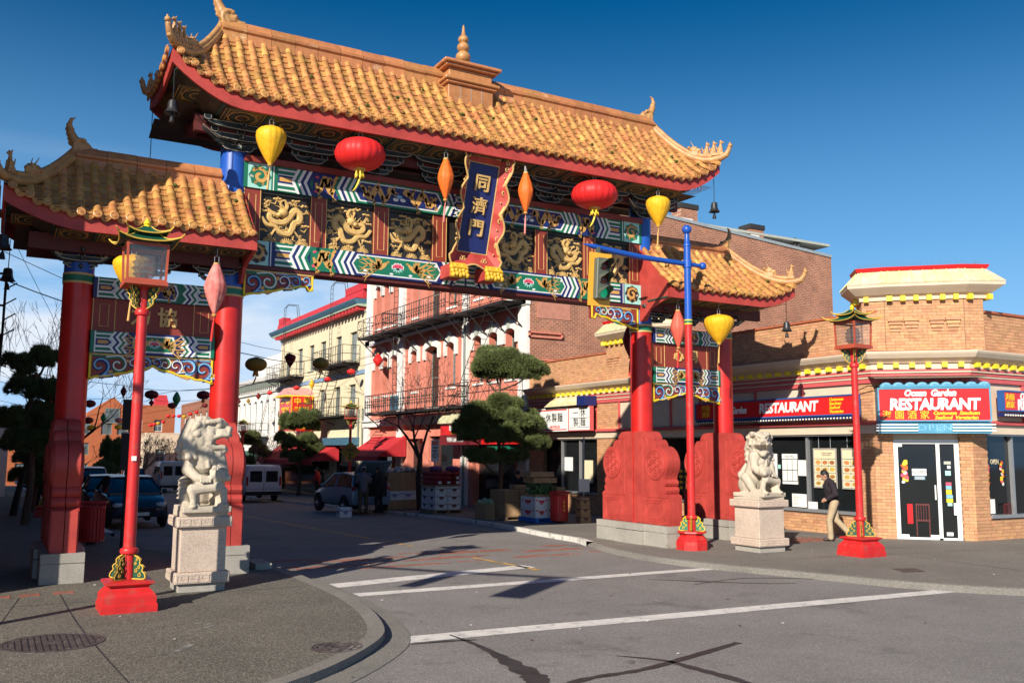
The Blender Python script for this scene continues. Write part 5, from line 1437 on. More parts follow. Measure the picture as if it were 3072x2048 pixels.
# ------------------------------------------------------------------ lamp posts
def scroll_fin(mb, M, w, h, flip):
 """openwork ornamental bracket: outline, spirals, thin backing"""
 mb.M = M
 s = -1 if flip else 1
 out = [(0, 0), (w, .02 * h), (w * 1.0, .22 * h), (w * .80, .34 * h), (w * .86, .50 * h), (w * .60, .62 * h), (w * .60, .78 * h), (w * .3, .92 * h), (0, h)]
 P = smooth_line([(s * p[0], p[1]) for p in out], 3)
 for z in (-.012, .012): mb.ribbon(P, .016, z, .006 if z > 0 else -.006, 0)
 mb.flat([(s * .0, 0)] + P + [(0, h)], 0, 1)
 for (cx, cy, r) in ((.62, .16, .14), (.35, .33, .13), (.55, .47, .11), (.28, .62, .10), (.36, .78, .07)):
  for z in (.008, -.010):
   mb.ribbon(spiral((s * cx * w, cy * h), r * w * 1.15, 1, 1.3, 12, s), .010, z, .006 if z > 0 else -.006, 0)
M_dgreen = mat('dark_green_lamp_paint', (.008, .075, .04), rough=.45, var=.15); M_dyel = mat('aged_yellow_lamp_paint', (.62, .40, .06), rough=.5, var=.15)
def lamp_post():
 t = thing('street_lamp', '', 'street lamp')
 # square moulded base
 mb = MB()
 for (h0, h1, z0, z1) in ((.325, .325, 0, .10), (.31, .31, .10, .12), (.30, .235, .12, .20)): pass
 prof = [(.325, 0), (.325, .09), (.31, .10), (.31, .19), (.295, .205), (.285, .225), (.235, .275), (.225, .30), (.245, .315), (.285, .335), (.285, .36), (.20, .375)]
 mb.lathe([(r * 1.4142, z) for r, z in prof], 4, a0=PI / 4)
 part(mb, 'base', M_lampred, t)
 mb = MB(); mb.lathe([(.075, .37), (.072, .68), (.105, .69), (.115, .72), (.105, .75), (.074, .765), (.072, 1.4), (.064, 3.72), (.085, 3.73), (.095, 3.76), (.085, 3.80), (.068, 3.82), (.068, 4.06), (.12, 4.10)], 20)
 pole = part(mb, 'pole', M_lampred, t, 40)
 for k in range(4):
  R = Matrix.Rotation(k * PI / 2 + PI / 4, 4, 'Z')
  mb = MB(); scroll_fin(mb, R @ fr((.06, 0, .38), (1, 0, 0), (0, 0, 1)), .19, .30, False); part(mb, 'base_bracket', [M_dyel, M_dgreen], t)
  mb = MB(); scroll_fin(mb, R @ fr((.06, 0, 4.11), (1, 0, 0), (0, 0, -1)), .17, .30, False); part(mb, 'lantern_bracket', [M_dyel, M_dgreen], t)
 # lantern: floor, posts, panes, globe
 mb = MB()
 mb.lathe([(.30, 4.09), (.37, 4.10), (.37, 4.15), (.35, 4.16), (.2, 4.16)], 4, a0=PI / 4)
 a, b = .232, .246
 for sx in (-1, 1):
  for sy in (-1, 1): mb.add([(sx * a + d[0], sy * a + d[1], 4.16) for d in ((-.014, -.014), (.014, -.014), (.014, .014), (-.014, .014))] + [(sx * b + d[0], sy * b + d[1], 4.63) for d in ((-.014, -.014), (.014, -.014), (.014, .014), (-.014, .014))], [(0, 3, 2, 1), (4, 5, 6, 7), (0, 1, 5, 4), (1, 2, 6, 5), (2, 3, 7, 6), (3, 0, 4, 7)])
 for k in range(4):
  mb.M = Matrix.Rotation(k * PI / 2, 4, 'Z')
  mb.box(-a - .01, a + .01, -a - .012, -a + .012, 4.155, 4.18); mb.box(-b - .012, b + .012, -b - .014, -b + .012, 4.61, 4.65)
 lan = part(mb, 'lantern_frame', mat('lamp_terracotta_paint', (.40, .07, .035), var=.1) if 'lamp_terracotta_paint' not in bpy.data.materials else bpy.data.materials['lamp_terracotta_paint'], t)
 for k in range(4):
  mb = MB(Matrix.Rotation(k * PI / 2, 4, 'Z')); mb.add([(-a, -a, 4.17), (a, -a, 4.17), (b, -b, 4.62), (-b, -b, 4.62)], [(0, 1, 2, 3)]); part(mb, 'pane', M_lampglass, lan)
 mb = MB()
 pr = [(.05, 4.17), (.09, 4.22), (.12, 4.25), (.15, 4.27), (.12, 4.30), (.14, 4.33), (.165, 4.35), (.125, 4.38), (.14, 4.41), (.16, 4.43), (.11, 4.46), (.13, 4.5), (.08, 4.53), (.02, 4.55)]
 mb.lathe(pr, 20); part(mb, 'globe', M_lens, lan, 50)
 mb = MB(); mb.lathe([(.035, 4.16), (.035, 4.25), (.02, 4.27), (.03, 4.33), (.001, 4.36)], 10); part(mb, 'lamp_socket', M_sigg, lan, 40)
 # two curved roofs with upswept yellow corners
 mb = MB()
 def roof(z, r0, r1, h, lift):
  n = 8; ring = []
  for j in range(5):
   q = j / 4; r = lerp(r0, r1, q ** .7); zz = z + h * q ** 1.5
   row = []
   for k in range(4 * n):
    e = k // n; s = (k % n) / n * 2 - 1
    c = (1 - q) ** 2 * lift * abs(s) ** 3; rr = r * (1 + .10 * abs(s) ** 4 * (1 - q))
    p = Vector((s * rr, -rr, zz + c)); row.append(Matrix.Rotation(e * PI / 2, 3, 'Z') @ p)
   ring.append(row)
  N = 4 * n
  mb.add([p for row in ring for p in row], [(j * N + k, j * N + (k + 1) % N, (j + 1) * N + (k + 1) % N, (j + 1) * N + k) for j in range(4) for k in range(N)], 0)
  mb.add([Vector((p.x, p.y, p.z)) for p in ring[0]] + [Vector((p.x * .8, p.y * .8, z + h * .1)) for p in ring[0]], [(k, N + k, N + (k + 1) % N, (k + 1) % N) for k in range(N)], 0)
  mb.tube(ring[0] + [ring[0][0]], .010, 6, 1)
  for e in range(4):
   p = [ring[j][(e * n) % N] for j in range(5)]; d = Vector((p[0].x, p[0].y, 0)).normalized()
   mb.tube([p[0] + d * .05 + Vector((0, 0, .045))] + p, [.008, .012, .011, .009, .009, .009], 6, 1)
 roof(4.665, .345, .15, .13, .07); roof(4.79, .235, .05, .12, .05)
 part(mb, 'pagoda_roof', [M_dgreen, M_dyel], lan, 50)
 mb = MB(); mb.lathe([(.06, 4.90), (.035, 4.93), (.05, 4.95), (.03, 4.985), (.001, 5.03)], 12); part(mb, 'finial', M_yellow, lan, 50)
 return t
GRP_L = 'red pagoda street lamps'
lampA = lamp_post()
lab(lampA, 'red pagoda street lamp in front of the left lion, yellow lantern behind its glass', group=GRP_L)
LAMPS = [(15.1, 12.62, 'red pagoda street lamp in front of the corner restaurant window'), (1.75, 36.5, 'dark red street lamp on the shaded left pavement up the street'), (15.6, 44.0, 'red street lamp half hidden behind the yellow diamond sign'), (14.6, 62.5, 'red street lamp far up the right pavement before the white building')]
for x, y, l in LAMPS:
 c = copy_tree(lampA, None, l, GRP_L); place(c, (x, y, gz(y)))
place(lampA, (1.60, 12.65, 0))
mb = MB(fr((1.585, 12.57, 1.88), (1, 0, 0), (0, 0, 1))); mb.prism([(-.03, -.03), (.03, -.03), (.03, .03), (-.03, .03)], .0, .008); part(mb, 'notice_sticker', M_paper, None, label='small white sticker on the pole of the left lamp', cat='sticker')
# ------------------------------------------------------------------ traffic signal
tx, ty = 12.84, 15.03
ts = thing('traffic_signal', 'red and blue ornamental traffic signal showing green over the road', 'traffic light', (tx, ty, 0))
mb = MB(); mb.lathe([(.34, 0), (.34, .17), (.32, .19), (.33, .20), (.24, .30), (.25, .32), (.32, .345), (.315, .37), (.15, .385)], 8, (tx, ty, 0), a0=PI / 8); part(mb, 'base', M_lampred, ts)
mb = MB(); mb.lathe([(.085, .38), (.08, .62), (.115, .63), (.125, .66), (.115, .69), (.082, .70), (.08, 2), (.078, 4.72)], 20, (tx, ty, 0)); part(mb, 'pole', M_lampred, ts, 40)
mb = MB()
for (z0, z1, m) in ((4.72, 4.745, 0), (4.745, 4.80, 1), (4.80, 4.825, 0)): mb.lathe([(.088, z0), (.088, z1)], 20, (tx, ty, 0), m)
part(mb, 'band', [M_yellow, M_green], ts, 40)
mb = MB(); mb.lathe([(.078, 4.825), (.074, 6.42), (.088, 6.43), (.088, 6.46), (.06, 6.5), (.05, 6.70), (.03, 6.72)], 20, (tx, ty, 0)); mb.ell((tx, ty, 6.80), .105, 16, 10); part(mb, 'upper_pole', M_blue, ts, 40)
mb = MB(); mb.tube([(13.2, ty, 6.04), (12.6, ty, 6.04), (11.6, ty - .02, 6.05), (10.8, ty - .02, 6.10), (10.35, ty - .02, 6.14), (10.12, ty - .02, 6.16)], [.042, .055, .058, .058, .05, .008], 12)
mb.ell((13.27, ty, 6.04), .085, 12, 8); mb.lathe([(.1, -.08), (.1, .08)], 14, (tx, ty, 6.04)); part(mb, 'arm', M_blue, ts, 40)
for k in range(4):
 mb = MB(); scroll_fin(mb, Matrix.Translation((tx, ty, 0)) @ Matrix.Rotation(k * PI / 2 + PI / 4, 4, 'Z') @ fr((.06, 0, .38), (1, 0, 0), (0, 0, 1)), .19, .32, False); part(mb, 'base_bracket', [M_yellow, M_green], ts)
SM_ = fr((10.42, ty - .16, 5.42), (1, 0.02, 0), (0.05, 0, 1))
mb = MB(SM_)
mb.prism([(-.27, -.53), (.27, -.53), (.27, .56), (-.27, .56)], -.01, .01); bpz = part(mb, 'backplate', M_sigy, ts)
mb = MB(SM_); mb.bbox(-.16, .16, -.40, .44, .0, .14, .015)
mb.box(-.03, .03, .5, .70, -.12, -.06); hs = part(mb, 'housing', M_sigg, ts)
for k, (yy, lm) in enumerate(((.29, M_lred), (.01, M_lamb), (-.27, M_lgrn))):
 mb = MB(SM_); mb.M = SM_ @ Matrix.Translation((0, yy, .14)); mb.lathe([(.105, 0), (.095, .012), (.06, .026), (.001, .03)], 18)
 part(mb, 'lens', lm, hs, 50)
 mb = MB(SM_ @ Matrix.Translation((0, yy, .14)))
 n = 14
 for rr in (.125, .118):
  vs = []
  for i in range(n + 1):
   a = -.55 + (PI + 1.1) * i / n; L = .06 + .20 * max(0, math.sin(max(0, min(PI, a)))) ** .6
   vs += [(rr * math.cos(a), rr * math.sin(a), -.002), (rr * math.cos(a), rr * math.sin(a) - (.02 if L > .1 else 0), L)]
  mb.add(vs, [(2 * i, 2 * i + 1, 2 * i + 3, 2 * i + 2) if rr < .12 else (2 * i, 2 * i + 2, 2 * i + 3, 2 * i + 1) for i in range(n)])
 part(mb, 'visor', M_sigg, hs, 60)
# its twin stands just left of the picture and throws its shadow over the road
ts2 = copy_tree(ts, None, 'second ornamental traffic signal just left of the picture, its shadow across the road')
place(ts2, (-3.9, 9.2, 0), math.radians(127))
for ch in ts2.children:
 if ch.name.startswith('arm'): ch.scale.x = 1.75
 if ch.name.startswith('backplate'): ch.location.x -= 1.8
# ------------------------------------------------------------------ lanterns and bells hanging from the eaves
def lantern(kind, m, top, r, H, tassel=True, tm=None, cage=True):
 """ribbed silk lantern hanging from the point at its top (origin)"""
 t = thing('silk_lantern', '', 'lantern')
 z0 = -top
 if kind == 'drop': pr = [(.12, 0), (.45, -.02), (.80, -.08), (.97, -.17), (1.0, -.26), (.95, -.38), (.78, -.56), (.52, -.76), (.28, -.92), (.16, -.97), (.15, -1.0)]
 elif kind == 'round': pr = [(.2, 0), (.45, -.03), (.72, -.12), (.92, -.28), (1.0, -.48), (.95, -.68), (.76, -.86), (.5, -.97), (.2, -1)]
 elif kind == 'spindle': pr = [(.22, 0), (.28, -.01), (.46, -.10), (.74, -.25), (.95, -.40), (1.0, -.47), (.93, -.56), (.70, -.71), (.42, -.86), (.22, -.95), (.15, -1.0)]
 elif kind == 'diamond': pr = [(.10, 0), (.30, -.08), (.95, -.48), (1.0, -.52), (.3, -.92), (.1, -1)]
 nr = {'round': 20, 'drop': 16, 'spindle': 8, 'diamond': 4}[kind]
 mb = MB()
 seg = nr * 3 if kind != 'diamond' else 8
 mb.lathe([(a * r, z0 + b * H) for a, b in pr][::-1], seg, rib=.05 if kind != 'spindle' else .15, nr=nr)
 part(mb, 'lantern_body', m, t, 80)
 mb = MB()
 mb.lathe([(.05 if kind != 'round' else r * .22, z0 - .02), (.05 if kind != 'round' else r * .22, z0 + .015), (.02, z0 + .02)], 12)
 part(mb, 'cap', M_ochre, t, 40); mb = MB()
 mb.lathe([(.035 if kind != 'round' else r * .22, z0 - H - .03), (.045 if kind != 'round' else r * .24, z0 - H), (.03, z0 - H + .01)], 12)
 part(mb, 'base_ring', M_ochre, t, 40)
 mb = MB()
 if top > .05:
  for sx in (-.035, .035): mb.tube([(sx, 0, z0), (sx, 0, z0 + .13)], .006, 5)
  mb.tube([(-.035, 0, z0 + .13), (.035, 0, z0 + .13)], .006, 5); mb.tube([(0, 0, z0 + .13), (.008, 0, z0 * .4), (0, 0, 0)], .006, 5)
  part(mb, 'hanger', M_alu, t)
 if tassel:
  mb = MB(); zb = z0 - H - .03; L = .30 if kind != 'round' else .45
  if kind == 'round':
   for k in range(14):
    a = k * .9; rr = .035 + .03 * (k % 3) / 2
    mb.tube([(rr * math.cos(a), rr * math.sin(a), zb + .02), (rr * 1.5 * math.cos(a), rr * 1.5 * math.sin(a), zb - .08), (rr * 1.7 * math.cos(a + .4), rr * 1.7 * math.sin(a + .4), zb - .13)], [.016, .014, .004], 5)
   mb.tube([(0, 0, zb), (.01, 0, zb - .14), (-.02, .01, zb - .24), (-.06, .02, zb - .33), (-.12, .02, zb - .40)], [.012, .02, .022, .018, .004], 6)
  else:
   mb.tube([(0, 0, zb + .02), (0, 0, zb - .06)], .006, 5); mb.ell((0, 0, zb - .07), .018, 8, 6)
   mb.tube([(0, 0, zb - .08), (-.01, 0, zb - .12), (-.03, .0, zb - .12 - L)], [.010, .016, .022], 7)
  part(mb, 'tassel', tm or m, t, 60)
 return t
GL = 'silk lanterns under the gate eaves'
def hang(kind, m, x, z, top, r, H, label, tm=None, y=15.54, tassel=True, rz=0):
 t = lantern(kind, m, top, r, H, tassel, tm); lab(t, label, group=GL); place(t, (x, y, z), rz); return t
hang('drop', M_silky, 3.91, 7.94, .32, .265, .68, 'yellow teardrop lantern at the left end under the main roof', M_ochre)
hang('round', M_silklr, 5.55, 7.90, .22, .47, .56, 'big round red lantern left of the blue name plaque', M_yellow)
hang('spindle', M_silko, 7.29, 7.93, .33, .17, .80, 'orange spindle lantern hanging just left of the name plaque', M_silkp)
hang('spindle', M_silko, 9.08, 7.93, .32, .165, .82, 'orange spindle lantern hanging just right of the name plaque', M_silkp, rz=.6)
hang('round', M_silklr, 10.77, 7.90, .22, .50, .56, 'big round red lantern above the traffic signal', M_yellow)
hang('drop', M_silky, 12.47, 7.94, .33, .275, .66, 'yellow teardrop lantern at the right end under the main roof', M_ochre)
hang('spindle', M_silkp, 3.10, 5.52, .42, .19, .86, 'faded pink spindle lantern in front of the left inner column', M_silklr, 15.62)
hang('drop', M_silky, 1.80, 5.50, .40, .31, .62, 'yellow teardrop lantern hanging behind the glass of the left lamp', M_ochre, 15.62)
hang('spindle', mat('lantern_coral_silk', (.70, .11, .07), var=.08), 13.05, 5.48, .36, .175, .82, 'coral red spindle lantern between the two right columns', M_silklr, 15.62)
hang('drop', M_silky, 14.24, 5.50, .38, .345, .66, 'wide yellow lantern in front of the outer right column', M_ochre, 15.62)
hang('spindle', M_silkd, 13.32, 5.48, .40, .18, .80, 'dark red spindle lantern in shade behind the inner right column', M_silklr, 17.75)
def bell(s):
 t = thing('hanging_bell', '', 'bell')
 mb = MB(); mb.lathe([(.02, 0), (.06, -.01), (.075, -.05), (.082, -.14), (.105, -.20), (.135, -.23), (.125, -.232), (.09, -.19), (.06, -.06)], 12, rib=.06, nr=6); part(mb, 'bell_body', M_bell, t, 50)
 mb = MB(); mb.tube([(0, 0, -.05), (0, 0, -.27)], .008, 5); mb.lathe([(.01, -.26), (.03, -.29), (.045, -.37), (.05, -.38), (.01, -.36)], 8); part(mb, 'clapper', M_bell, t, 50)
 mb = MB(); mb.tube([(0, 0, -.01), (.004, 0, .2), (0, 0, s)], .008, 5); part(mb, 'chain', M_bell, t)
 return t
for (x, y, z, s, l) in [(-.05, 15.52, 5.20, .4, 'bronze bell at the outer corner of the left side roof, in shade'), (.05, 17.86, 5.10, .5, 'bronze bell at the back corner of the left side roof'), (2.26, 15.56, 7.78, .55, 'pale bronze bell in the front left corner of the main roof'), (2.24, 17.84, 7.35, 1.0, 'dark bronze bell on a long chain under the back left corner of the main roof'), (14.12, 15.56, 7.72, .55, 'bronze bell under the right corner of the main roof'), (16.36, 15.60, 5.12, .5, 'bronze bell under the right corner of the right side roof')]:
 b = bell(s); lab(b, l, group='bronze wind bells'); place(b, (x, y, z))
# ------------------------------------------------------------------ people
def capsule_person(pose, name):
 """meshes of a person in a pose (local: forward +y, right +x): one continuous body and clothes over it"""
 J = pose; out = {}
 b = MB()
 hd = Vector(J['head']); f = Vector(J.get('look', (0, 1, -.1))).normalized(); s = f.cross(Vector((0, 0, 1))).normalized(); u = s.cross(f).normalized()
 R = Matrix((s, f, u)).transposed()
 H = lambda a, c, d: hd + s * a + f * c + u * d
 b.ell(H(0, -.01, .02), (.075, .095, .105), 14, 10, 0, R); b.ell(H(0, .03, -.05), (.055, .062, .07), 12, 8, 0, R)
 b.cap(H(0, .085, .01), H(0, .108, -.025), .014, .02, 8); b.ell(H(0, .082, -.062), (.024, .016, .010), 8, 6, 0, R); b.ell(H(0, .07, -.10), (.028, .026, .022), 8, 6, 0, R)
 for sx in (-1, 1):
  b.ell(H(sx * .077, -.005, -.005), (.014, .026, .035), 8, 6, 0, R); b.ell(H(sx * .033, .078, .022), (.016, .014, .010), 8, 6, 0, R)
 nk = Vector(J['neck']); b.cap(nk - Vector((0, .01, .06)), hd - u * .05, .06, .052, 10)
 ch = Vector(J['chest']); pv = Vector(J['pelvis'])
 b.chain([pv, pv.lerp(ch, .5), ch, nk], [.13, .12, .14, .06], 12)
 for sd in 'LR':
  sh, el, ha = (Vector(J[k + sd]) for k in ('sh', 'el', 'ha')); hp, kn, an = (Vector(J[k + sd]) for k in ('hp', 'kn', 'an'))
  b.chain([ch.lerp(sh, .4), sh, el, ha], [.08, .06, .045, .032], 10)
  d = (ha - el).normalized(); sd_ = d.cross(Vector((0, 0, 1))).normalized(); pl = sd_.cross(d)
  c = ha + d * .045; b.chain([ha, c], [.032, .036], 8)
  for k in range(4):
   p0 = c + sd_ * (.028 - .019 * k) + d * .02; L = (.062, .072, .066, .05)[k]
   b.chain([p0, p0 + d * L * .55 - pl * .006, p0 + d * L * .9 - pl * .03], [.011, .010, .009], 6)
  p0 = ha + d * .02 + sd_ * .03; b.chain([p0, p0 + d * .03 + sd_ * .022, p0 + d * .06 + sd_ * .024], [.014, .012, .010], 6)
  b.chain([pv.lerp(hp, .6), hp, kn, an], [.11, .10, .06, .045], 10); b.cap(an, an + Vector(J.get('toe' + sd, (0, .14, -.05))), .045, .03, 8)
 out['body'] = b
 j = MB()
 j.chain([pv + Vector((0, 0, -.03)), pv.lerp(ch, .35), ch, ch.lerp(nk, .75)], [.165, .165, .185, .10], 14)
 j.ell(ch + Vector((0, -.01, -.04)), (.215, .15, .17), 14, 9)
 for sd in 'LR':
  sh, el, ha = (Vector(J[k + sd]) for k in ('sh', 'el', 'ha'))
  j.chain([ch.lerp(sh, .55), sh, el, el.lerp(ha, .9)], [.11, .088, .07, .052], 10)
  m = sh.lerp(el, .6); j.ell(m, (.07, .075, .03)); j.ell(sh.lerp(el, .95), (.072, .075, .025))
 j.cap(nk - Vector((0, .02, .03)), nk + Vector((0, 0, .01)), .075, .07, 10)
 out['jacket'] = j
 t = MB()
 t.ell(pv, (.165, .135, .13), 14, 9)
 for sd in 'LR':
  hp, kn, an = (Vector(J[k + sd]) for k in ('hp', 'kn', 'an'))
  t.chain([hp, hp.lerp(kn, .5), kn, kn.lerp(an, .6), an + Vector((0, 0, .0))], [.115, .098, .082, .078, .075], 12)
  for q in (.55, .75, .92): t.ell(kn.lerp(an, q) + Vector((.01, .0, 0)), (.08, .08, .018), 10, 6)
 out['trousers'] = t
 h = MB()
 for sd in 'LR':
  an = Vector(J['an' + sd]); to = Vector(J.get('toe' + sd, (0, .14, -.05)))
  h.chain([an + Vector((0, -.02, -.045)), an + to * .55 + Vector((0, 0, -.015)), an + to], [.05, .05, .042], 10); h.ell(an + Vector((0, -.04, -.04)), (.05, .06, .045))
 out['shoes'] = h
 hr = MB(); hr.ell(H(0, -.022, .035), (.083, .10, .102), 14, 10, 0, R); hr.ell(H(0, -.06, -.03), (.07, .05, .06), 12, 8, 0, R)
 for k in range(12): hr.ell(H(.06 * math.sin(k * 2.4), -.03 + .05 * math.cos(k * 1.7), .11 + .015 * math.sin(k)), (.025, .03, .018), 7, 5, 0, R)
 out['hair'] = hr
 if J.get('cap'):
  cp = MB(); cp.ell(H(0, -.01, .055), (.09, .11, .075), 14, 9, 0, R); cp.cap(H(-.04, .10, .05), H(.04, .10, .05), .022, .022, 8); cp.ell(H(0, .13, .045), (.06, .06, .012), 10, 6, 0, R); out['cap'] = cp
 return out
def person(pose, label, loc, rz, mats, scale=1.0, vox=.012, tools=None):
 t = thing('person', label, 'person')
 parts = capsule_person(pose, 'p')
 for k, b in parts.items():
  v = vox if k in ('body', 'hair', 'cap', 'shoes') else vox * 1.3
  me = blob(b, k, mats[k], v, 3 if k in ('jacket', 'trousers') else 2)
  o = link_mesh(me, k, t)
 place(t, loc, rz, scale)
 return t
M_jk = mat('dark_plum_fleece', (.022, .014, .020), rough=.95, var=.2, sc=12, bump=.3, bsc=120)
M_kh = mat('khaki_cotton', (.42, .32, .20), rough=.9, var=.1, sc=5, bump=.2, bsc=40)
M_sho = mat('brown_leather', (.035, .018, .014), rough=.5)
M_gj = mat('grey_jacket_cloth', (.13, .13, .15), rough=.9, var=.1); M_bk = mat('black_cloth', (.012, .012, .014), rough=.9); M_ol = mat('olive_cloth', (.07, .06, .035), rough=.9)
M_wc = mat('white_cotton', (.6, .6, .6), rough=.9); M_rc = mat('red_cloth', (.42, .02, .02), rough=.9)
WALK = dict(pelvis=(0, 0, .93), chest=(0, .07, 1.28), neck=(0, .11, 1.46), head=(0, .19, 1.565), look=(-.15, .9, -.55), shL=(-.19, .06, 1.40), elL=(-.28, -.02, 1.13), haL=(-.20, .17, 1.0), shR=(.19, .06, 1.40), elR=(.28, -.02, 1.13), haR=(.20, .17, 1.0),
   hpL=(-.09, 0, .90), knL=(-.10, .12, .50), anL=(-.10, .10, .09), hpR=(.09, 0, .90), knR=(.09, -.06, .50), anR=(.09, -.36, .17), toeR=(0, .11, -.11))
STAND = dict(pelvis=(0, 0, .93), chest=(0, .03, 1.28), neck=(0, .05, 1.47), head=(0, .09, 1.60), look=(0, 1, -.25), shL=(-.19, .03, 1.40), elL=(-.25, .10, 1.14), haL=(-.16, .32, 1.10), shR=(.19, .03, 1.40), elR=(.25, .10, 1.14), haR=(.16, .32, 1.10),
    hpL=(-.09, 0, .90), knL=(-.11, .03, .50), anL=(-.12, 0, .09), hpR=(.09, 0, .90), knR=(.11, .03, .50), anR=(.12, -.03, .09))
BEND = dict(pelvis=(0, -.05, .92), chest=(0, .17, 1.20), neck=(0, .29, 1.34), head=(0, .40, 1.42), look=(0, .7, -.75), shL=(-.19, .20, 1.30), elL=(-.25, .32, 1.05), haL=(-.12, .45, .92), shR=(.19, .20, 1.30), elR=(.25, .32, 1.05), haR=(.12, .45, .92),
   hpL=(-.09, -.05, .90), knL=(-.10, .02, .50), anL=(-.10, -.06, .09), hpR=(.09, -.05, .90), knR=(.10, .02, .50), anR=(.10, -.06, .09))
BASE = dict(body=M_skin, hair=M_hair, shoes=M_sho)
person(WALK, 'man in dark fleece and khaki trousers walking head down past the menus', (17.05, 14.98, 0), math.radians(48), dict(BASE, jacket=M_jk, trousers=M_kh), .95)
person(dict(STAND, cap=1), 'shopper in grey jacket and white cap standing at the open car boot', (12.05, 32.4, gz(32.4)), math.radians(-12), dict(BASE, jacket=M_gj, trousers=M_ol, cap=M_wc), 1.0, .016)
person(STAND, 'shopper in black clothes beside the open car boot', (12.75, 32.6, gz(32.6)), math.radians(25), dict(BASE, jacket=M_bk, trousers=M_bk), .98, .016)
person(BEND, 'grocer in black with white gloves bending over a cardboard box', (15.55, 26.9, gz(26.9)), math.radians(140), dict(BASE, body=M_wc if False else M_skin, jacket=M_bk, trousers=M_bk), 1.0, .016)
person(STAND, 'person in a red jacket at the stalls behind the parked car', (15.9, 50.0, gz(50)), math.radians(60), dict(BASE, jacket=M_rc, trousers=M_bk), 1.0, .02)
# ------------------------------------------------------------------ building helpers
def sweep(mb, path, prof, mi=0, close=False):
 """moulding: profile [(out, z)] carried along a plan path, mitred at the corners; out is to the right of travel"""
 n = len(path); rows = []
 for i in range(n):
  if i == 0: d = Vector(path[1]) - Vector(path[0]); d0 = d1 = d.normalized()
  elif i == n - 1: d = Vector(path[-1]) - Vector(path[-2]); d0 = d1 = d.normalized()
  else: d0 = (Vector(path[i]) - Vector(path[i - 1])).normalized(); d1 = (Vector(path[i + 1]) - Vector(path[i])).normalized()
  n0 = Vector((d0.y, -d0.x)); n1 = Vector((d1.y, -d1.x)); b = (n0 + n1); b = b / max(.2, b.dot(n0))
  rows.append([(path[i][0] + b.x * o, path[i][1] + b.y * o, z) for o, z in prof])
 k = len(prof); vs = [p for r in rows for p in r]; fs = []
 for i in range(n - 1):
  for j in range(k):
   q = (j + 1) % k
   fs.append((i * k + j, (i + 1) * k + j, (i + 1) * k + q, i * k + q))
 fs.append(tuple(range(k))); fs.append(tuple(range((n - 1) * k + k - 1, (n - 1) * k - 1, -1)))
 mb.add(vs, fs, mi)
BRK = {'n': 300}
b_ = MB(); b_.box(-.1, .1, -.0335, .0335, -.02, .0); ME_brick = b_.mesh('brick', M_brick)
def brick_field(M, u0, u1, v0, v1, holes, parent, store, course=.0775, bl=.2, single=False, seed=1):
 rs = random.Random(seed); v = v0; r = 0
 while v < v1 - .03:
  h = min(course - .0085, v1 - v); vm = v + h / 2
  iv = [(u0, u1)]
  for (a, b, c, d) in holes:
   if c < vm < d:
    nv = []
    for (p, q) in iv:
     if b <= p or a >= q: nv.append((p, q)); continue
     if a > p: nv.append((p, a))
     if b < q: nv.append((b, q))
    iv = nv
  for (p, q) in iv:
   x = p - (bl / 2 if r % 2 else 0) - .0
   k0 = math.floor((p - u0) / (bl + .01)); x = u0 + k0 * (bl + .01) - (bl / 2 if r % 2 else 0)
   while x < q:
    a, b = max(p, x), min(q, x + bl)
    if b - a > .025:
     z = rs.uniform(-.0085, -.0055)
     if single and BRK['n'] > 0 and b - a > bl - .002 and h > course - .012:
      BRK['n'] -= 1; inst('brick', ME_brick, parent, M @ Matrix.Translation(((a + b) / 2, v + h / 2, .012 + z)))
     else:
      q8 = [M @ Vector(t) for t in ((a, v, -.012), (b, v, -.012), (b, v + h, -.012), (a, v + h, -.012), (a, v, .012 + z), (b, v, .012 + z), (b, v + h, .012 + z), (a, v + h, .012 + z))]
      i = len(store[0]); store[0].extend([tuple(t) for t in q8])
      store[1].extend([(i + 4, i + 5, i + 6, i + 7), (i, i + 1, i + 5, i + 4), (i + 1, i + 2, i + 6, i + 5), (i + 2, i + 3, i + 7, i + 6), (i + 3, i, i + 4, i + 7)])
    x += bl + .01
  v += course; r += 1
def wall_frame(p, q, z=0.0): return fr((p[0], p[1], z), (q[0] - p[0], q[1] - p[1], 0), (0, 0, 1))
def lbox(M, mb, u0, u1, v0, v1, d0, d1, mi=0): mb.M = M; mb.box(u0, u1, v0, v1, d0, d1, mi); mb.M = Matrix()
def window(M, u0, u1, v0, v1, parent, fm, d=-.12, fw_=.05, nu=1, nv=2, glass=None, rise=0.0, sill=None, silld=.06):
 mb = MB();
 for (a, b, c, e) in ((u0, u0 + fw_, v0, v1), (u1 - fw_, u1, v0, v1), (u0 + fw_, u1 - fw_, v0, v0 + fw_), (u0 + fw_, u1 - fw_, v1 - fw_, v1)): lbox(M, mb, a, b, c, e, d, d + .05)
 for k in range(1, nv):
  v = lerp(v0, v1, k / nv); lbox(M, mb, u0 + fw_, u1 - fw_, v - .022, v + .022, d + .002, d + .045)
 for k in range(1, nu):
  u = lerp(u0, u1, k / nu); lbox(M, mb, u - .018, u + .018, v0 + fw_, v1 - fw_, d + .004, d + .042)
 if sill: lbox(M, mb, u0 - .08, u1 + .08, v0 - .10, v0 - .002, d, silld, 1)
 w = part(mb, 'window', [fm, sill or fm], parent)
 mb = MB(M); mb.add([(u0, v0, d + .012), (u1, v0, d + .012), (u1, v1, d + .012), (u0, v1, d + .012)], [(0, 1, 2, 3)]); part(mb, 'pane', glass or M_glass, w)
 return w
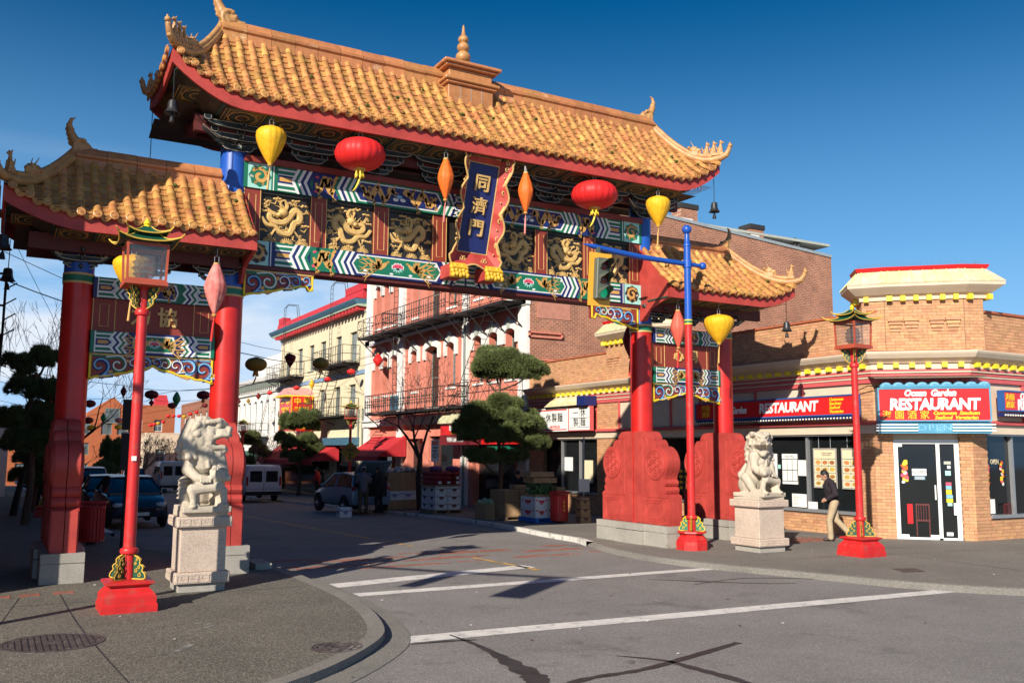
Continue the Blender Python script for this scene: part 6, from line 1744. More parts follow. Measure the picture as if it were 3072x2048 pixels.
def facade(mb, M, W, z0, z1, ops, depth=.22, mi=0, mr=0):
 """wall face with real recessed openings; op = (u0,u1,v0,v1,rise) with a flat or segmental head"""
 mb.M = M
 us = sorted(set([0, W] + [o[0] for o in ops] + [o[1] for o in ops]))
 for a, b in zip(us[:-1], us[1:]):
  if b - a < 1e-5: continue
  cov = sorted([o for o in ops if o[0] <= a + 1e-6 and o[1] >= b - 1e-6], key=lambda o: o[2])
  v = z0
  for o in cov:
   if o[2] > v: mb.add([(a, v, 0), (b, v, 0), (b, o[2], 0), (a, o[2], 0)], [(0, 1, 2, 3)], mi)
   v = o[3]
  if z1 > v: mb.add([(a, v, 0), (b, v, 0), (b, z1, 0), (a, z1, 0)], [(0, 1, 2, 3)], mi)
 for (a, b, c, d, rise) in ops:
  mb.add([(a, c, 0), (b, c, 0), (b, c, -depth), (a, c, -depth)], [(0, 3, 2, 1)], mr)
  n = 8
  head = [(lerp(a, b, i / n), d - rise * (2 * i / n - 1) ** 2) for i in range(n + 1)] if rise else [(a, d), (b, d)]
  if rise:
   for i in range(n): mb.add([(*head[i], 0), (*head[i + 1], 0), (head[i + 1][0], d, 0), (head[i][0], d, 0)], [(0, 1, 2, 3)], mi)
  for i in range(len(head) - 1): mb.add([(*head[i], 0), (*head[i + 1], 0), (*head[i + 1], -depth), (*head[i], -depth)], [(0, 1, 2, 3)], mr)
  mb.add([(a, c, 0), (a, c, -depth), (a, head[0][1], -depth), (a, head[0][1], 0)], [(0, 1, 2, 3)], mr)
  mb.add([(b, c, 0), (b, head[-1][1], 0), (b, head[-1][1], -depth), (b, c, -depth)], [(0, 1, 2, 3)], mr)
 mb.M = Matrix()
# ------------------------------------------------------------------ CORNER RESTAURANT BUILDING
rest = thing('restaurant_building', 'one storey corner building of orange brick with striped cornice and corner turret', 'building', (19.3, 14.2, 0))
XW = 18.5
A_, B_ = (18.5, 14.95), (20.05, 13.45)
PATH = [(XW, 31.25), A_, B_, (48, 13.45)]
M_st = wall_frame((XW, 31.25), A_)                 # u = 31.25 - y
M_ch = wall_frame(A_, B_); LC = math.hypot(B_[0] - A_[0], B_[1] - A_[1])
M_wi = wall_frame(B_, (48, 13.45)); uy = lambda y: 31.25 - y
mb = MB(); mb.prism([(XW + .012, 31.25), (A_[0] + .012, A_[1]), (B_[0], B_[1] + .012), (48, 13.462), (48, 31.25)], -.6, 5.40)
# body is built as wall slabs so that the openings stay open
mb = MB()
st_ops = [(uy(30.2), uy(26.6), .5, 3.72, 0), (uy(25.3), uy(21.15), .5, 3.72, 0), (uy(20.6), uy(15.42), .5, 3.72, 0)]
facade(mb, M_st, uy(14.95), -.8, 5.42, st_ops, .16)
ch_ops = [(.42, 1.86, 0.0, 2.62, 0)]
facade(mb, M_ch, LC, -.2, 5.42, ch_ops, .10)
wi_ops = [(.55, 3.6, .5, 3.72, 0), (4.2, 8.0, .5, 3.72, 0)]
facade(mb, M_wi, 27.95, -.2, 5.42, wi_ops, .16)
mb.add([(XW, 31.25, 5.38), (XW + .3, 31.25, 5.38), (A_[0] + .3, A_[1], 5.38), (B_[0], B_[1] + .3, 5.38), (48, 13.8, 5.38), (48, 31.25, 5.38)], [(0, 1, 2, 3, 4, 5)])
wall = part(mb, 'brick_wall', M_mortar, rest)
store = ([], [])
brick_field(M_ch, 0.0, LC, 0, 3.7, [(.42, 1.86, -1, 2.62)], wall, store, single=True, seed=2)
brick_field(M_st, uy(15.42), uy(14.95), 0, 3.7, [], wall, store, single=True, seed=3)
brick_field(M_wi, 0, .55, 0, 3.7, [], wall, store, single=True, seed=5)
brick_field(M_st, uy(20.6), uy(15.42), 0, .44, [], wall, store, single=True, seed=4)
brick_field(M_wi, .55, 6, 0, .44, [], wall, store, seed=6)
brick_field(M_st, uy(31.25), uy(20.6), -.3, 3.7, [(uy(30.2), uy(26.6), .44, 4), (uy(25.3), uy(21.15), .44, 4)], wall, store, seed=7)
brick_field(M_st, 0, uy(14.95), 4.47, 5.40, [], wall, store, seed=8)
brick_field(M_ch, -.02, LC + .02, 4.47, 5.40, [], wall, store, seed=9)
brick_field(M_wi, 0, 10, 4.47, 5.40, [], wall, store, seed=10)
# turrets: one over the entrance, its twin up the street
def turret(path, zb, name='turret', ribs=True):
 t = MB(); sweep(t, path, [(0, zb), (0, 5.72), (-.5, 5.72), (-.5, zb)]); tp = part(t, name, M_mortar, rest)
 for i in range(len(path) - 1):
  Mq = wall_frame(path[i], path[i + 1]); Lq = math.dist(path[i], path[i + 1]); brick_field(Mq, 0.01, Lq - .01, zb, 5.70, [], tp, store, seed=20 + i)
  if Lq > 1.2:
   for s in (.12, Lq - .72):          # corbelled brick steps
    for k in range(4):
     for (a, b) in ((0, .22), (.36, .58)):
      cb = MB(); w = .02 * (3 - k); lbox(Mq, cb, s + a - w, s + b + w, 4.98 - .085 * k + .2, 5.045 - .085 * k + .2, .0, .07 - .014 * k); part(cb, 'corbel_brick', M_brick, tp)
 t = MB(); sweep(t, path, [(.02, 5.68), (.05, 5.69), (.07, 5.78), (.16, 5.82), (.30, 5.93), (.36, 5.98), (.37, 6.04), (.02, 6.06)]); part(t, 'cornice', M_cream, tp)
 t = MB(); sweep(t, path, [(.37, 6.045), (.38, 6.075), (.06, 6.42), (.0, 6.42), (.0, 6.045)]); part(t, 'ribbed_roof', M_rib, tp)
 t = MB(); sweep(t, path, [(.10, 6.415), (.14, 6.50), (-.1, 6.50), (-.1, 6.40)]); part(t, 'roof_cap', M_sign, tp)
 for i in range(len(path) - 1):
  Mq = wall_frame(path[i], path[i + 1]); Lq = math.dist(path[i], path[i + 1]); n = max(1, int(Lq / .27))
  for k in range(n + 1):
   u = Lq * k / n; d = MB(); d.tube([Mq @ Vector((u, 6.07, .385)), Mq @ Vector((u * .88 + Lq * .06, 6.43, .065))], .014, 5); part(d, 'roof_rib', M_ribe, tp)
   if k < n or n == 1:
    d = MB(); lbox(Mq, d, u + .06, u + .17, 5.66, 5.785, .0, .15); part(d, 'dentil', M_dent, tp)
 # bird spikes
 d = MB()
 for i in range(len(path) - 1):
  Mq = wall_frame(path[i], path[i + 1]); Lq = math.dist(path[i], path[i + 1])
  for k in range(int(Lq / .05)):
   p = Mq @ Vector((k * .05, 6.50, .0)); d.tube([p, p + Vector((random.uniform(-.03, .03), random.uniform(-.03, .03), .12))], .0025, 3)
 part(d, 'bird_spikes', M_alu, tp, kind='stuff')
M_rib = mat('weathered_metal_roofing', (.60, .52, .30), rough=.6, var=.15, sc=6, col2=(.62, .55, .40), c2=.4)
M_ribe = mat('pale_yellow_roof_rib', (.78, .68, .30), rough=.6, var=.1)
u_ = Vector((B_[0] - A_[0], B_[1] - A_[1])).normalized(); n_ = Vector((u_.y, -u_.x))
a0 = Vector(A_) + n_ * .08 + u_ * .34; b0 = Vector(A_) + n_ * .08 + u_ * (LC - .05)
turret([(XW + .35, 15.62), (a0.x - .30, a0.y + .42), tuple(a0), tuple(b0), (b0.x + .42, b0.y - .22), (b0.x + .75, b0.y + .4)], 4.46)
turret([(XW + .3, 26.2), (XW - .08, 25.9), (XW - .08, 23.0), (XW + .3, 22.7)], 4.46)
# mouldings along the whole front
for (prof, m, nme) in (
  ([(.02, 2.48), (.06, 2.48), (.06, 2.69), (.02, 2.69)], M_cream, 'lintel_board'),
  ([(.02, 2.695), (.14, 2.70), (.15, 2.75), (.02, 2.80)], M_pinkstripe, 'ledge'),
  ([(.02, 3.70), (.05, 3.70), (.05, 3.80), (.02, 3.80)], M_pinkstripe, 'stripe'), ([(.02, 3.805), (.07, 3.81), (.07, 3.84), (.02, 3.85)], M_cream, 'stripe'),
  ([(.02, 3.85), (.06, 3.86), (.06, 3.91), (.02, 3.915)], M_pinkstripe, 'stripe'), ([(.02, 3.92), (.09, 3.93), (.09, 3.96), (.02, 3.965)], M_cream, 'stripe'), ([(.02, 3.967), (.08, 3.97), (.08, 4.01), (.02, 4.015)], M_pinkstripe, 'stripe'),
  ([(.02, 4.02), (.05, 4.02), (.05, 4.15), (.02, 4.15)], M_cream, 'frieze'),
  ([(.02, 4.155), (.10, 4.16), (.14, 4.20), (.26, 4.27), (.33, 4.36), (.35, 4.40), (.35, 4.43), (.02, 4.46)], M_cream, 'cornice'),
  ([(.02, 4.462), (.12, 4.463), (.05, 4.49), (.02, 4.50)], M_terra, 'orange_ledge'),
  ([(.03, 5.40), (.05, 5.41), (.06, 5.46), (-.22, 5.50), (-.22, 5.40)], M_terra, 'coping')):
 d = MB(); sweep(d, PATH, prof); part(d, nme, m, rest)
for (Mq, Lq) in ((M_st, uy(14.95)), (M_ch, LC), (M_wi, 6.0)):
 n = int(Lq / .34)
 for k in range(n):
  u = Lq * (k + .5) / n; d = MB(); lbox(Mq, d, u - .06, u + .06, 4.05, 4.16, .05, .17); part(d, 'dentil', M_dent, rest)
# shop windows
def shopfront(Mq, ops, mull):
 for (a, b, c, d_, r) in ops:
  mb = MB(Mq)
  mb.add([(a, .5, -.15), (b, .5, -.15), (b, 3.72, -.15), (a, 3.72, -.15)], [(0, 1, 2, 3)])
  w = part(mb, 'window', M_glass, rest)
  mb = MB(); lbox(Mq, mb, a, b, .5, .575, -.148, .05); part(mb, 'sill', M_alu, w); mb = MB(); lbox(Mq, mb, a, b, 2.44, 2.50, -.148, .02); part(mb, 'transom_bar', M_alu, w)
  for u in mull:
   if a < u < b: mb = MB(); lbox(Mq, mb, u - .035, u + .035, .575, 2.44, -.148, -.06); part(mb, 'mullion', M_alu, w)
  # transom of cream panels between red mullions
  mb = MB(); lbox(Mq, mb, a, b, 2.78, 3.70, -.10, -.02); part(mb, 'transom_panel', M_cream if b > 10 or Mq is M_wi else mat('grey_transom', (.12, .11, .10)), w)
  n = int((b - a) / 1.3)
  for k in range(n + 1):
   u = lerp(a + .03, b - .03, k / n); mb = MB(); lbox(Mq, mb, u - .03, u + .03, 2.78, 3.70, -.018, .04); part(mb, 'transom_mullion', M_pinkstripe, w)
shopfront(M_st, st_ops, [uy(y) for y in (17.13, 19.2, 23.2, 27.8, 29.0)]); shopfront(M_wi, wi_ops, [1.64, 2.6, 6])
# the entrance
mb = MB()
for (a, b, c, d_) in ((.42, .52, 0, 2.34), (1.76, 1.86, 0, 2.34), (.52, 1.76, 2.24, 2.34), (1.36, 1.44, .04, 2.24), (.52, 1.36, .0, .05), (1.44, 1.76, .0, .05)): lbox(M_ch, mb, a, b, c, d_, -.12, -.04)
door = part(mb, 'entrance_door', M_wframe, rest)
for (a, b) in ((.52, 1.36), (1.44, 1.76)):
 mb = MB(M_ch); mb.add([(a, .05, -.09), (b, .05, -.09), (b, 2.24, -.09), (a, 2.24, -.09)], [(0, 1, 2, 3)]); part(mb, 'pane', M_glass, door)
mb = MB(); lbox(M_ch, mb, 1.295, 1.325, .93, 1.27, -.05, -.02); part(mb, 'handle', M_wframe, door)
for (a, b, c, d_) in ((.53, .70, .05, .11), (1.17, 1.35, .05, .11), (1.52, 1.66, .10, .18), (.53, .62, 2.17, 2.23), (1.70, 1.755, .58, .86)):
 mb = MB(); lbox(M_ch, mb, a, b, c, d_, -.088, -.06); part(mb, 'door_fitting', M_wframe, door)
mb = MB(); lbox(M_ch, mb, .42, 1.86, 2.34, 2.62, -.10, -.06); part(mb, 'door_head', M_cream, door)
# ------------------------------------------------------------------ restaurant signs and papers
def make_texts2():
 T = TEXTS
 T['rest1'] = text_me('RESTAURANT', .36, .006, .014, .10, .95, .95)
 T['og1'] = text_me('Ocean Garden', .26, .006, .010, .22, .80, .95)
 T['cant4'] = text_me('Cantonese\nSzechuan\nSeafood\nVegetarian', .105, .005, .004, .25, .95, 1, 'LEFT', .95)
 T['cn4'] = text_me('海園\n酒家', .18, .005, .001, 0, 1, 1, 'CENTER', 1.0)
 T['rest2'] = text_me('RESTAURANT', .36, .006, .016, .08, .92, .93)
 T['og2'] = text_me('Ocean  Garden', .21, .006, .010, .22, .90, .95)
 T['cn1'] = text_me('海 園 酒 家', .215, .005, .001)
 T['cant2'] = text_me('Cantonese  Szechuan\nSeafood  Vegetarian', .115, .005, .005, .25, 1.0, 1, 'CENTER', .92)
 T['open'] = text_me('OPEN', .20, .003, -.001, 0, 1.3, 1.2)
 T['closed'] = text_me('CLOSED', .085, .002, .001)
 T['openw'] = text_me('OPEN', .16, .002, .0015, 0, .8)
 T['nood1'] = text_me('一休製麺', .36, .004, .002, 0, 1, 1.25)
 T['nood2'] = text_me('ICHI YA NOODLES' if False else 'NOODLES', .15, .004, .002, 0, 1)
 T['nood3'] = text_me('一 休\n製 麺', .33, .004, 0, 0, 1, 1.1, 'CENTER', 1.0)
 T['wah1'] = text_me('華 麗 園', .30, .004, .01); T['wah2'] = text_me('WAH LAI YUEN', .27, .004, .010, 0, .85); T['wah3'] = text_me('中 華 名 食', .15, .004, .004, 0, 1.3)
 T['coke'] = text_me('Coca-Cola', .26, .004, .006, .35, .75, .85)
 T['menu1'] = text_me('OCEAN GARDEN\nRESTAURANT', .05, .001, 0, 0, .9); T['menu2'] = text_me('SIZZLING\nBEEF & KING', .05, .001) if False else text_me('EATING IS\nBELIEVING', .055, .001)
 T['dinner'] = text_me('Dinner Menu', .06, .001, 0, .2)
 T['zh1'] = text_me('中 華', .62, .01, .01); T['zh2'] = text_me('海鮮酒家', .33, .01, .004); T['yfig'] = text_me('丫', 1.3, .01, .05, 0, .7)
 T['bin'] = text_me('華\n埠', .10, .002, .002)
 T['slow'] = text_me('SLOW', .16, .002, .002); T['nopark'] = text_me('P', .2, .002)
make_texts2()
sg1 = thing('shop_sign', 'long red restaurant sign board on the street wall, half in shade', 'shop sign', (18.15, 18, 2.9), 0, 'red restaurant signs')
def signbox(Mq, u0, u1, v0, v1, d0, d1, root, face, rim, rw=.035):
 mb = MB(); lbox(Mq, mb, u0 + rw, u1 - rw, v0 + rw, v1 - rw, d0, d1, 0); b = part(mb, 'panel', face, root)
 mb = MB()
 for (a, b_, c, e) in ((u0, u1, v0, v0 + rw), (u0, u1, v1 - rw, v1), (u0, u0 + rw, v0 + rw, v1 - rw), (u1 - rw, u1, v0 + rw, v1 - rw)): lbox(Mq, mb, a, b_, c, e, d0 - .01, d1 + .02)
 part(mb, 'rim', rim, root); return b
M_srim = mat('sign_blue_rim', (.03, .10, .30), rough=.4)
p1 = signbox(M_st, uy(21.0), uy(15.15), 2.93, 3.44, .20, .34, sg1, M_sign, M_srim)
T_ = lambda Mq, u, v, d: Mq @ Matrix.Translation((u, v, d))
text('cn4', p1, T_(M_st, uy(20.55), 3.18, .345), M_signy); text('og1', p1, T_(M_st, uy(19.48), 3.17, .345), M_signw); text('rest1', p1, T_(M_st, uy(17.38), 3.18, .345), M_signw); text('cant4', p1, T_(M_st, uy(15.98), 3.18, .345), M_signy)
mb = MB(); lbox(M_st, mb, uy(21), uy(15.15), 2.84, 2.925, .18, .33); part(mb, 'bulb_rail', M_navy, sg1)
for i in range(58):
 mb = MB(M_st); mb.ell((uy(20.95) + i * .1, 2.862, .335), .026, 7, 5); part(mb, 'bulb', M_bulb, sg1, 60)
sg2 = thing('shop_sign', 'big red box sign with a wavy blue crest over the restaurant door', 'shop sign', (18.95, 13.85, 2.5), 0, 'red restaurant signs')
p2 = signbox(M_ch, .05, 2.50, 2.75, 3.55, -.0, .45, sg2, M_sign, M_teal)
text('og2', p2, T_(M_ch, 1.20, 3.415, .455), M_signw); text('rest2', p2, T_(M_ch, 1.28, 3.145, .455), M_signw); text('cn1', p2, T_(M_ch, .66, 2.895, .455), M_signy); text('cant2', p2, T_(M_ch, 1.75, 2.895, .455), M_signy)
mb = MB(); lbox(M_ch, mb, .05, 2.5, 2.48, 2.735, .1, .40); stp = part(mb, 'neon_board', M_teal, sg2)
text('open', stp, T_(M_ch, 1.28, 2.60, .41), M_ltblue)
for k in range(3):
 for (a, b) in ((.0, .92), (1.66, 2.58)):
  mb = MB(M_ch); mb.tube([(a, 2.54 + .07 * k, .43), (b, 2.54 + .07 * k, .43)], .017, 7); part(mb, 'neon_tube', M_signw, sg2, 60)
mb = MB(M_ch)
for k in range(9):
 u = .12 + k * .265
 P = [(u, 3.56), (u, 3.62)] + [(u + .02 + .11 * (1 - math.cos(PI * i / 6)) / 1, 3.62 + .055 * math.sin(PI * i / 6) + .01 * i / 6) for i in range(7)] + [(u + .265, 3.62), (u + .265, 3.56)]
 mb.prism(P, .05, .44, 0)
 mb.ribbon([(u + .04, 3.60), (u + .12, 3.655), (u + .21, 3.63)], .03, .442, .006, 1)
part(mb, 'wave_crest', [M_teal, M_ltblue], sg2)
mb = MB(M_ch); mb.add([(-.1, 3.86, 0), (2.5, 3.86, 0), (2.42, 3.78, .55), (-.02, 3.78, .55)], [(0, 1, 2, 3)]); mb.add([(-.1, 3.85, 0), (2.5, 3.85, 0), (2.42, 3.765, .55), (-.02, 3.765, .55)], [(3, 2, 1, 0)]); mb.box(-.02, 2.42, 3.765, 3.78, .545, .56)
part(mb, 'hood', mat('brown_sheet_metal', (.16, .12, .09), rough=.5, metal=.3), sg2)
sg3 = thing('shop_sign', 'red restaurant sign on the right wing, cut by the picture edge', 'shop sign', (23, 13.1, 2.9), 0, 'red restaurant signs')
p3 = signbox(M_wi, .78, 7.0, 3.02, 3.52, .18, .32, sg3, M_sign, M_srim)
text('cn4', p3, T_(M_wi, 1.05, 3.26, .325), M_signy); text('og1', p3, T_(M_wi, 2.05, 3.38, .325), M_signw); text('rest1', p3, T_(M_wi, 2.35, 3.17, .325), M_signw)
mb = MB(); lbox(M_wi, mb, .78, 7, 2.90, 2.98, .16, .31); part(mb, 'bulb_rail', M_navy, sg3)
for i in range(20):
 mb = MB(M_wi); mb.ell((.85 + i * .1, 2.93, .315), .026, 7, 5); part(mb, 'bulb', M_bulb, sg3, 60)
part((lambda m: (m.tube([(18.35, 15.3, 3.52), (18.30, 14.9, 3.62), (18.6, 14.6, 3.55)], .012, 5), m)[1])(MB()), 'cable', M_wire, None, label='black cable looping to the big door sign', cat='cable')
def board(name, label, cat, Mq, u0, u1, v0, v1, d, m, frame=None, grp=None):
 mb = MB(); lbox(Mq, mb, u0, u1, v0, v1, d, d + .012, 0)
 if frame:
  for (a, b, c, e) in ((u0 - .03, u1 + .03, v0 - .03, v0), (u0 - .03, u1 + .03, v1, v1 + .03), (u0 - .03, u0, v0, v1), (u1, u1 + .03, v0, v1)): lbox(Mq, mb, a, b, c, e, d - .005, d + .03, 1)
 return part(mb, name, [m, frame or m], None, label=label, cat=cat, group=grp)
def foodboard(label, u0, u1, v0, v1, key):
 o = board('menu_board', label, 'menu board', M_st, u0, u1, v0, v1, -.12, M_menu, mat('pewter_frame', (.40, .37, .33), rough=.4) if 'pewter_frame' not in bpy.data.materials else bpy.data.materials['pewter_frame'], 'framed menu boards')
 text(key, o, T_(M_st, (u0 + u1) / 2 + .06, v1 - .12, -.106), M_ink)
 n, m = 3, 4; w = (u1 - u0) / n; h = (v1 - v0 - .24) / m
 for i in range(n):
  for j in range(m):
   mb = MB(M_st); mb.lathe([(0, 0)], 3) if False else None
   cu, cv = u0 + (i + .5) * w, v0 + (j + .5) * h
   mb.prism([(cu + w * .38 * math.cos(a) * random.uniform(.85, 1.1), cv + h * .30 * math.sin(a) * random.uniform(.85, 1.1)) for a in np.linspace(0, 2 * PI, 11)[:-1]], -.107, -.1045); part(mb, 'dish_picture', M_food, o)
 mb = MB(M_st)
 for j in range(m + 1): mb.ribbon([(u0, v0 + j * h), (u1, v0 + j * h)], .012, -.106)
 for i in range(1, n): mb.ribbon([(u0 + i * w, v0), (u0 + i * w, v0 + m * h)], .008, -.1058)
 part(mb, 'grid', M_ink, o)
 for u in (u0 + .15, u1 - .15): mb = MB(M_st); mb.tube([(u, v1, -.11), (u, 2.44, -.11)], .006, 4); part(mb, 'hanging_wire', M_alu, o)
foodboard('framed menu board of dish pictures left of the red lamp pole', uy(16.92), uy(16.24), 1.15, 2.10, 'menu1')
foodboard('framed menu board of dish pictures half behind the red lamp pole', uy(16.01), uy(15.30), 1.15, 2.10, 'menu2')
GP = 'papers in the restaurant window'
for (nm, lb, y0, y1, v0, v1, d) in (('menu_sheet', 'white dinner menu sheet with ruled boxes behind the right lion', 18.06, 17.52, 1.18, 1.98, -.13), ('menu_sheet', 'plain white sheet beside the dinner menu', 17.50, 17.22, 1.41, 1.82, -.13), ('menu_sheet', 'white sheet partly hidden by the right lion', 18.42, 18.24, 1.2, 1.98, -.13), ('notice', 'white notice with handwriting low in the window', 17.67, 17.18, .60, .94, -.06), ('notice', 'small cream card on the window sill', 17.10, 16.80, .58, .76, -.04), ('notice', 'tiny turquoise sticker on the window', 18.21, 18.12, 1.58, 1.69, -.13), ('notice', 'white vertical lettered panel behind the red lamp pole', 15.58, 15.44, .52, .92, -.05)):
 o = board(nm, lb, 'paper', M_st, uy(y0), uy(y1), v0, v1, d, M_paper if 'turq' not in lb else M_aqua, None, GP)
 if 'dinner' in lb:
  text('dinner', o, T_(M_st, uy(17.79), 1.91, d + .014), M_ink)
  mb = MB(M_st)
  for k in range(4): mb.ribbon([(uy(18.06) + k * .18, 1.26), (uy(18.06) + k * .18, 1.84)], .012, d + .014)
  for v in (1.26, 1.55, 1.84): mb.ribbon([(uy(18.06), v), (uy(17.52), v)], .016, d + .0145)
  part(mb, 'ruling', M_ink, o)
 if 'handwriting' in lb:
  mb = MB(M_st)
  for k in range(7): mb.ribbon([(uy(17.63) + .38 * i / 14 * random.uniform(.8, 1), .66 + .037 * k + .006 * random.uniform(-1, 1)) for i in range(random.randint(6, 15))], .006, d + .014)
  part(mb, 'handwriting', M_ink, o)
o = board('closed_sign', 'white CLOSED sign hanging in the restaurant door', 'sign', M_ch, .82, 1.14, 1.49, 1.65, -.085, M_paper); text('closed', o, T_(M_ch, .98, 1.57, -.071), M_ink)
o = board('notice', 'small blue and white notice under the CLOSED sign', 'sign', M_ch, .86, 1.11, 1.39, 1.48, -.085, M_slate)
mb = MB(M_ch)
for v in (1.41, 1.435, 1.46): mb.ribbon([(.88, v), (1.09, v)], .01, -.072)
part(mb, 'lettering', M_paper, o)
STK = [(1.53, 1.68, 1.76, 1.83, M_grey), (1.60, 1.67, 1.66, 1.73, M_paper), (1.55, 1.67, 1.50, 1.61, M_aqua), (1.55, 1.67, 1.27, 1.34, M_pinkf), (1.55, 1.67, 1.18, 1.26, M_ltblue), (1.55, 1.67, 1.06, 1.17, M_yellow), (1.55, 1.69, .97, 1.05, M_ltblue), (1.55, 1.69, .87, .96, M_dent), (1.57, 1.67, .79, .86, M_aqua)]
SN = ['grey sticker at the top of the narrow door pane', 'small white sticker second from the top of the narrow pane', 'turquoise square sticker on the narrow door pane', 'pink and red card sticker on the narrow door pane', 'light blue card sticker under the pink one', 'bright yellow card sticker on the narrow door pane', 'blue card sticker under the yellow one', 'yellow green card sticker low on the narrow pane', 'lowest turquoise sticker on the narrow door pane']
for i, (a, b, c, d_, m) in enumerate(STK): board('sticker', SN[i], 'sticker', M_ch, a, b, c, d_, -.088, m, None, 'stickers on the narrow door pane')
def decal(label, Mq, c, w, h, d, seed):
 rs = random.Random(seed); mb = MB(Mq)
 for k in range(16):
  blob2d(mb, (c[0] + rs.uniform(-w, w) / 2, c[1] + h * (k / 15 - .5)), (.05, .042), d + .0006 * k, rs.randint(0, 3), 7, 0, .4, rs)
 part(mb, 'flower_decal', [M_paper, M_pinkf, M_yellow, M_silko], None, label=label, cat='decal', group='flower decals on the glass')
decal('bright flower decal on the left door pane', M_ch, (.66, 1.58), .10, .48, -.085, 1); decal('pink flower decal in the right wing window', M_wi, (1.28, 1.55), .09, .5, -.14, 2); decal('pink flower decal beside the OPEN lettering near the pier', M_wi, (.72, 1.5), .08, .45, -.14, 3)
o = board('menu_sheet', 'white sheet low in the right wing window', 'paper', M_wi, .64, .92, .60, .94, -.13, M_paper, None, GP)
text('openw', wall, T_(M_wi, 1.02, 1.82, -.14), M_menu, 'window_lettering')
mb = MB(); lbox(M_ch, mb, .68, .80, .36, .82, -.088, -.075); part(mb, 'red_stand', M_sign, None, label='red stand seen through the door glass', cat='stand')
# chairs and table seen through the glass stand just inside, as pale shapes
for (Mq, u, lb) in ((M_ch, 1.02, 'wooden chair inside the restaurant door'), (M_wi, 1.35, 'wooden chair inside the right wing window')):
 mb = MB(Mq); z = -.086
 for x in (-.14, .14): mb.box(u + x - .014, u + x + .014, .08, .82, z, z + .008)
 for k in range(4): mb.box(u - .10 + .055 * k, u - .085 + .055 * k, .46, .80, z, z + .007)
 mb.box(u - .16, u + .16, .42, .46, z, z + .009); mb.box(u - .15, u + .15, .79, .83, z, z + .009)
 part(mb, 'chair', M_darkred, None, label=lb, cat='chair')
mbs = MB();
o = mb_np(store[0], store[1], 'bricks', M_brick, wall, kind='stuff')
# noodle shop sign and its little lean-to
ns = thing('shop_sign', 'white noodle shop sign with black brush characters', 'shop sign', (18.1, 28.9, 2.7))
p = signbox(M_st, uy(30.2), uy(27.85), 2.74, 3.60, .28, .40, ns, M_paper, M_signw, .03); text('nood1', p, T_(M_st, uy(29.0), 3.22, .405), M_ink); text('nood2', p, T_(M_st, uy(28.75), 2.90, .405), M_sign)
mb = MB(M_st)
for v in (2.80, 3.52): mb.ribbon([(uy(30.1), v), (uy(27.95), v)], .04, .4015)
part(mb, 'red_line', M_sign, p)
ns2 = thing('shop_sign', 'white square sign with four black characters in a grid', 'shop sign', (18.1, 27.1, 2.7))
p = signbox(M_st, uy(27.82), uy(26.42), 2.74, 3.60, .28, .40, ns2, M_paper, M_pinkstripe, .03); text('nood3', p, T_(M_st, uy(27.12), 3.19, .405), M_ink)
mb = MB(M_st)
for (q, w) in ((((uy(27.75), 3.19), (uy(26.5), 3.19)), .015), (((uy(27.12), 2.86), (uy(27.12), 3.55)), .015), (((uy(27.75), 2.86), (uy(26.5), 2.86)), .015)): mb.ribbon(list(q), w, .4015)
part(mb, 'grid', M_ink, p)
aw = thing('metal_awning', 'small ribbed metal canopy above the noodle sign', 'awning', (18.2, 28.2, 3.7))
mb = MB()
for k in range(16):
 y = 29.3 - k * .14; mb.add([(18.44, y, 4.02), (18.44, y - .14, 4.02), (17.95, y - .14, 3.64), (17.95, y, 3.64), (18.2, y - .07, 3.87)], [(0, 1, 4), (1, 2, 4), (2, 3, 4), (3, 0, 4)])
part(mb, 'ribbed_sheet', M_rib, aw); mb = MB(); mb.box(17.9, 18.4, 26.5, 27.0, 3.62, 3.95); part(mb, 'blue_flag_board', M_navy, aw)
for (y, v0, v1, m, lb) in ((26.0, 1.1, 1.75, M_ltblue, 'pale poster pair in the shaded window right of the noodle shop'), (28.9, 1.3, 1.8, M_paper, 'white notice in the noodle shop window'), (27.6, .9, 1.7, M_menu, 'poster with small pictures in the noodle shop window'), (22.4, .8, 1.75, M_ink, 'dark poster with yellow dishes beyond the drum stone')):
 yy = min(y, 25.2) if y < 26.5 else y
 o = board('poster', lb, 'poster', M_st, uy(yy), uy(yy) + .55, v0, v1, -.13, m)
 if m is M_ink:
  for i in range(2):
   for j in range(4): mb = MB(M_st); mb.prism([(uy(yy) + .14 + .26 * i + .09 * math.cos(a), .92 + .17 * j + .05 * math.sin(a)) for a in np.linspace(0, 2 * PI, 9)[:-1]], -.117, -.114); part(mb, 'dish_picture', M_silky, o)
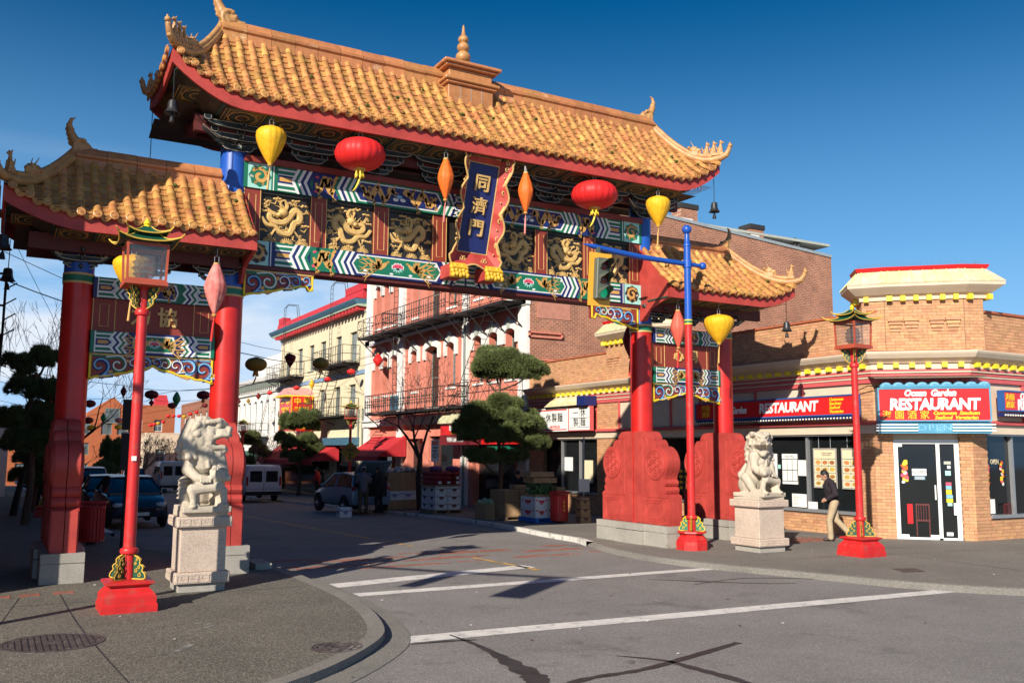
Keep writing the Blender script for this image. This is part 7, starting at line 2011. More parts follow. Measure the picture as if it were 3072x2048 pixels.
# ------------------------------------------------------------------ FIRE ESCAPES
def rail(mb, pts, z, h, n_mid=1, cross=False, step=1.0, r=.018):
 for i in range(len(pts) - 1):
  p, q = Vector((*pts[i], z)), Vector((*pts[i + 1], z)); L = (q - p).length; k = max(1, int(round(L / step)))
  for a in range(n_mid + 2):
   zz = Vector((0, 0, h * a / (n_mid + 1) if a else .05)); mb.tube([p + zz, q + zz], r, 4)
  for j in range(k + 1):
   s = p.lerp(q, j / k); mb.tube([s, s + Vector((0, 0, h))], r, 4)
   if cross and j < k:
    e = p.lerp(q, (j + 1) / k); mb.tube([s, e + Vector((0, 0, h))], r * .6, 3); mb.tube([s + Vector((0, 0, h)), e], r * .6, 3)
def escape(parent, xw, xo, y0, y1, z, h=.95, cross=False, fancy=False, brackets=4, drop=1.0, m=M_fe, step=1.0):
 mb = MB(); n = int((y1 - y0) / .09)
 for k in range(n): mb.box(xo, xw, y0 + k * .09, y0 + k * .09 + .055, z - .03, z)
 mb.box(xo, xo + .06, y0, y1, z - .10, z); mb.box(xw - .08, xw, y0, y1, z - .10, z)
 fe = part(mb, 'fire_escape', m, parent)
 mb = MB(); rail(mb, [(xw, y0), (xo, y0), (xo, y1), (xw, y1)], z, h, 1, cross, step)
 if fancy:
  k = int((y1 - y0) / .28)
  for i in range(k):
   y = y0 + (i + .5) * (y1 - y0) / k
   mb.tube([(xo, y, z), (xo, y, z + h)], .012, 4)
   for (zz, s) in ((.62, 1), (.38, -1)): mb.tube([(xo, y + s * q[0], z + h * zz + q[1]) for q in spiral((0, 0), .11, 0, 1.1, 7, s)], .014, 4)
 part(mb, 'railing', m, fe)
 for i in range(brackets):
  y = lerp(y0 + .15, y1 - .15, i / max(1, brackets - 1)); mb = MB(); mb.tube([(xo + .03, y, z - .06), (xw, y, z - drop)], .028, 5); mb.tube([(xo, y, z - .07), (xw, y, z - .07)], .03, 5); part(mb, 'bracket', m, fe)
 return fe
def ladder(parent, p, q, w, along, m=M_fe, r=.016, name='ladder'):
 mb = MB(); p = Vector(p); q = Vector(q); a = Vector(along).normalized() * w; n = max(3, int((q - p).length / .3))
 mb.tube([p, q], r, 4); mb.tube([p + a, q + a], r, 4)
 for i in range(n): s = p.lerp(q, (i + .5) / n); mb.tube([s, s + a], r * .8, 4)
 return part(mb, name, m, parent)
# ------------------------------------------------------------------ PINK BUILDING
X0 = 18.5
pink = thing('pink_building', 'three storey pink stucco building with white pilasters, arched windows and fire escapes', 'building', (X0, 40.4, gz(40)))
MP = wall_frame((X0, 49.55), (X0, 31.27)); WP = 49.55 - 31.27; up_ = lambda y: 49.55 - y
WY = [(48.35, 47.55), (47.12, 46.28), (45.87, 44.95), (43.15, 42.35), (41.35, 39.9), (38.93, 38.05), (36.15, 35.32), (34.74, 33.84), (33.25, 32.36)]
ops = []
for i, (a, b) in enumerate(WY):
 ops.append((up_(a), up_(b), 4.05 if i == 4 else 4.95, 7.08, .16)); ops.append((up_(a), up_(b), 8.2 if i == 4 else 8.75, 11.18, .16))
GO = [(up_(47.9), up_(45.6), -.3, 2.7, 0), (up_(43.5), up_(41.6), .0, 2.6, 0), (up_(40.9), up_(38.2), -.1, 2.7, 0), (up_(36.2), up_(32.4), -.3, 2.25, 0)]
mb = MB(); facade(mb, MP, WP, -1.2, 12.5, ops + GO, .34)
wl_ = part(mb, 'stucco_wall', M_pinkw, pink)
for o in ops: window(MP, o[0], o[1], o[2] + .02, o[3], pink, M_sash, -.36, .05, 1, 2, M_glassl if random.random() < .5 else M_glass, 0, M_whitew, .06)
for o in GO:
 mb = MB(MP); mb.add([(o[0], o[2], -.34), (o[1], o[2], -.34), (o[1], o[3], -.34), (o[0], o[3], -.34)], [(0, 1, 2, 3)]); part(mb, 'shop_window', M_glass, pink)
for (a, b) in ((49.60, 48.90), (44.76, 44.04), (37.15, 36.60), (32.0, 31.28)):
 mb = MB(); lbox(MP, mb, up_(a), up_(b), -1.2, 12.3, .002, .14)
 for z in (3.4, 8.0): lbox(MP, mb, up_(a) - .06, up_(b) + .06, z - .12, z + .12, .0, .2)
 part(mb, 'pilaster', M_whitew, pink)
for o in ops:
 mb = MB(MP); n = 10; a, b, t = o[0], o[1], .30
 inn = [(lerp(a - .02, b + .02, i / n), o[3] - .15 * (2 * i / n - 1) ** 2) for i in range(n + 1)]
 out = [(lerp(a - .26, b + .26, i / n), o[3] + .36 - .34 * abs(2 * i / n - 1) ** 2.2) for i in range(n + 1)]
 for i in range(n): mb.prism([inn[i], inn[i + 1], out[i + 1], out[i]], .003, .11)
 mb.prism([(a - .26, o[3] - .62), (a - .02, o[3] - .62), (a - .02, o[3] - .15), (a - .26, out[0][1])], .003, .11); mb.prism([(b + .26, o[3] - .62), (b + .02, o[3] - .62), (b + .02, o[3] - .15), (b + .26, out[-1][1])], .003, .11)
 h = part(mb, 'arched_hood', M_whitew, pink)
 mb = MB(MP); c = (a + b) / 2; mb.prism([(c - .09, o[3] - .02), (c + .09, o[3] - .02), (c + .13, o[3] + .48), (c - .13, o[3] + .48)], .111, .18); part(mb, 'keystone', M_grey, h)
for (z0, z1, d) in ((7.86, 8.22, .20), (3.28, 3.62, .22), (12.1, 12.6, .45)):
 mb = MB(); lbox(MP, mb, 0, WP, z0, z1, .142, d); lbox(MP, mb, 0, WP, z1 - .06, z1 + .03, .0, d + .08); part(mb, 'string_course', M_whitew, pink)
mb = MB(); mb.prism([(18.502, 31.30), (36.0, 31.30), (36.0, 49.5), (18.502, 49.5)], 12.30, 12.42); part(mb, 'roof', M_grey, pink)
# the long party wall, stepping down to the back
mb = MB(); MQ = fr((X0 + .02, 31.26, 0), (1, 0, 0), (0, 0, 1))
mb.M = MQ; mb.prism([(0, -1.2), (17.5, -1.2), (17.5, 11.72), (6.0, 12.46), (0, 12.72)], -.35, 0); pw = part(mb, 'party_wall', M_oldbrick, pink)
mb = MB(MQ); mb.prism([(0, 12.72), (6.0, 12.46), (17.52, 11.72), (17.52, 11.86), (6.0, 12.60), (0, 12.86)], -.42, .05); part(mb, 'coping', mat('galvanised_flashing', (.38, .42, .42), rough=.5, metal=.3), pw)
for (u, z, w, h) in ((8.4, 12.28, .95, .72), (12.55, 12.02, .85, .55)):
 mb = MB(MQ); mb.box(u - w / 2, u + w / 2, z, z + h, -.75, -.05, 0); mb.box(u - w / 2 - .05, u + w / 2 + .05, z + h, z + h + .22, -.8, 0, 1); mb.box(u - w / 2 + .02, u + w / 2 - .3, z + .05, z + .25, -.05, -.03, 2); part(mb, 'chimney', [M_oldbrick, M_ink, M_whitew], pink)
mb = MB(MQ); mb.tube([(15.2, 11.9, -.2), (15.2, 12.5, -.2)], .07, 8); mb.tube([(15.45, 11.9, -.2), (15.45, 12.45, -.2)], .09, 8); part(mb, 'vent_pipe', M_ink, pink)
mb = MB(MQ); mb.box(.3, 1.9, 7.35, 8.1, 0, .03); part(mb, 'pink_patch', mat('faded_pink_render', (.50, .22, .15), var=.12), pw)
for z in (6.55, 5.45): mb = MB(MQ); mb.box(-.1, 1.5, z, z + .06, .0, .09); mb.box(-.1, 1.5, z + .18, z + .24, .0, .09); mb.box(-.1, -.04, z, z + .24, 0, .09); mb.box(1.44, 1.5, z, z + .24, 0, .09); part(mb, 'iron_bracket', M_pinkw, pw)
# iron balconies
escape(pink, 18.35, 17.25, 44.3, 47.9, 8.12, .95, True, False, 3, 1.0)
escape(pink, 18.35, 17.25, 36.6, 44.25, 8.12, .98, False, True, 5, 1.1)
escape(pink, 18.35, 17.35, 31.5, 36.4, 8.0, .98, True, False, 4, 1.0)
escape(pink, 18.35, 17.25, 36.6, 46.5, 3.92, .95, False, True, 6, .9)
escape(pink, 18.35, 17.35, 31.6, 36.4, 3.95, .95, True, False, 3, .9)
ladder(pink, (17.6, 43.0, 3.95), (17.6, 43.0, 11.8), .5, (0, 1, 0)); ladder(pink, (17.5, 36.3, 4.0), (17.5, 33.0, 8.0), .5, (1, 0, 0)); ladder(pink, (17.35, 46.4, 2.3), (17.35, 43.2, 3.9), .5, (1, 0, 0))
mb = MB(); mb.tube([(18.3, 36.75, -.4), (18.3, 36.75, 8)], .05, 6); part(mb, 'downpipe', M_sash, pink)
mb = MB(); mb.box(17.28, 17.32, 42.0, 43.0, 4.0, 4.7); part(mb, 'blue_cloth', M_slate, None, label='blue cloth hung over the iron balcony rail', cat='cloth')
# awnings below
def awning(name_label, x0, x1, y0, y1, z0, z1, m, root=None, valance=.25):
 t = thing('shop_awning', name_label, 'awning', (x1, (y0 + y1) / 2, z0))
 mb = MB(); mb.add([(x1, y0, z1), (x1, y1, z1), (x0, y1, z0), (x0, y0, z0), (x0, y0, z0 - valance), (x0, y1, z0 - valance), (x1, y0, z0), (x1, y1, z0)], [(0, 1, 2, 3), (3, 2, 5, 4), (0, 3, 6), (1, 7, 2)])
 part(mb, 'canvas', m, t)
 mb = MB()
 for y in (y0 + .05, y1 - .05): mb.tube([(x0, y, z0), (x1, y, z0)], .02, 5)
 part(mb, 'frame', M_alu, t); return t
M_aw = mat('red_canvas', (.50, .022, .03), rough=.8, var=.08, sc=2)
awning('red canvas awning on the pink building behind the parked car', 16.9, 18.45, 43.6, 48.2, 1.70, 2.75, M_aw)
awning('long red canvas awning on the cream building', 16.8, 18.45, 54.0, 67.0, 1.35, 2.35, M_aw)
awning('white and red canopy lit under the big red box sign', 16.2, 17.4, 60.5, 67.0, .85, 1.25, mat('striped_canvas', (.55, .20, .16), var=.3, sc=3))
# red shop sign with its bamboo canopy
ws = thing('shop_sign', 'red shop sign with white lettering under a pale ribbed canopy on the pink building', 'shop sign', (18.0, 36, 2.2))
MW = fr((17.55, 37.55, 0), (0, -1, 0), (0, 0, 1))
mb = MB(MW); mb.box(0, 4.0, 2.28, 3.18, -.2, 0); p = part(mb, 'panel', M_sign, ws); mb = MB(MW); mb.box(0, 4.0, 2.26, 2.70, 0, .02); part(mb, 'lower_shade_panel', mat('sign_red_shaded', (.16, .012, .016)), ws)  # darker red sheet paints in the shade over the sign's lower part
text('wah2', p, T_(MW, 1.55, 2.48, .025), M_signw); text('wah1', p, T_(MW, 1.45, 2.98, .01), M_signw); text('coke', p, T_(MW, 3.2, 2.97, .01), M_signw); text('wah3', p, T_(MW, 1.6, 2.76, .025), M_signy)
mb = MB(MW); mb.box(4.05, 6.1, 2.28, 3.18, -.9, -.1); mb.box(0, 4.0, 2.28, 3.18, -.9, -.21); p = part(mb, 'side_panel', M_sign, ws); mb = MB(MW); blob2d(mb, (4.7, 2.75), (.3, .35), -.09, 0, 9, .01); blob2d(mb, (5.5, 2.8), (.25, .2), -.09, 0, 8, .01); part(mb, 'emblem', M_signw, p)
mb = MB(MW)
for k in range(22):
 u = k * .18; P = [(.0, 3.20), (.06, 3.34), (-.15, 3.52), (-.5, 3.62)]
 mb.tube([(u + .09, z, d) for d, z in [(.12, 3.19), (.06, 3.36), (-.12, 3.52), (-.5, 3.64)]], .085, 6)
part(mb, 'bamboo_canopy', mat('pale_green_bamboo', (.50, .48, .30), rough=.7, var=.15), ws)
mb = MB(MW); mb.prism([(4.0, 1.7), (6.2, 1.7), (5.9, 2.2), (4.2, 2.2)], -.7, -.2); part(mb, 'green_umbrella_awning', M_green, ws)
# ------------------------------------------------------------------ CREAM BUILDING
cream = thing('cream_building', 'cream stucco building with red parapet, dark blue cornice and fire escapes', 'building', (X0, 59, gz(59)))
MC = wall_frame((X0, 68.0), (X0, 49.6)); uc = lambda y: 68.0 - y
R1 = [(66.8, 65.6), (63.7, 62.46), (60.98, 59.83), (58.46, 57.31), (55.35, 54.25), (52.73, 51.5)]
ops = [(uc(a), uc(b), 7.32, 9.06, 0) for a, b in R1] + [(uc(a), uc(b), 4.08, 5.9, 0) for a, b in R1]
mb = MB(); facade(mb, MC, 18.4, -1.8, 10.6, ops + [(uc(67), uc(56), -.8, 2.0, 0), (uc(55), uc(51), -.8, 2.1, 0)], .18)
part(mb, 'stucco_wall', M_creamw, cream)
for o in ops: window(MC, o[0], o[1], o[2], o[3], cream, M_sash, -.19, .06, 1, 2, M_glassl, 0, M_grey if random.random() < .3 else M_creamw, .06)
mb = MB(MC)
for (a, b) in ((uc(67), uc(56)), (uc(55), uc(51))): mb.add([(a, -.8, -.17), (b, -.8, -.17), (b, 2.1, -.17), (a, 2.1, -.17)], [(0, 1, 2, 3)])
part(mb, 'shop_window', M_glass, cream)
PC = [(X0 + 3, 68.0), (X0, 68.0), (X0, 49.9)]
for (prof, m, nme) in (([(.0, 10.0), (.05, 10.0), (.10, 10.12), (.0, 10.12)], M_grey, 'moulding'), ([(.0, 10.30), (.62, 10.34), (.62, 10.44), (0, 10.46)], mat('pale_green_trim', (.38, .46, .34)), 'cornice_bed'), ([(.0, 10.46), (.66, 10.45), (.78, 10.66), (.80, 10.74), (0, 10.78)], M_slate, 'cornice'), ([(.0, 10.78), (.72, 10.78), (.3, 11.0), (.25, 11.32), (-.2, 11.32), (-.2, 10.7)], M_redroof, 'parapet'), ([(.0, 6.42), (.06, 6.42), (.06, 6.66), (0, 6.66)], mat('pale_blue_band', (.22, .34, .50)), 'band')):
 d = MB(); sweep(d, PC, prof); part(d, nme, m, cream)
for k in range(30):
 y = 67.6 - k * .6; mb = MB(); mb.box(X0 - .58, X0 - .01, y - .13, y + .13, 10.12, 10.30); part(mb, 'modillion', M_redroof, cream)
for (y0, y1) in ((66.8, 68.0), (49.7, 53.0)): mb = MB(); mb.box(X0 - .28, X0 + .3, y0, y1, 11.32, 11.75); part(mb, 'parapet_block', M_redroof, cream)
mb = MB(); mb.box(X0 - .1, X0 + .2, 49.6, 68, -1.8, -1.7); mb.prism([(X0 + .01, 49.7), (36, 49.7), (36, 67.99), (X0 + .01, 67.99)], 10.5, 10.6); part(mb, 'roof', M_grey, cream)
mb = MB(); mb.box(X0 + .02, 36, 67.8, 67.99, -1.8, 10.5); part(mb, 'side_wall', M_creamw, cream)
for (y0, y1, z) in ((61.9, 67.9, 7.05), (50.8, 56.5, 7.12), (50.8, 59.2, 4.03)): escape(cream, 18.45, 17.4, y0, y1, z, 1.0, False, False, 3, .5, step=.45)
for y in (65.0, 54.5):
 ladder(cream, (17.8, y, 7.1), (17.8, y, 12.1), .45, (0, -1, 0), name='roof_ladder')
 mb = MB(); mb.tube([(17.8, y, 12.1), (18.0, y, 12.4), (18.7, y, 12.4), (18.8, y, 11.4)], .025, 5); mb.tube([(17.8, y - .45, 12.1), (18.0, y - .45, 12.4), (18.7, y - .45, 12.4), (18.8, y - .45, 11.4)], .025, 5); part(mb, 'ladder_hoop', M_fe, cream)
ladder(cream, (17.55, 58.4, 4.1), (17.55, 55.8, 7.1), .55, (1, 0, 0)); ladder(cream, (17.9, 56.6, 4.1), (17.9, 54.2, 7.1), .55, (1, 0, 0))
mb = MB(); mb.box(X0 - .5, X0 - .01, 50.6, 56, 2.3, 2.75); part(mb, 'blue_fascia', M_slate, cream)
for (y) in (50.0, 50.7): mb = MB(); mb.tube([(18.42, y, -1), (18.42, y, 4.4)], .05, 6); part(mb, 'downpipe', M_sash, cream)
bx = thing('box_sign', 'big red box sign with yellow characters under a pink pagoda roof', 'shop sign', (17.6, 60.7, 3.2))
mb = MB(); mb.box(16.95, 18.40, 59.4, 62.2, 3.25, 5.5); b_ox = part(mb, 'box', M_sign, bx)
MX = fr((16.95, 59.39, 0), (1, 0, 0), (0, 0, 1)); MXs = fr((16.94, 62.2, 0), (0, -1, 0), (0, 0, 1))
for (Mq, w) in ((MX, 1.45), (MXs, 2.8)):
 for (k, v) in (('zh1', 5.15), ('zh2', 4.70), ('yfig', 4.05)):
  o = text(k, b_ox, T_(Mq, w / 2, v, .006) @ Matrix.Diagonal((.8 * w / 1.45, .8, 1, 1)), M_signy)
 mb = MB(Mq)
 for u in (.03, w - .03): mb.ribbon([(u, 3.25), (u, 5.5)], .05, .006)
 mb.ribbon([(.1 * w, 3.42), (.3 * w, 3.48), (.5 * w, 3.40), (.7 * w, 3.48), (.9 * w, 3.42)], .10, .006); part(mb, 'trim', M_signy, b_ox)
mb = MB(); mb.lathe([(1.55, 5.5), (1.5, 5.62), (1.1, 5.95), (.95, 6.1), (.3, 6.15)], 4, (17.6, 60.6, 0), a0=PI / 4); part(mb, 'pagoda_roof', mat('faded_pink_tiles', (.62, .30, .26), var=.2, sc=8), bx)
mb = MB(); mb.lathe([(1.56, 5.46), (1.60, 5.52), (1.55, 5.58)], 4, (17.6, 60.6, 0), a0=PI / 4); part(mb, 'eave', M_yellow, bx)
# ------------------------------------------------------------------ WHITE BUILDING AND THE FAR END OF THE STREET
wht = thing('white_building', 'low white stucco building with bracketed cornice beyond the cream one', 'building', (X0, 76, gz(76)))
MWh = wall_frame((X0, 84), (X0, 68.05)); ops = [(.8 + i * 1.9, 1.7 + i * 1.9, 3.2, 5.9, .2) for i in range(8)]
mb = MB(); facade(mb, MWh, 15.95, -2.2, 7.2, ops, .15); part(mb, 'wall', M_whitew, wht)
for o in ops: window(MWh, o[0], o[1], o[2], o[3], wht, M_whitew, -.16, .06, 1, 2, M_glassl)
mb = MB(); sweep(mb, [(X0, 84), (X0, 68.05)], [(0, 7.2), (.5, 7.3), (.6, 7.6), (0, 7.75)]); sweep(mb, [(X0, 84), (X0, 68.05)], [(0, 6.4), (.15, 6.42), (.15, 6.6), (0, 6.6)]); part(mb, 'cornice', M_whitew, wht)
for k in range(26): mb = MB(); mb.box(X0 - .45, X0, 83.7 - k * .62, 83.9 - k * .62, 6.85, 7.2); part(mb, 'cornice_bracket', M_sash, wht)
mb = MB(); mb.box(X0 + .01, 34, 68.1, 84, 7.1, 7.2); mb.box(20, 33, 69, 82, 7.2, 9.8); part(mb, 'roof', M_whitew, wht)
escape(wht, 18.4, 17.3, 70.5, 74.5, 3.0, 1.0, False, False, 2, .8, step=.5); escape(wht, 18.4, 17.3, 78, 82.5, 3.0, 1.0, False, False, 2, .8, step=.5)
ladder(wht, (17.6, 70.5, 3), (18.3, 69.3, 7.8), .5, (0, -1, 0))
mb = MB(); lbox(MWh, mb, 2, 15, 1.3, 1.9, .01, .4); part(mb, 'green_fascia', mat('dull_green', (.05, .14, .09)), wht)
def plain_building(name, label, x0, x1, y0, y1, z1, wm, win, face='y', roofm=None, wins=True, ww=1.0, wh=1.5, gm=None, z0=-3):
 t = thing(name, label, 'building', ((x0 + x1) / 2, y0, gz(y0)))
 mb = MB()
 M = fr((x0, y0, 0), (1, 0, 0), (0, 0, 1)) if face == 'y' else fr((x0, y1, 0), (0, -1, 0), (0, 0, 1))
 W = x1 - x0 if face == 'y' else y1 - y0
 ops = []
 for (u, v) in win: ops.append((u, u + ww, v, v + wh, 0))
 facade(mb, M, W, z0, z1, ops, .15)
 if face == 'y': mb.box(x0, x1, y0 + .35, y1, z0, z1 - .02)
 else: mb.box(x0 + .35, x1, y0, y1, z0, z1 - .02)
 mb.box(x0, x1, y0, y1, z1 - .019, z1 + .15)
 part(mb, 'wall', wm, t)
 for o in ops: window(M, o[0], o[1], o[2], o[3], t, M_whitew if not gm else gm, -.16, .07, 2, 2, M_glassl)
 return t
rows = [(u, v) for v in (-1.0, 1.3, 3.6) for u in (.8, 2.4, 5.2, 6.9, 9.2, 10.9)]
far1 = plain_building('orange_brick_building', 'orange brick building with a gable closing the end of the street', 1.5, 14.0, 114, 126, 5.3, M_farbrick, rows, 'y', ww=1.15, wh=1.35, gm=M_sash)
mb = MB(fr((9.2, 113.99, 0), (1, 0, 0), (0, 0, 1))); mb.prism([(0, 5.3), (4.8, 5.3), (4.8, 5.9), (2.7, 7.9), (0, 6.0)], -5, -.0); part(mb, 'gable', M_farbrick, far1)
window(fr((11.0, 113.97, 0), (1, 0, 0), (0, 0, 1)), 0, 1.6, 4.9, 6.6, far1, M_sash, .0, .07, 1, 1, M_glassl)
plain_building('orange_brick_building', 'lower orange brick block with a red roof hut right of the gable', 14.2, 20.3, 124, 134, 7.4, M_farbrick, [(1.2, 4.2), (3.6, 4.2), (1.2, 1.6), (3.6, 1.6)], 'y')
mb = MB(); mb.lathe([(1.4, 7.5), (.9, 9.0), (.7, 9.0)], 4, (18.9, 127, 0), a0=PI / 4); part(mb, 'roof_hut', M_redroof, None, label='red hipped hut on the far orange brick roof', cat='roof hut')
plain_building('beige_building', 'low beige building at the far bend of the street', 14.5, 21, 106, 112, 3.6, M_cream, [(1, .5), (3, .5)], 'y')
far3 = plain_building('brown_brick_building', 'brown brick building with white arched windows far up the street', 19.0, 30, 88, 112, 7.0, M_farbrickY, [(2 + 3 * i, 4.0) for i in range(7)], 'x', ww=1.3, wh=1.9)
for u in (1.3, 3.0, 4.7):
 mb = MB(fr((19.0, 87.9, 0), (1, 0, 0), (0, 0, 1))); mb.prism([(u - .6, 4.2), (u + .6, 4.2)] + [(u + .6 * math.cos(a), 5.6 + .6 * math.sin(a)) for a in np.linspace(0, PI, 7)], .0, .06)
 part(mb, 'arched_window', M_whitew, far3)
plain_building('white_building', 'white low building behind the trees on the left', -8, .9, 66, 80, 4.4, M_whitew, [(6.5, 1)], 'y')
# the left corner building: only its shadow and the tip of a fire escape reach the picture
left = thing('corner_building', 'tall brick building at the left edge that shades the street, with a black fire escape', 'building', (-8, 40, gz(40)))
mb = MB(); mb.box(-26, -.6, 14.2, 92, -3, 13.5); part(mb, 'wall', M_oldbrick, left)
fe = MB(); fe.box(-.6, .02, 21.8, 24.6, 4.28, 4.36); rail(fe, [(-.6, 21.8), (.04, 21.8), (.04, 24.6)], 4.3, 1.35, 1, False, .5, .025); fe.box(-.2, .06, 22.5, 24.6, 3.2, 4.28)
for k in range(4): fe.tube([(.02, 22.0, 4.35 + .33 * k), (.25, 21.9, 4.5 + .33 * k)], .015, 4)
part(fe, 'fire_escape', M_fe, left)
# ------------------------------------------------------------------ VEHICLES (local: forward +y, base at z 0)
def loft(mb, secs, mi=0, caps=True):
 k = len(secs[0]); n = len(secs); vs = [p for s in secs for p in s]
 fs = [(i * k + j, i * k + (j + 1) % k, (i + 1) * k + (j + 1) % k, (i + 1) * k + j) for i in range(n - 1) for j in range(k)]
 if caps: fs += [tuple(range(k - 1, -1, -1)), tuple(range((n - 1) * k, n * k))]
 mb.add(vs, fs, mi)
def sec(y, zb, zt, hw, tuck=.78):
 h = zt - zb
 P = [(hw * .88, zb), (hw * .98, zb + .10 * h), (hw, zb + .40 * h), (hw * .985, zb + .72 * h), (hw * .93, zb + .92 * h), (hw * tuck, zt), (0, zt + .015)]
 return [(x, y, z) for x, z in P] + [(-x, y, z) for x, z in P[-2::-1]]
M_hl = mat('headlamp_glass', (.5, .55, .6), rough=.1, spec=.8); M_tl = mat('tail_lamp_red', (.35, .01, .01), rough=.2); M_plate = mat('number_plate', (.6, .62, .62), rough=.5); M_carglass = mat('car_glass', (.012, .016, .02), rough=.05, spec=.6)
def wheels(t, W, ys, r=.31, w=.2, arch=False):
 for y in ys:
  for sx in (-1, 1):
   x = sx * (W / 2 - w / 2 - .01)
   M = Matrix.Translation((x, y, r)) @ Matrix.Rotation(PI / 2, 4, 'Y')
   mb = MB(M); mb.lathe([(r * .6, -w / 2), (r * .93, -w / 2), (r, -w * .35), (r, w * .35), (r * .93, w / 2), (r * .6, w / 2)], 22); tw = part(mb, 'wheel', M_tyre, t, 40)
   mb = MB(M); mb.lathe([(r * .62, sx * w * .40), (r * .55, sx * w * .46), (r * .2, sx * w * .50), (.001, sx * w * .5)], 16)
   for k in range(5): a = 2 * PI * k / 5; mb.tube([(0, 0, sx * w * .5), (r * .56 * math.cos(a), r * .56 * math.sin(a), sx * w * .5)], .028, 5)
   part(mb, 'rim', M_chrome, tw, 40)
   if arch: mb = MB(M); mb.lathe([(.37, -.02 if sx > 0 else -w * .46), (.37, w * .46 if sx > 0 else .02), (.2, w * .46 if sx > 0 else .02), (.2, -.02 if sx > 0 else -w * .46)], 18); part(mb, 'wheel_arch', M_tyre, tw, 40)
def car(label, paint, kind='sedan', boot=False, group='parked vehicles'):
 t = thing('parked_car', label, 'car', group=group)
 W = 1.76
 if kind == 'sedan':
  S = [(-2.25, .42, .80, .66), (-2.18, .30, .95, .78), (-1.6, .26, 1.02, .86), (-.6, .24, .98, .88), (.6, .24, .96, .88), (1.1, .25, .92, .87), (1.7, .26, .84, .84), (2.15, .30, .70, .74), (2.27, .38, .58, .60)]
  G = [(-1.75, .98, 1.0, .74, .70), (-1.15, .99, 1.36, .76, .60), (-.35, .98, 1.44, .77, .58), (.35, .96, 1.40, .77, .58), (1.15, .90, .95, .74, .70)]
  wy = (-1.38, 1.38)
 elif kind == 'hatch':
  S = [(-1.92, .40, .86, .70), (-1.85, .30, .98, .82), (-1.2, .25, 1.02, .86), (0, .24, .99, .87), (.7, .25, .95, .86), (1.3, .26, .86, .83), (1.75, .30, .72, .74), (1.9, .38, .60, .60)]
  G = [(-1.80, .97, 1.02, .76, .72), (-1.55, .98, 1.42, .78, .62), (-.6, .98, 1.50, .78, .60), (.2, .97, 1.46, .77, .59), (1.05, .90, .96, .74, .70)]
  wy = (-1.22, 1.2)
 else:  # suv
  S = [(-2.2, .46, 1.0, .74), (-2.12, .34, 1.08, .86), (-1.0, .32, 1.10, .90), (.6, .32, 1.08, .90), (1.0, .33, 1.05, .89), (1.8, .35, .98, .86), (2.15, .40, .86, .78), (2.25, .46, .74, .68)]
  G = [(-2.1, 1.06, 1.10, .80, .76), (-1.8, 1.08, 1.66, .82, .66), (-.6, 1.08, 1.74, .83, .66), (.3, 1.07, 1.70, .82, .64), (1.1, 1.03, 1.08, .78, .74)]
  wy = (-1.32, 1.38)
 mb = MB(); loft(mb, [sec(y, a, b, w) for (y, a, b, w) in S]); body = part(mb, 'body', paint, t, 45)
 mb = MB(); loft(mb, [[(wb, y, zb), (lerp(wb, wt, .9), y, lerp(zb, zt, .92)), (wt * .9, y, zt), (-wt * .9, y, zt), (-lerp(wb, wt, .9), y, lerp(zb, zt, .92)), (-wb, y, zb)] for (y, zb, zt, wb, wt) in G]); part(mb, 'windows', M_carglass, t, 40)
 mb = MB(); R = [g for g in G if g[2] > 1.3]
 loft(mb, [[(wt * 1.02, y, zt - .05), (wt * .95, y, zt + .012), (0, y, zt + .03), (-wt * .95, y, zt + .012), (-wt * 1.02, y, zt - .05)] for (y, zb, zt, wb, wt) in R])
 for sx in (-1, 1):
  e = lambda g, q=1.01: (sx * g[3] * q, g[0], g[1]); f_ = lambda g: (sx * g[4] * 1.0, g[0], g[2] - .02)
  mb.tube([e(G[0]), f_(G[1])], .045, 6); mb.tube([e(G[-1]), f_(G[-2])], .04, 6); mb.tube([(sx * lerp(G[2][3], G[3][3], .4), lerp(G[2][0], G[3][0], .4), .97 if kind != 'suv' else 1.07), (sx * lerp(G[2][4], G[3][4], .4), lerp(G[2][0], G[3][0], .4), G[2][2] - .02)], .035, 6)
  mb.tube([f_(g) for g in R], .035, 6)
  mb.ell((sx * (W / 2 + .04), G[-2][0] + .45, 1.0 if kind != 'suv' else 1.15), (.09, .05, .06), 8, 6)
 part(mb, 'roof', paint, t, 50)
 yf, yr = S[-1][0], S[0][0]; zf = S[-1][2]
 for sx in (-1, 1):
  mb = MB(); mb.ell((sx * .58, yf - .14, zf + .06), (.17, .13, .075), 12, 8); part(mb, 'headlight', M_hl, t, 60)
  mb = MB(); mb.ell((sx * .68, yr + .12, .88 if kind != 'suv' else 1.0), (.12, .10, .10 if kind != 'hatch' else .15), 10, 7); part(mb, 'tail_light', M_tl, t, 60)
 mb = MB(); mb.bbox(-.45, .45, yf - .06, yf + .02, .42, .56, .01); part(mb, 'grille', M_tyre, t)
 mb = MB(); mb.box(-.26, .26, yf + .0, yf + .035, .34, .44); part(mb, 'number_plate', M_plate, t);
 mb = MB(); mb.box(-.26, .26, yr - .03, yr + .02, .60, .71); part(mb, 'number_plate', M_plate, t)
 wheels(t, W, wy, arch=True)
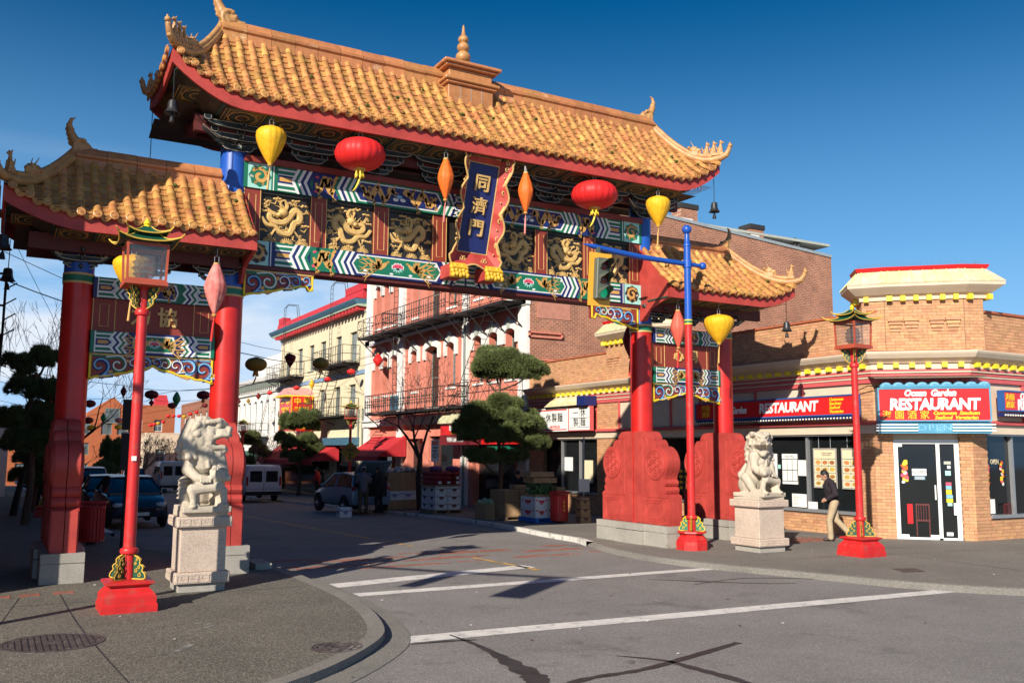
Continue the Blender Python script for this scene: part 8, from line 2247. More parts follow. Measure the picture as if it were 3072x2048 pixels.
 if boot:
  mb = MB(); mb.add([(-.64, -1.60, 1.44), (.64, -1.60, 1.44), (.62, -2.30, 1.92), (-.62, -2.30, 1.92), (-.64, -1.60, 1.50), (.64, -1.60, 1.50), (.62, -2.32, 1.98), (-.62, -2.32, 1.98)], [(0, 1, 2, 3), (7, 6, 5, 4), (3, 2, 6, 7), (0, 3, 7, 4), (1, 5, 6, 2)]); part(mb, 'open_tailgate', paint, t)
  mb = MB(); mb.box(-.60, .60, -1.96, -1.6, .62, 1.40); part(mb, 'boot_opening', M_tyre, t)
  mb = MB(); mb.box(-.3, -.05, -1.965, -1.95, 1.25, 1.33); mb.box(.1, .3, -1.965, -1.95, 1.25, 1.33); part(mb, 'boot_glint', M_plate, t)
 return t
def van(label, paint, hgt=2.0, group='parked vehicles'):
 t = thing('parked_van', label, 'van', group=group); W = 1.9
 S = [(-2.5, .42, hgt - .05, .90), (-2.42, .34, hgt, .95), (-1, .32, hgt + .02, .96), (1.0, .32, hgt - .02, .95), (1.35, .32, hgt - .15, .94), (1.9, .33, 1.25, .92), (2.4, .36, 1.05, .84), (2.52, .45, .85, .72)]
 mb = MB(); loft(mb, [sec(y, a, b, w, .86) for (y, a, b, w) in S]); body = part(mb, 'body', paint, t, 45)
 for sx in (-1, 1):
  mb = MB(); mb.bbox(min(sx * .10, sx * .72), max(sx * .10, sx * .72), -2.535, -2.49, hgt * .56, hgt * .86, .012); part(mb, 'rear_window', M_carglass, t)
  mb = MB(); mb.bbox(min(sx * .80, sx * .90), max(sx * .80, sx * .90), -2.53, -2.46, hgt * .45, hgt * .70, .01); part(mb, 'tail_light', M_tl, t)
  for (a, b) in ((-2.1, -.9), (-.7, .3)): mb = MB(); mb.box(min(sx * .935, sx * .95), max(sx * .935, sx * .95), a, b, hgt * .56, hgt * .84); part(mb, 'side_window', M_carglass, t)
  mb = MB(); mb.ell((sx * .66, 2.42, .82), (.16, .1, .1), 10, 7); part(mb, 'headlight', M_hl, t, 60)
 mb = MB(); mb.add([(-.75, 1.38, hgt - .2), (.75, 1.38, hgt - .2), (.8, 1.9, 1.28), (-.8, 1.9, 1.28)], [(0, 1, 2, 3)]); mb.v = [p + Vector((0, .03, .03)) for p in mb.v]; part(mb, 'windscreen', M_carglass, t)
 mb = MB(); mb.box(-.006, .006, -2.515, -2.49, .55, hgt * .93); mb.box(-.9, .9, -2.515, -2.49, .66, .672); part(mb, 'door_seam', M_tyre, t)
 mb = MB(); mb.bbox(-.94, .94, -2.58, -2.42, .36, .54, .02); part(mb, 'rear_bumper', M_tyre, t)
 mb = MB(); mb.box(.22, .60, -2.54, -2.5, .72, .86); part(mb, 'number_plate', M_plate, t)
 wheels(t, W, (-1.5, 1.6), .34, .22); return t
P_ = lambda n, c: mat(n, c, rough=.25, var=.04, sc=1, spec=.6)
p_blue = P_('dark_blue_car_paint', (.018, .035, .06)); p_silver = P_('silver_car_paint', (.30, .33, .36)); p_white = P_('white_van_paint', (.62, .63, .64)); p_grey = P_('grey_van_paint', (.36, .42, .48)); p_black = P_('black_car_paint', (.012, .013, .015)); p_teal = P_('steel_blue_car_paint', (.16, .26, .34))
for (o, x, y, rz) in (
  (car('dark blue parked saloon facing us beyond the left lamp pole', p_blue), 3.85, 31.2, PI + .02), (car('dark car parked behind the dark blue saloon', p_black), 3.8, 37.2, PI), (car('silver off-road car parked on the shaded left side', p_silver, 'suv'), 3.7, 44.0, PI),
  (car('steel blue hatchback with its boot open at the right kerb', p_teal, 'hatch', True), 12.55, 35.2, .10), (van('white delivery van seen from behind beyond the left drum stone', p_white, 1.85), 12.4, 50.5, 0), (van('tall grey van seen from behind left of the lion', p_grey, 2.25), 11.9, 74.5, 0),
  (car('black off-road car at the left of the grey van', p_black, 'suv'), 9.6, 76.0, PI), (car('silver car parked before the orange brick building', p_silver, 'suv'), 7.2, 98.0, PI / 2 + .3), (car('white car parked across the far end of the street', p_white), 4.4, 100.0, PI / 2), (car('dark blue car far down the left row', p_blue), 3.7, 62.0, PI), (car('grey blue car in the left row behind the silver one', p_teal), 3.7, 52.0, PI)):
 place(o, (x, y, gz(y)), rz)
# ------------------------------------------------------------------ TREES
def bare_tree(label, loc, h, spread, seed, trunk_r=.11, lean=0, depth=6, twig=.006, m=M_bark, group=None, first=.35):
 rs = random.Random(seed); t = thing('bare_tree', label, 'tree', loc, group=group)
 T = MB(); C = MB()
 def grow(p, d, L, r, k):
  q = p; pts = [p]; rr = [r]; dd = d.copy()
  for s in range(3):
   dd = (dd + Vector((rs.uniform(-.22, .22), rs.uniform(-.22, .22), rs.uniform(-.08, .16)))).normalized(); q = q + dd * L / 3; pts.append(q); rr.append(max(twig * .6, r * (1 - .13 * (s + 1))))
  (T if k == 0 else C).tube(pts, rr, 7 if k < 2 else (5 if k < 4 else 3), caps=False)
  if k >= depth: return
  for c in range(rs.choice((2, 3)) if k else rs.choice((3, 4))):
   a = rs.uniform(0, 2 * PI); sp = rs.uniform(.45, .95) * spread
   side = dd.orthogonal().normalized(); side.rotate(Matrix.Rotation(a, 3, dd)); nd = (dd * 1.0 + side * sp + Vector((0, 0, .10))).normalized()
   st = pts[-1] if c < 2 or k == 0 else pts[2]
   grow(st, nd, L * rs.uniform(.62, .82), max(twig, rr[-1] * rs.uniform(.6, .8)), k + 1)
 p0 = Vector(loc) + Vector((0, 0, -.1))
 grow(p0, Vector((lean, 0, 1)).normalized(), h * first, trunk_r, 0)
 part(T, 'trunk', m, t, 60); part(C, 'crown', m, t, 60, kind='stuff')
 return t
def needles(pads, seed, n_per=1.0, L=.10, parent=None, name='needle_pad'):
 rs = np.random.RandomState(seed)
 cl = []
 for (c, r) in pads:
  for q in range(9):
   a = rs.uniform(0, 2 * np.pi); e = rs.uniform(.2, .85)
   cl.append(((c[0] + r[0] * e * math.cos(a), c[1] + r[1] * e * math.sin(a), c[2] + r[2] * rs.uniform(-.45, .85)), tuple(x * rs.uniform(.34, .56) for x in (r[0], r[1], r[2] * 2.0))))
 for (c, r) in cl:
  n = int(n_per * 620 * (r[0] * r[1] + r[0] * r[2] * 2) ** .9 / .35) + 40
  d = rs.normal(size=(n, 3)); d /= np.linalg.norm(d, axis=1)[:, None]; d[:, 2] = np.where(d[:, 2] < -.35, -d[:, 2] * .6, d[:, 2])
  rad = rs.uniform(.55, 1.0, (n, 1)) ** .5 * (1 + .10 * np.sin(d[:, :1] * 7 + seed) + .08 * np.sin(d[:, 1:2] * 9))
  P = np.array(c) + d * rad * np.array(r)
  k = 8
  V = np.zeros((n, k, 3, 3))
  ax = d + np.array([0, 0, .8]); ax /= np.linalg.norm(ax, axis=1)[:, None]
  for j in range(k):
   dv = ax + rs.normal(0, .65, (n, 3)); dv /= np.linalg.norm(dv, axis=1)[:, None]
   sd = np.cross(dv, rs.normal(size=(n, 3))); sd /= np.linalg.norm(sd, axis=1)[:, None]
   l = L * rs.uniform(.6, 1.2, (n, 1))
   V[:, j, 0] = P - sd * .008 * (L / .1); V[:, j, 1] = P + sd * .008 * (L / .1); V[:, j, 2] = P + dv * l
  V = V.reshape(-1, 3); F = np.arange(len(V)).reshape(-1, 3)
  mb_np(V, F, name, M_need, parent, kind='stuff')
def pine(label, loc, H, pads, seed, r=.10, n_per=1.0, L=.10, bends=((0, 0), (.1, .05), (-.08, 0), (.05, 0)), group=None):
 t = thing('pine_tree', label, 'tree', loc, group=group)
 mb = MB(); x, y, z = loc; k = len(bends)
 tr = [(x + b[0], y + b[1], z + H * i / (k - 1) * .92) for i, b in enumerate(bends)]
 mb.tube(smooth_line(tr, 4), list(np.linspace(r, r * .35, 4 * (k - 1) + 1)), 8); tk = part(mb, 'trunk', M_barkp, t, 60)
 W = [((x + c[0], y + c[1], z + c[2]), rr) for c, rr in pads]
 for (c, rr) in W:
  zt = max(z + .4, c[2] - .55 - rr[2] * .3); f = (zt - z) / (H * .92); i = min(k - 2, int(f * (k - 1))); q = f * (k - 1) - i
  s = Vector(tr[i]).lerp(Vector(tr[i + 1]), q); e = Vector(c) - Vector((0, 0, rr[2] * .3))
  mb = MB(); mid = s.lerp(e, .55) + Vector((0, 0, -.08)); mb.tube([s, mid, e], [r * .45, r * .32, r * .2], 6)
  for j in range(5): a = j * 1.26; mb.tube([mid.lerp(e, .6), e + Vector((rr[0] * .6 * math.cos(a), rr[1] * .6 * math.sin(a), .02))], [r * .18, r * .06], 4)
  part(mb, 'limb', M_barkp, t, 60)
 needles(W, seed, n_per, L, t)
 return t
pine('cloud pruned pine with a high rounded top before the pink building', (16.0, 29.2, gz(29.2)), 5.4, [((-.1, .15, 5.25), (1.0, .9, .52)), ((-.45, .2, 4.95), (.6, .6, .35)), ((1.0, -.4, 5.1), (.55, .55, .36)), ((.15, 0, 3.85), (.66, .6, .26)), ((-.55, .2, 3.35), (.85, .7, .38)), ((.75, -.3, 3.3), (.7, .6, .36)), ((-.9, .3, 2.75), (.65, .6, .32)), ((.2, 0, 2.75), (.7, .6, .34)), ((1.15, -.4, 2.5), (.6, .5, .32)), ((-.65, .1, 1.95), (.5, .5, .2)), ((.5, 0, 1.95), (.5, .45, .2))], 5, .10, 1.1, .17)
pine('small cloud pruned pine before the cream building', (16.6, 56.0, gz(56)), 4.3, [((-.55, .2, 4.35), (.75, .7, .50)), ((.55, -.1, 4.45), (.78, .7, .52)), ((-.75, 0, 3.2), (.7, .6, .45)), ((.65, -.1, 3.15), (.75, .7, .42)), ((.9, 0, 2.6), (.6, .6, .35)), ((-.3, 0, 2.3), (.7, .6, .4))], 8, .12, .8, .16)
pine('dark pine in shade at the left edge behind the outer column', (1.0, 31.5, gz(31.5)), 5.0, [((-.45, 0, 4.7), (.45, .5, .30)), ((.3, .3, 5.0), (.5, .5, .28)), ((.75, 0, 3.9), (.45, .5, .28)), ((-.1, .1, 4.0), (.6, .6, .32)), ((.35, .2, 3.2), (.7, .6, .35)), ((-.5, 0, 3.1), (.5, .5, .3)), ((.2, 0, 2.4), (.7, .6, .35))], 11, .12, .9, .12)
pine('bushy pine in shade farther up the left pavement', (1.5, 41.0, gz(41)), 3.8, [((0, 0, 3.5), (.8, .8, .4)), ((.6, 0, 2.9), (.7, .7, .4)), ((-.4, .2, 2.6), (.8, .7, .4)), ((.3, 0, 2.0), (.9, .8, .4)), ((.2, 0, 1.3), (.9, .8, .4))], 12, .12, .8, .15)
pine('dark pine on the left pavement before the orange building', (2.0, 58.0, gz(58)), 4.2, [((0, 0, 4.2), (.9, .9, .5)), ((.7, 0, 3.4), (.8, .8, .5)), ((-.6, 0, 3.2), (.8, .8, .5)), ((.4, 0, 2.3), (1.0, 1, .5))], 13, .12, .5, .2)
pine('small conifer beside the dark signpost far down the street', (10.0, 92.0, gz(92)), 3.2, [((0, 0, 3.0), (1.1, 1.1, .9)), ((.6, 0, 2.0), (1.2, 1.2, .9)), ((-.5, 0, 1.6), (1.2, 1.2, .8))], 14, .15, .35, .3)
pine('evergreen pads close behind the left drum stone', (16.3, 66.0, gz(66)), 3.8, [((-.2, 0, 3.6), (.7, .7, .4)), ((.4, 0, 2.7), (.7, .7, .4)), ((-.5, 0, 1.9), (.6, .6, .4))], 15, .12, .6, .18)
bare_tree('bare street tree with a wide twiggy crown before the pink building', (14.9, 33.6, gz(33.6)), 5.2, .95, 21, .15, .06, 6, .007, first=.40)
bare_tree('bare tree behind the outer left column with fine upward twigs', (1.7, 45.0, gz(45)), 7.6, .62, 22, .16, 0, 6, .008, first=.34)
bare_tree('thin bare tree at the left edge of the picture', (.8, 38.0, gz(38)), 7.0, .55, 26, .13, .03, 6, .007, first=.36)
bare_tree('bare reddish tree before the red box sign', (16.5, 64.0, gz(64)), 4.2, .9, 23, .12, 0, 6, .010, mat('purplish_twigs', (.09, .05, .05), rough=.9), first=.3)
bare_tree('bare tree before the beige building far down the street', (12.0, 90.0, gz(90)), 6.0, .95, 24, .2, 0, 6, .014, mat('tan_twigs', (.17, .11, .07), rough=.9), first=.28)
bare_tree('bare tree at the far bend left of the lion', (14.6, 88.0, gz(88)), 5.6, .95, 25, .2, 0, 6, .014, bpy.data.materials['tan_twigs'], first=.28)
bare_tree('small bare tree before the orange gable', (6.4, 84.0, gz(84)), 4.5, .8, 27, .15, 0, 5, .014, first=.32)
# ------------------------------------------------------------------ STREET FURNITURE
def litter_bin():
 t = thing('litter_bin', '', 'litter bin')
 mb = MB(); mb.lathe([(.235, .05), (.245, .82), (.22, .82), (.22, .05)], 24); b = part(mb, 'liner', M_lampred, t, 40)
 for k in range(22):
  a = 2 * PI * k / 22; mb = MB(Matrix.Rotation(a, 4, 'Z')); mb.bbox(.245, .268, -.028, .028, .08, .80, .006); mb.tube([(.258, 0, .80), (.275, 0, .86), (.31, 0, .905)], .010, 5); part(mb, 'slat', M_lampred, t)
 mb = MB()
 for (r, z) in ((.262, .07), (.262, .80), (.312, .91)): mb.tube([(r * math.cos(2 * PI * i / 24), r * math.sin(2 * PI * i / 24), z) for i in range(25)], .016, 6)
 part(mb, 'rim', M_lampred, t); mb = MB(); mb.lathe([(.1, 0), (.1, .05), (.2, .06)], 12); part(mb, 'foot', M_tyre, t)
 return t
bn = litter_bin(); lab(bn, 'bright red slatted litter bin on the pavement beside the blue pallet', group='red litter bins')
c2_ = copy_tree(bn, None, 'red litter bin in deep shade behind the left lamp pole'); place(c2_, (2.05, 22.6, gz(22.6)))
mb = MB();
for k in range(3): mb.M = fr((.275 * math.sin(.5), -.275 * math.cos(.5), .62 - .12 * k), (math.cos(.5), math.sin(.5), 0), (0, 0, 1)); mb.ribbon([(-.03, .03), (.03, .03)], .014, 0); mb.ribbon([(0, .045), (0, -.03)], .014, 0); mb.ribbon([(-.035, -.02), (.035, -.02)], .014, .001); mb.ribbon([(-.02, .0), (.02, .0)], .012, .001)
part(mb, 'lettering', M_signy, bn); place(bn, (14.98, 23.55, gz(23.5)), -.5)
M_pk = mat('pink_plastic', (.70, .18, .26), rough=.5)
cn_ = thing('traffic_cone', 'tall pink traffic cone beside the inner right drum stone', 'cone', (13.28, 18.55, gz(18.5)))
mb = MB(Matrix.Translation((13.28, 18.55, gz(18.5)))); mb.lathe([(.19, 0), (.19, .035), (.135, .05), (.065, .98), (.06, 1.0)], 20); part(mb, 'cone_body', M_pk, cn_, 40)
mb = MB(Matrix.Translation((13.28, 18.55, gz(18.5)))); mb.lathe([(.085, .96), (.085, 1.0)], 16); mb.tube([(.05, 0, 1.0), (.05, 0, 1.10), (0, 0, 1.16), (-.05, 0, 1.14), (-.06, 0, 1.05)], .022, 7); part(mb, 'handle', M_pk, cn_, 40)
sp = thing('sign_post', 'dark street sign seen from behind on a thin pole left of the lamp', 'road sign', (2.5, 21.1, gz(21.1)))
mb = MB(); mb.tube([(2.5, 21.1, -.1), (2.56, 21.1, 3.05)], .03, 8); part(mb, 'pole', M_fe, sp)
mb = MB(); mb.bbox(2.38, 2.74, 21.05, 21.07, 1.55, 2.35, .008); part(mb, 'sign_plate', M_ink, sp); mb = MB(); mb.bbox(2.38, 2.74, 21.05, 21.07, 2.40, 3.05, .008); part(mb, 'sign_plate', M_ink, sp); mb = MB(); mb.box(2.40, 2.72, 21.03, 21.05, 2.33, 2.36); part(mb, 'sign_clamp', M_alu, sp)
ys = thing('warning_sign', 'yellow diamond warning sign on the red lamp pole', 'road sign', (15.58, 43.9, 1.7))
MS = fr((15.58, 43.88, 1.93), (.87, -.49, 0), (0, 0, 1)); mb = MB(MS); mb.prism([(0, -.52), (.52, 0), (0, .52), (-.52, 0)], 0, .02); p = part(mb, 'plate', mat('sign_amber', (.42, .24, .02), rough=.5), ys)
mb = MB(MS); mb.ribbon([(-.16, .06), (.16, .06)], .05, .022); mb.ribbon([(-.22, .14), (.22, .14)], .03, .022); blob2d(mb, (0, -.10), (.04, .04), .022, 0, 8, 0, 0); mb.ribbon([(0, -.13), (.0, -.26)], .06, .022); mb.ribbon([(0, -.25), (.06, -.36)], .04, .022); mb.ribbon([(0, -.25), (-.07, -.36)], .04, .022); part(mb, 'symbol', M_ink, p)
ps = thing('parking_sign', 'white parking sign on a post by the bare tree', 'road sign', (15.0, 32.6, gz(32.6)))
mb = MB(); mb.tube([(15.0, 32.6, -.4), (15.0, 32.6, 2.5)], .03, 8); part(mb, 'pole', M_alu, ps)
MS = fr((15.0, 32.56, 2.0), (.9, -.43, 0), (0, 0, 1)); mb = MB(MS); mb.prism([(-.15, -.42), (.15, -.42), (.15, .42), (-.15, .42)], 0, .012); p = part(mb, 'plate', M_paper, ps); mb = MB(MS); mb.ribbon([(-.12, .3), (.12, .3)], .16, .014); part(mb, 'band', M_sign, p)
mb = MB(MS); mb.ribbon([(.09 * math.cos(a), -.18 + .09 * math.sin(a)) for a in np.linspace(0, 2 * PI, 17)], .025, .014); mb.ribbon([(-.1, .12), (.1, .12)], .05, .014); mb.ribbon([(-.1, .0), (.08, .0)], .05, .014); mb.ribbon([(-.02, -.24), (-.02, -.12)], .03, .014); part(mb, 'symbol', M_ink, p)
# ------------------------------------------------------------------ PRODUCE ON THE PAVEMENT
def carton(name, label, cat, c, s, m, group, tape=None, rz=0.0, logo=None):
 mb = MB(Matrix.Translation(c) @ Matrix.Rotation(rz, 4, 'Z'))
 e = .006; mb.bbox(-s[0] / 2 + e, s[0] / 2 - e, -s[1] / 2 + e, s[1] / 2 - e, 0, s[2] - .004, .006)
 n = len(mb.m); mats = [m]
 if logo:
  mats.append(logo)
  for (ax) in (0, 1):
   d = s[1] / 2 - e + .002 if ax == 0 else s[0] / 2 - e + .002
   w = (s[0] if ax == 0 else s[1]) * .22
   for (dy, ww, h) in ((.60, w, .05), (.46, w * .7, .035), (.34, w * .4, .03)):
    z = s[2] * dy
    if ax == 0: mb.box(-ww, ww, -d - .001, -d, z - h / 2, z + h / 2, 1)
    else: mb.box(-d - .001, -d, -ww, ww, z - h / 2, z + h / 2, 1)
   for q in (-.36, .36):
    if ax == 0: mb.box(q * s[0] - .03, q * s[0] + .03, -d - .001, -d, s[2] * .62, s[2] * .78, 1)
    else: mb.box(-d - .001, -d, q * s[1] - .03, q * s[1] + .03, s[2] * .62, s[2] * .78, 1)
 return part(mb, name, mats, None, label=label, cat=cat, group=group)
def pallet(label, x0, x1, y0, y1, z, m):
 t = thing('pallet', label, 'pallet', ((x0 + x1) / 2, (y0 + y1) / 2, z))
 n = 6
 for k in range(n): mb = MB(); a = lerp(x0, x1, k / n); mb.box(a + .01, a + (x1 - x0) / n - .01, y0, y1, z + .115, z + .14); part(mb, 'deck_board', m, t)
 for k in range(3): mb = MB(); a = lerp(x0, x1 - .1, k / 2); mb.box(a, a + .1, y0, y1, z + .03, z + .112); part(mb, 'stringer', m, t)
 for k in range(3): mb = MB(); a = lerp(y0, y1 - .1, k / 2); mb.box(x0, x1, a, a + .1, z, z + .028); part(mb, 'bottom_board', m, t)
 return t
M_lg = mat('carton_print_dark', (.10, .05, .05)); M_lgp = mat('carton_print_purple', (.18, .12, .34)); M_lgr = mat('carton_print_red', (.5, .03, .04))
z = gz(31.5)
pallet('wooden pallet under the white cartons', 14.1, 15.25, 30.6, 31.95, z, M_wood)
for k in range(3):
 for i in range(2):
  for j in range(2): carton('carton', '%s white carton, %s row, %s side of the onion sack stack' % (('front', 'rear')[j], ('bottom', 'middle', 'top')[k], ('left', 'right')[i]), 'carton', (14.42 + .52 * i, 30.98 + .64 * j, z + .145 + .285 * k), (.51, .63, .285), M_cardw, 'white cartons under the onion sacks', logo=M_lg)
mb = MB(); mb.box(14.1, 15.25, 30.6, 31.95, z + 1.01, z + 1.05); part(mb, 'board', M_wood, None, label='thin board between the white cartons and the onion sacks', cat='board')
rs = random.Random(5)
M_net = mat('red_onion_net', (.34, .025, .03), rough=.7, var=.35, sc=40, bump=.6, bsc=45, col2=(.16, .03, .03), c2=.4, c2sc=25)
M_pur = mat('purple_onion_net', (.15, .05, .16), rough=.7, var=.35, sc=40, bump=.6, bsc=45)
for k in range(4):
 for i in range(3):
  for j in range(2):
   if k == 3 and (i + j) % 2: continue
   mb = MB(Matrix.Translation((14.3 + .36 * i + rs.uniform(-.04, .04), 30.95 + .62 * j + rs.uniform(-.05, .05), z + 1.13 + .165 * k)) @ Matrix.Rotation(rs.uniform(-.3, .3), 4, 'Z'))
   mb.ell((0, 0, 0), (.21, .34, .105), 14, 9)
   for q in range(20): a, b = rs.uniform(0, 2 * PI), rs.uniform(-.8, .8); mb.ell((.17 * math.cos(a) * math.cos(b), .29 * math.sin(a) * math.cos(b), .085 * math.sin(b)), .048, 7, 5)
   if k < 3: part(mb, 'onion_sack', M_net, None, 60, label='%s %s red onion sack in the %s layer on the white cartons' % (('left', 'middle', 'right')[i], ('front', 'rear')[j], ('lowest', 'second', 'third')[k]), cat='sack', group='red onion sacks')
   else: part(mb, 'onion_sack', M_pur, None, 60, label='%s %s purple net sack on top of the red onion sacks' % (('left', 'middle', 'right')[i], ('front', 'rear')[j]), cat='sack', group='purple onion sacks')
   if rs.random() < .5: mb = MB(Matrix.Translation((14.3 + .36 * i, 30.58 + .62 * j, z + 1.13 + .165 * k))); mb.bbox(-.06, .06, -.03, .03, -.04, .05, .01); part(mb, 'sack_tag', M_paper, None, label='white tag on the %s %s sack of the %s onion layer' % (('left', 'middle', 'right')[i], ('front', 'rear')[j], ('lowest', 'second', 'third', 'purple top')[k]), cat='tag', group='tags on the onion sacks')
zz = gz(35)
for i in range(3):
 for k in range(4 - (i == 2)):
  m = (M_card, M_cardw)[(k == 1)]
  carton('carton', '%s carton, %s, %s column of the stack behind the tree' % ('brown cardboard' if m is M_card else 'white and purple', ('lowest', 'second up', 'third up', 'topmost')[k], ('left', 'middle', 'right')[i]), 'carton', (14.0 + .62 * i, 34.4 + .1 * i, zz + .05 + .36 * k), (.6, .6, .36), m, 'brown cartons behind the tree trunk' if m is M_card else 'purple printed cartons behind the tree trunk', logo=M_lgp if m is M_cardw else None)
for i in range(4):
 mb = MB(Matrix.Translation((13.85 + .5 * i, 34.45, zz + 1.5 - .34 * (i == 3))));
 for q in range(9): mb.ell((rs.uniform(-.2, .2), rs.uniform(-.2, .2), rs.uniform(0, .14)), (.13, .13, .1), 8, 5)
 part(mb, 'plastic_bag', mat('clear_plastic_bag', (.42, .40, .36), rough=.25, var=.3, sc=12) if 'clear_plastic_bag' not in bpy.data.materials else bpy.data.materials['clear_plastic_bag'], None, 60, label='crumpled clear bag of vegetables, %s from the left on the brown cartons' % ('first', 'second', 'third', 'fourth')[i], cat='bag', group='plastic bags on the cartons')
for (x, y, s, m) in ((15.0, 43.0, .55, M_card), (15.6, 42.6, .5, M_cardw), (15.1, 45.0, .6, M_card)):
 carton('carton', {M_card: ('larger' if s > .57 else 'smaller') + ' cardboard carton on the pavement beyond the parked hatchback', M_cardw: 'white carton on the pavement before the parked hatchback'}[m], 'carton', (x, y, gz(y)), (s, s, .42), m, 'cartons by the lamp up the street')
carton('carton', 'white printed carton standing on the road behind the car', 'carton', (11.15, 31.9, gz(32) + RZ), (.46, .4, .36), M_cardw, None, logo=M_lgp)
z = gz(26)
pallet('dark wooden pallet under the brown boxes', 14.15, 15.3, 25.4, 26.6, z, M_wood)
for i in range(2):
 for k in range(2): carton('carton', '%s %s big brown box on the wooden pallet before the grocer' % (('lower', 'upper')[k], ('left', 'right')[i]), 'carton', (14.44 + .56 * i, 25.95, z + .145 + .40 * k), (.55, 1.0, .40), M_card, 'brown boxes before the grocer')
carton('carton', 'small open brown box the grocer is filling', 'carton', (15.0, 26.1, z + .95), (.42, .4, .14), M_card, None)
mb = MB(Matrix.Translation((14.0, 26.4, z + .5)))
for q in range(12): mb.ell((rs.uniform(-.15, .1), rs.uniform(-.3, .3), rs.uniform(0, .1)), .09, 8, 6)
mb.box(-.2, .12, -.4, .4, -.5, 0, 1); part(mb, 'cabbage_box', [mat('pale_cabbage', (.30, .36, .20), var=.3), M_card], None, label='box of pale cabbages at the left of the pallet', cat='vegetables')
z = gz(24)
pallet('bright blue plastic pallet under white boxes', 14.3, 15.3, 23.75, 24.85, z, M_bluep)
for i in range(2):
 for k in range(2): carton('carton', '%s %s white box with red print on the blue pallet' % (('lower', 'upper')[k], ('left', 'right')[i]), 'carton', (14.52 + .46 * i, 24.25, z + .145 + .31 * k), (.45, .9, .31), M_cardw, 'white boxes on the blue pallet', logo=M_lgr)
carton('carton', 'tall brown box on the blue pallet behind the litter bin', 'carton', (15.28, 24.3, z + .145), (.32, .8, .90), M_card, None)
mb = MB(Matrix.Translation((14.72, 24.2, z + .77))); mb.box(-.36, .36, -.3, .3, 0, .06)
for q in range(160): a = (rs.uniform(-.36, .36), rs.uniform(-.33, .3), rs.uniform(.04, .38)); mb.ell(a, (.05, .04, .05), 5, 4, 1)
part(mb, 'greens_crate', [M_card, mat('leafy_greens', (.03, .11, .03), var=.4, sc=20)], None, label='crate heaped with leafy green vegetables', cat='crate')
for k in range(2): mb = MB(Matrix.Translation((14.60 + .1 * k, 24.2, z + 1.36 - .18 * k))); mb.box(-.4, .4, -.3, .3, 0, .02); [mb.box(*q) for q in ((-.4, .4, -.32, -.3, 0, .15), (-.4, .4, .3, .32, 0, .15), (-.42, -.4, -.3, .3, 0, .15), (.4, .42, -.3, .3, 0, .15))]; part(mb, 'wooden_tray', M_wood, None, label=('upper wooden tray on the leafy greens', 'lower wooden tray on the leafy greens')[k], cat='tray')
z = gz(23)
for k in range(3): carton('carton', ('lowest small brown box in the stack right of the litter bin', 'middle small brown box in the stack right of the litter bin', 'top small brown box with open flaps right of the litter bin')[k], 'carton', (15.52, 23.05 + .02 * k, z + .25 * k), (.34 + .04 * (k == 0), .3, .25), M_card, 'small boxes right of the bin', logo=M_lg)
mb = MB(); mb.tube([(16.3, 24.2, z), (16.32, 24.2, z + 2.6)], .022, 6); part(mb, 'umbrella_pole', M_alu, None, label='thin pale pole standing before the noodle shop window', cat='pole')
mb = MB(); mb.box(16.1, 16.5, 24.16, 24.19, .75, 1.15); part(mb, 'price_card', M_paper, None, label='white price card on the thin pole', cat='card')
# ------------------------------------------------------------------ LANTERNS STRUNG OVER THE STREET
LL = [(6.43, 26.25, 4.42, .31, 'round', M_silkol, 'olive gold round lantern strung nearest over the street'), (9.6, 34.0, 5.35, .21, 'drop', M_silkd, 'dark teardrop lantern between the two old gold lanterns'), (10.45, 32.93, 5.19, .31, 'round', M_silkol, 'brownish gold round lantern right of the nearest olive one'),
  (17.6, 54.0, 6.3, .21, 'round', M_silklr, 'small red lantern before the upper balcony of the cream building'), (17.6, 49.8, 6.45, .24, 'round', M_silklr, 'red lantern by the corner of the pink and cream buildings'), (17.0, 58.5, 6.0, .21, 'round', M_silklr, 'small red lantern on the roof of the red box sign'), (16.9, 64.7, 6.0, .2, 'round', M_silklr, 'small red lantern before the white building'), (16.6, 66.7, 5.85, .2, 'diamond', M_silkd, 'dark red diamond lantern before the white building'), (16.2, 68.0, 5.55, .16, 'diamond', M_silkol, 'old gold diamond lantern before the white building'), (15.7, 69.0, 5.55, .21, 'diamond', M_silkd, 'dark red diamond lantern beside the inner left column'), (17.3, 56.2, 6.1, .17, 'spindle', M_silky, 'yellow spindle lantern above the red box sign'), (17.9, 46.4, 6.85, .32, 'diamond', M_silklr, 'red square lantern turned on its corner before the pink building'),
  (6.31, 45.19, 4.51, .31, 'round', M_silkd, 'dark red round lantern just right of the left lamp pole'), (8.41, 44.0, 4.5, .31, 'round', M_silkd, 'dark red round lantern left of the inner left column'), (8.3, 50.5, 4.6, .21, 'spindle', M_silkg, 'tall green spindle lantern between two dark red ones'), (5.3, 47.0, 4.7, .14, 'spindle', M_silkd, 'dark slim lantern left of the lamp pole'), (10.64, 66.32, 4.98, .31, 'round', M_silkd, 'smaller dark red lantern under the green spindle one'), (8.9, 63.6, 5.0, .18, 'diamond', M_silkd, 'dark diamond lantern right of the lamp pole'), (4.52, 54.87, 4.44, .31, 'round', M_silkd, 'dark red lantern at the right edge of the outer left column'), (5.1, 62.34, 3.74, .31, 'round', M_silkd, 'dark red lantern low beside the outer left column'), (5.9, 69.21, 3.41, .31, 'round', M_silky, 'yellow round lantern before the orange building, left'), (6.3, 66.0, 4.0, .18, 'spindle', M_silkg, 'green spindle lantern before the orange gable'), (8.45, 76.76, 4.19, .31, 'round', M_silkp, 'pinkish red lantern before the orange gable, right'), (8.6, 78.4, 3.7, .29, 'round', M_silky, 'yellow round lantern before the orange gable, right')]
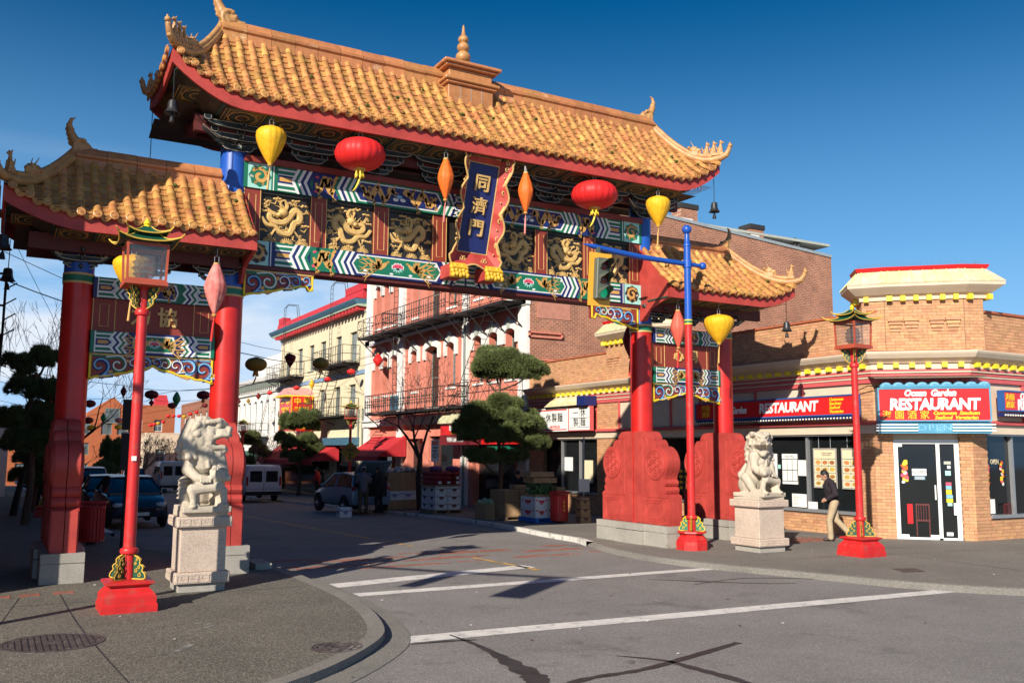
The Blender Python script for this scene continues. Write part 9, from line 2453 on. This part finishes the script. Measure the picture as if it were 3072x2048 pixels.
FAR = [(15.5, 101.7, 4.86, 'r'), (15.92, 101.4, 5.46, 'r'), (16.38, 101.1, 5.46, 'r'), (16.9, 100.8, 5.46, 'r'), (16.05, 92.8, 5.11, 'y'), (17.92, 100.2, 5.68, 'r'), (18.48, 99.9, 5.89, 'r'), (15.06, 102, 4.65, 'y'), (14.7, 102.2, 4.58, 'r'), (14.37, 102.4, 4.51, 'r'), (14.4, 74.5, 5.45, 'd')]
for (x, y, z, r, k, m, l) in LL:
 H = {'round': 1.25 * r, 'drop': 2.3 * r, 'spindle': 3.6 * r, 'diamond': 2.3 * r}[k]
 t = lantern(k, m, .0, r, H, k in ('round', 'drop') and y < 45, M_ochre); lab(t, l, group='lanterns strung across the street'); place(t, (x, y, z + H / 2))
for (x, y, z, c) in FAR:
 t = lantern('round' if c != 'y' else 'drop', {'r': M_silklr, 'y': M_silky, 'd': M_silkd}[c], 0, .22, .34, False); place(t, (x, y, z + .15))
 lab(t, {'r': 'tiny red lantern in the far string over the bare trees', 'y': 'tiny yellow lantern in the far string, %s one' % ('nearer' if y < 95 else 'farther'), 'd': 'dark red lantern hanging just right of the lion head'}[c], group='far red lanterns' if c == 'r' else 'lanterns strung across the street')
def wire(pts, label, r=.012, sag=.25):
 mb = MB(); P = []
 for i in range(len(pts) - 1):
  a, b = Vector(pts[i]), Vector(pts[i + 1])
  for k in range(6): t = k / 6; p = a.lerp(b, t); p.z -= sag * 4 * t * (1 - t) * (b - a).length / 12; P.append(p)
 P.append(Vector(pts[-1])); mb.tube(P, r, 4); part(mb, 'wire', M_wire, None, label=label, cat='wire', group='wires over the street')
wire([(-.6, 21, 5.6), (6.43, 26.25, 4.66), (10.45, 32.93, 5.42), (18.4, 47.5, 7.0)], 'black wire carrying the old gold lanterns')
wire([(-.6, 21, 6.2), (9.6, 34.0, 5.65), (18.4, 48.5, 7.4)], 'thin upper wire above the old gold lanterns', .008)
wire([(-.6, 44, 5.6), (5.3, 47, 5.0), (6.31, 45.19, 4.75), (8.41, 44, 4.75), (18.0, 46.4, 7.2)], 'wire carrying the dark red lanterns')
wire([(-.6, 54, 5.6), (4.52, 54.87, 4.7), (8.3, 50.5, 5.05), (17.6, 49.8, 6.7)], 'wire carrying the green spindle lantern')
wire([(-.6, 62, 5.0), (5.1, 62.34, 4.0), (8.9, 63.6, 5.25), (10.64, 66.3, 5.25), (17.0, 58.5, 6.2)], 'wire carrying the low dark red lanterns')
wire([(-.6, 70, 4.5), (5.9, 69.21, 3.7), (8.45, 76.8, 4.5), (14.4, 74.5, 5.7), (15.7, 69, 5.8), (16.6, 66.7, 6.1), (16.9, 64.7, 6.2), (17.3, 56.2, 6.5), (17.6, 54, 6.5), (18.2, 50, 7.0)], 'wire carrying small lanterns along the cream building')
wire([(-.6, 19.0, 7.2), (1.0, 23.0, 5.0), (2.0, 30, 4.0)], 'thin slanting wire at the left edge', .006, .05)
wire([(13, 103, 4.6), (14.37, 102.4, 4.75), (15.5, 101.7, 5.1), (17.92, 100.2, 5.9), (19, 99, 6.4)], 'far wire of tiny lanterns', .02)
# dry leaves and scraps lying on the road and pavement
rs = random.Random(9); mb = MB()
for i in range(150):
 x, y = rs.uniform(1, 17), rs.uniform(7.5, 18); z = .008 if (x > 13.2 or x < 3.4) else RZ + .012
 if 3.4 <= x <= 4.7 or 11 < x < 13.2: continue
 a = rs.uniform(0, 6.3); s_ = rs.uniform(.008, .024)
 mb.add([(x + s_ * math.cos(a + q), y + s_ * math.sin(a + q) * 1.4, z + .004 * (q > 3)) for q in (0, 1.5, 3.1, 4.7)], [(0, 1, 2, 3)], rs.choice((0, 0, 1)))
part(mb, 'street_litter', [mat('dry_leaf', (.16, .10, .05), var=.3), M_paper], None, kind='stuff')
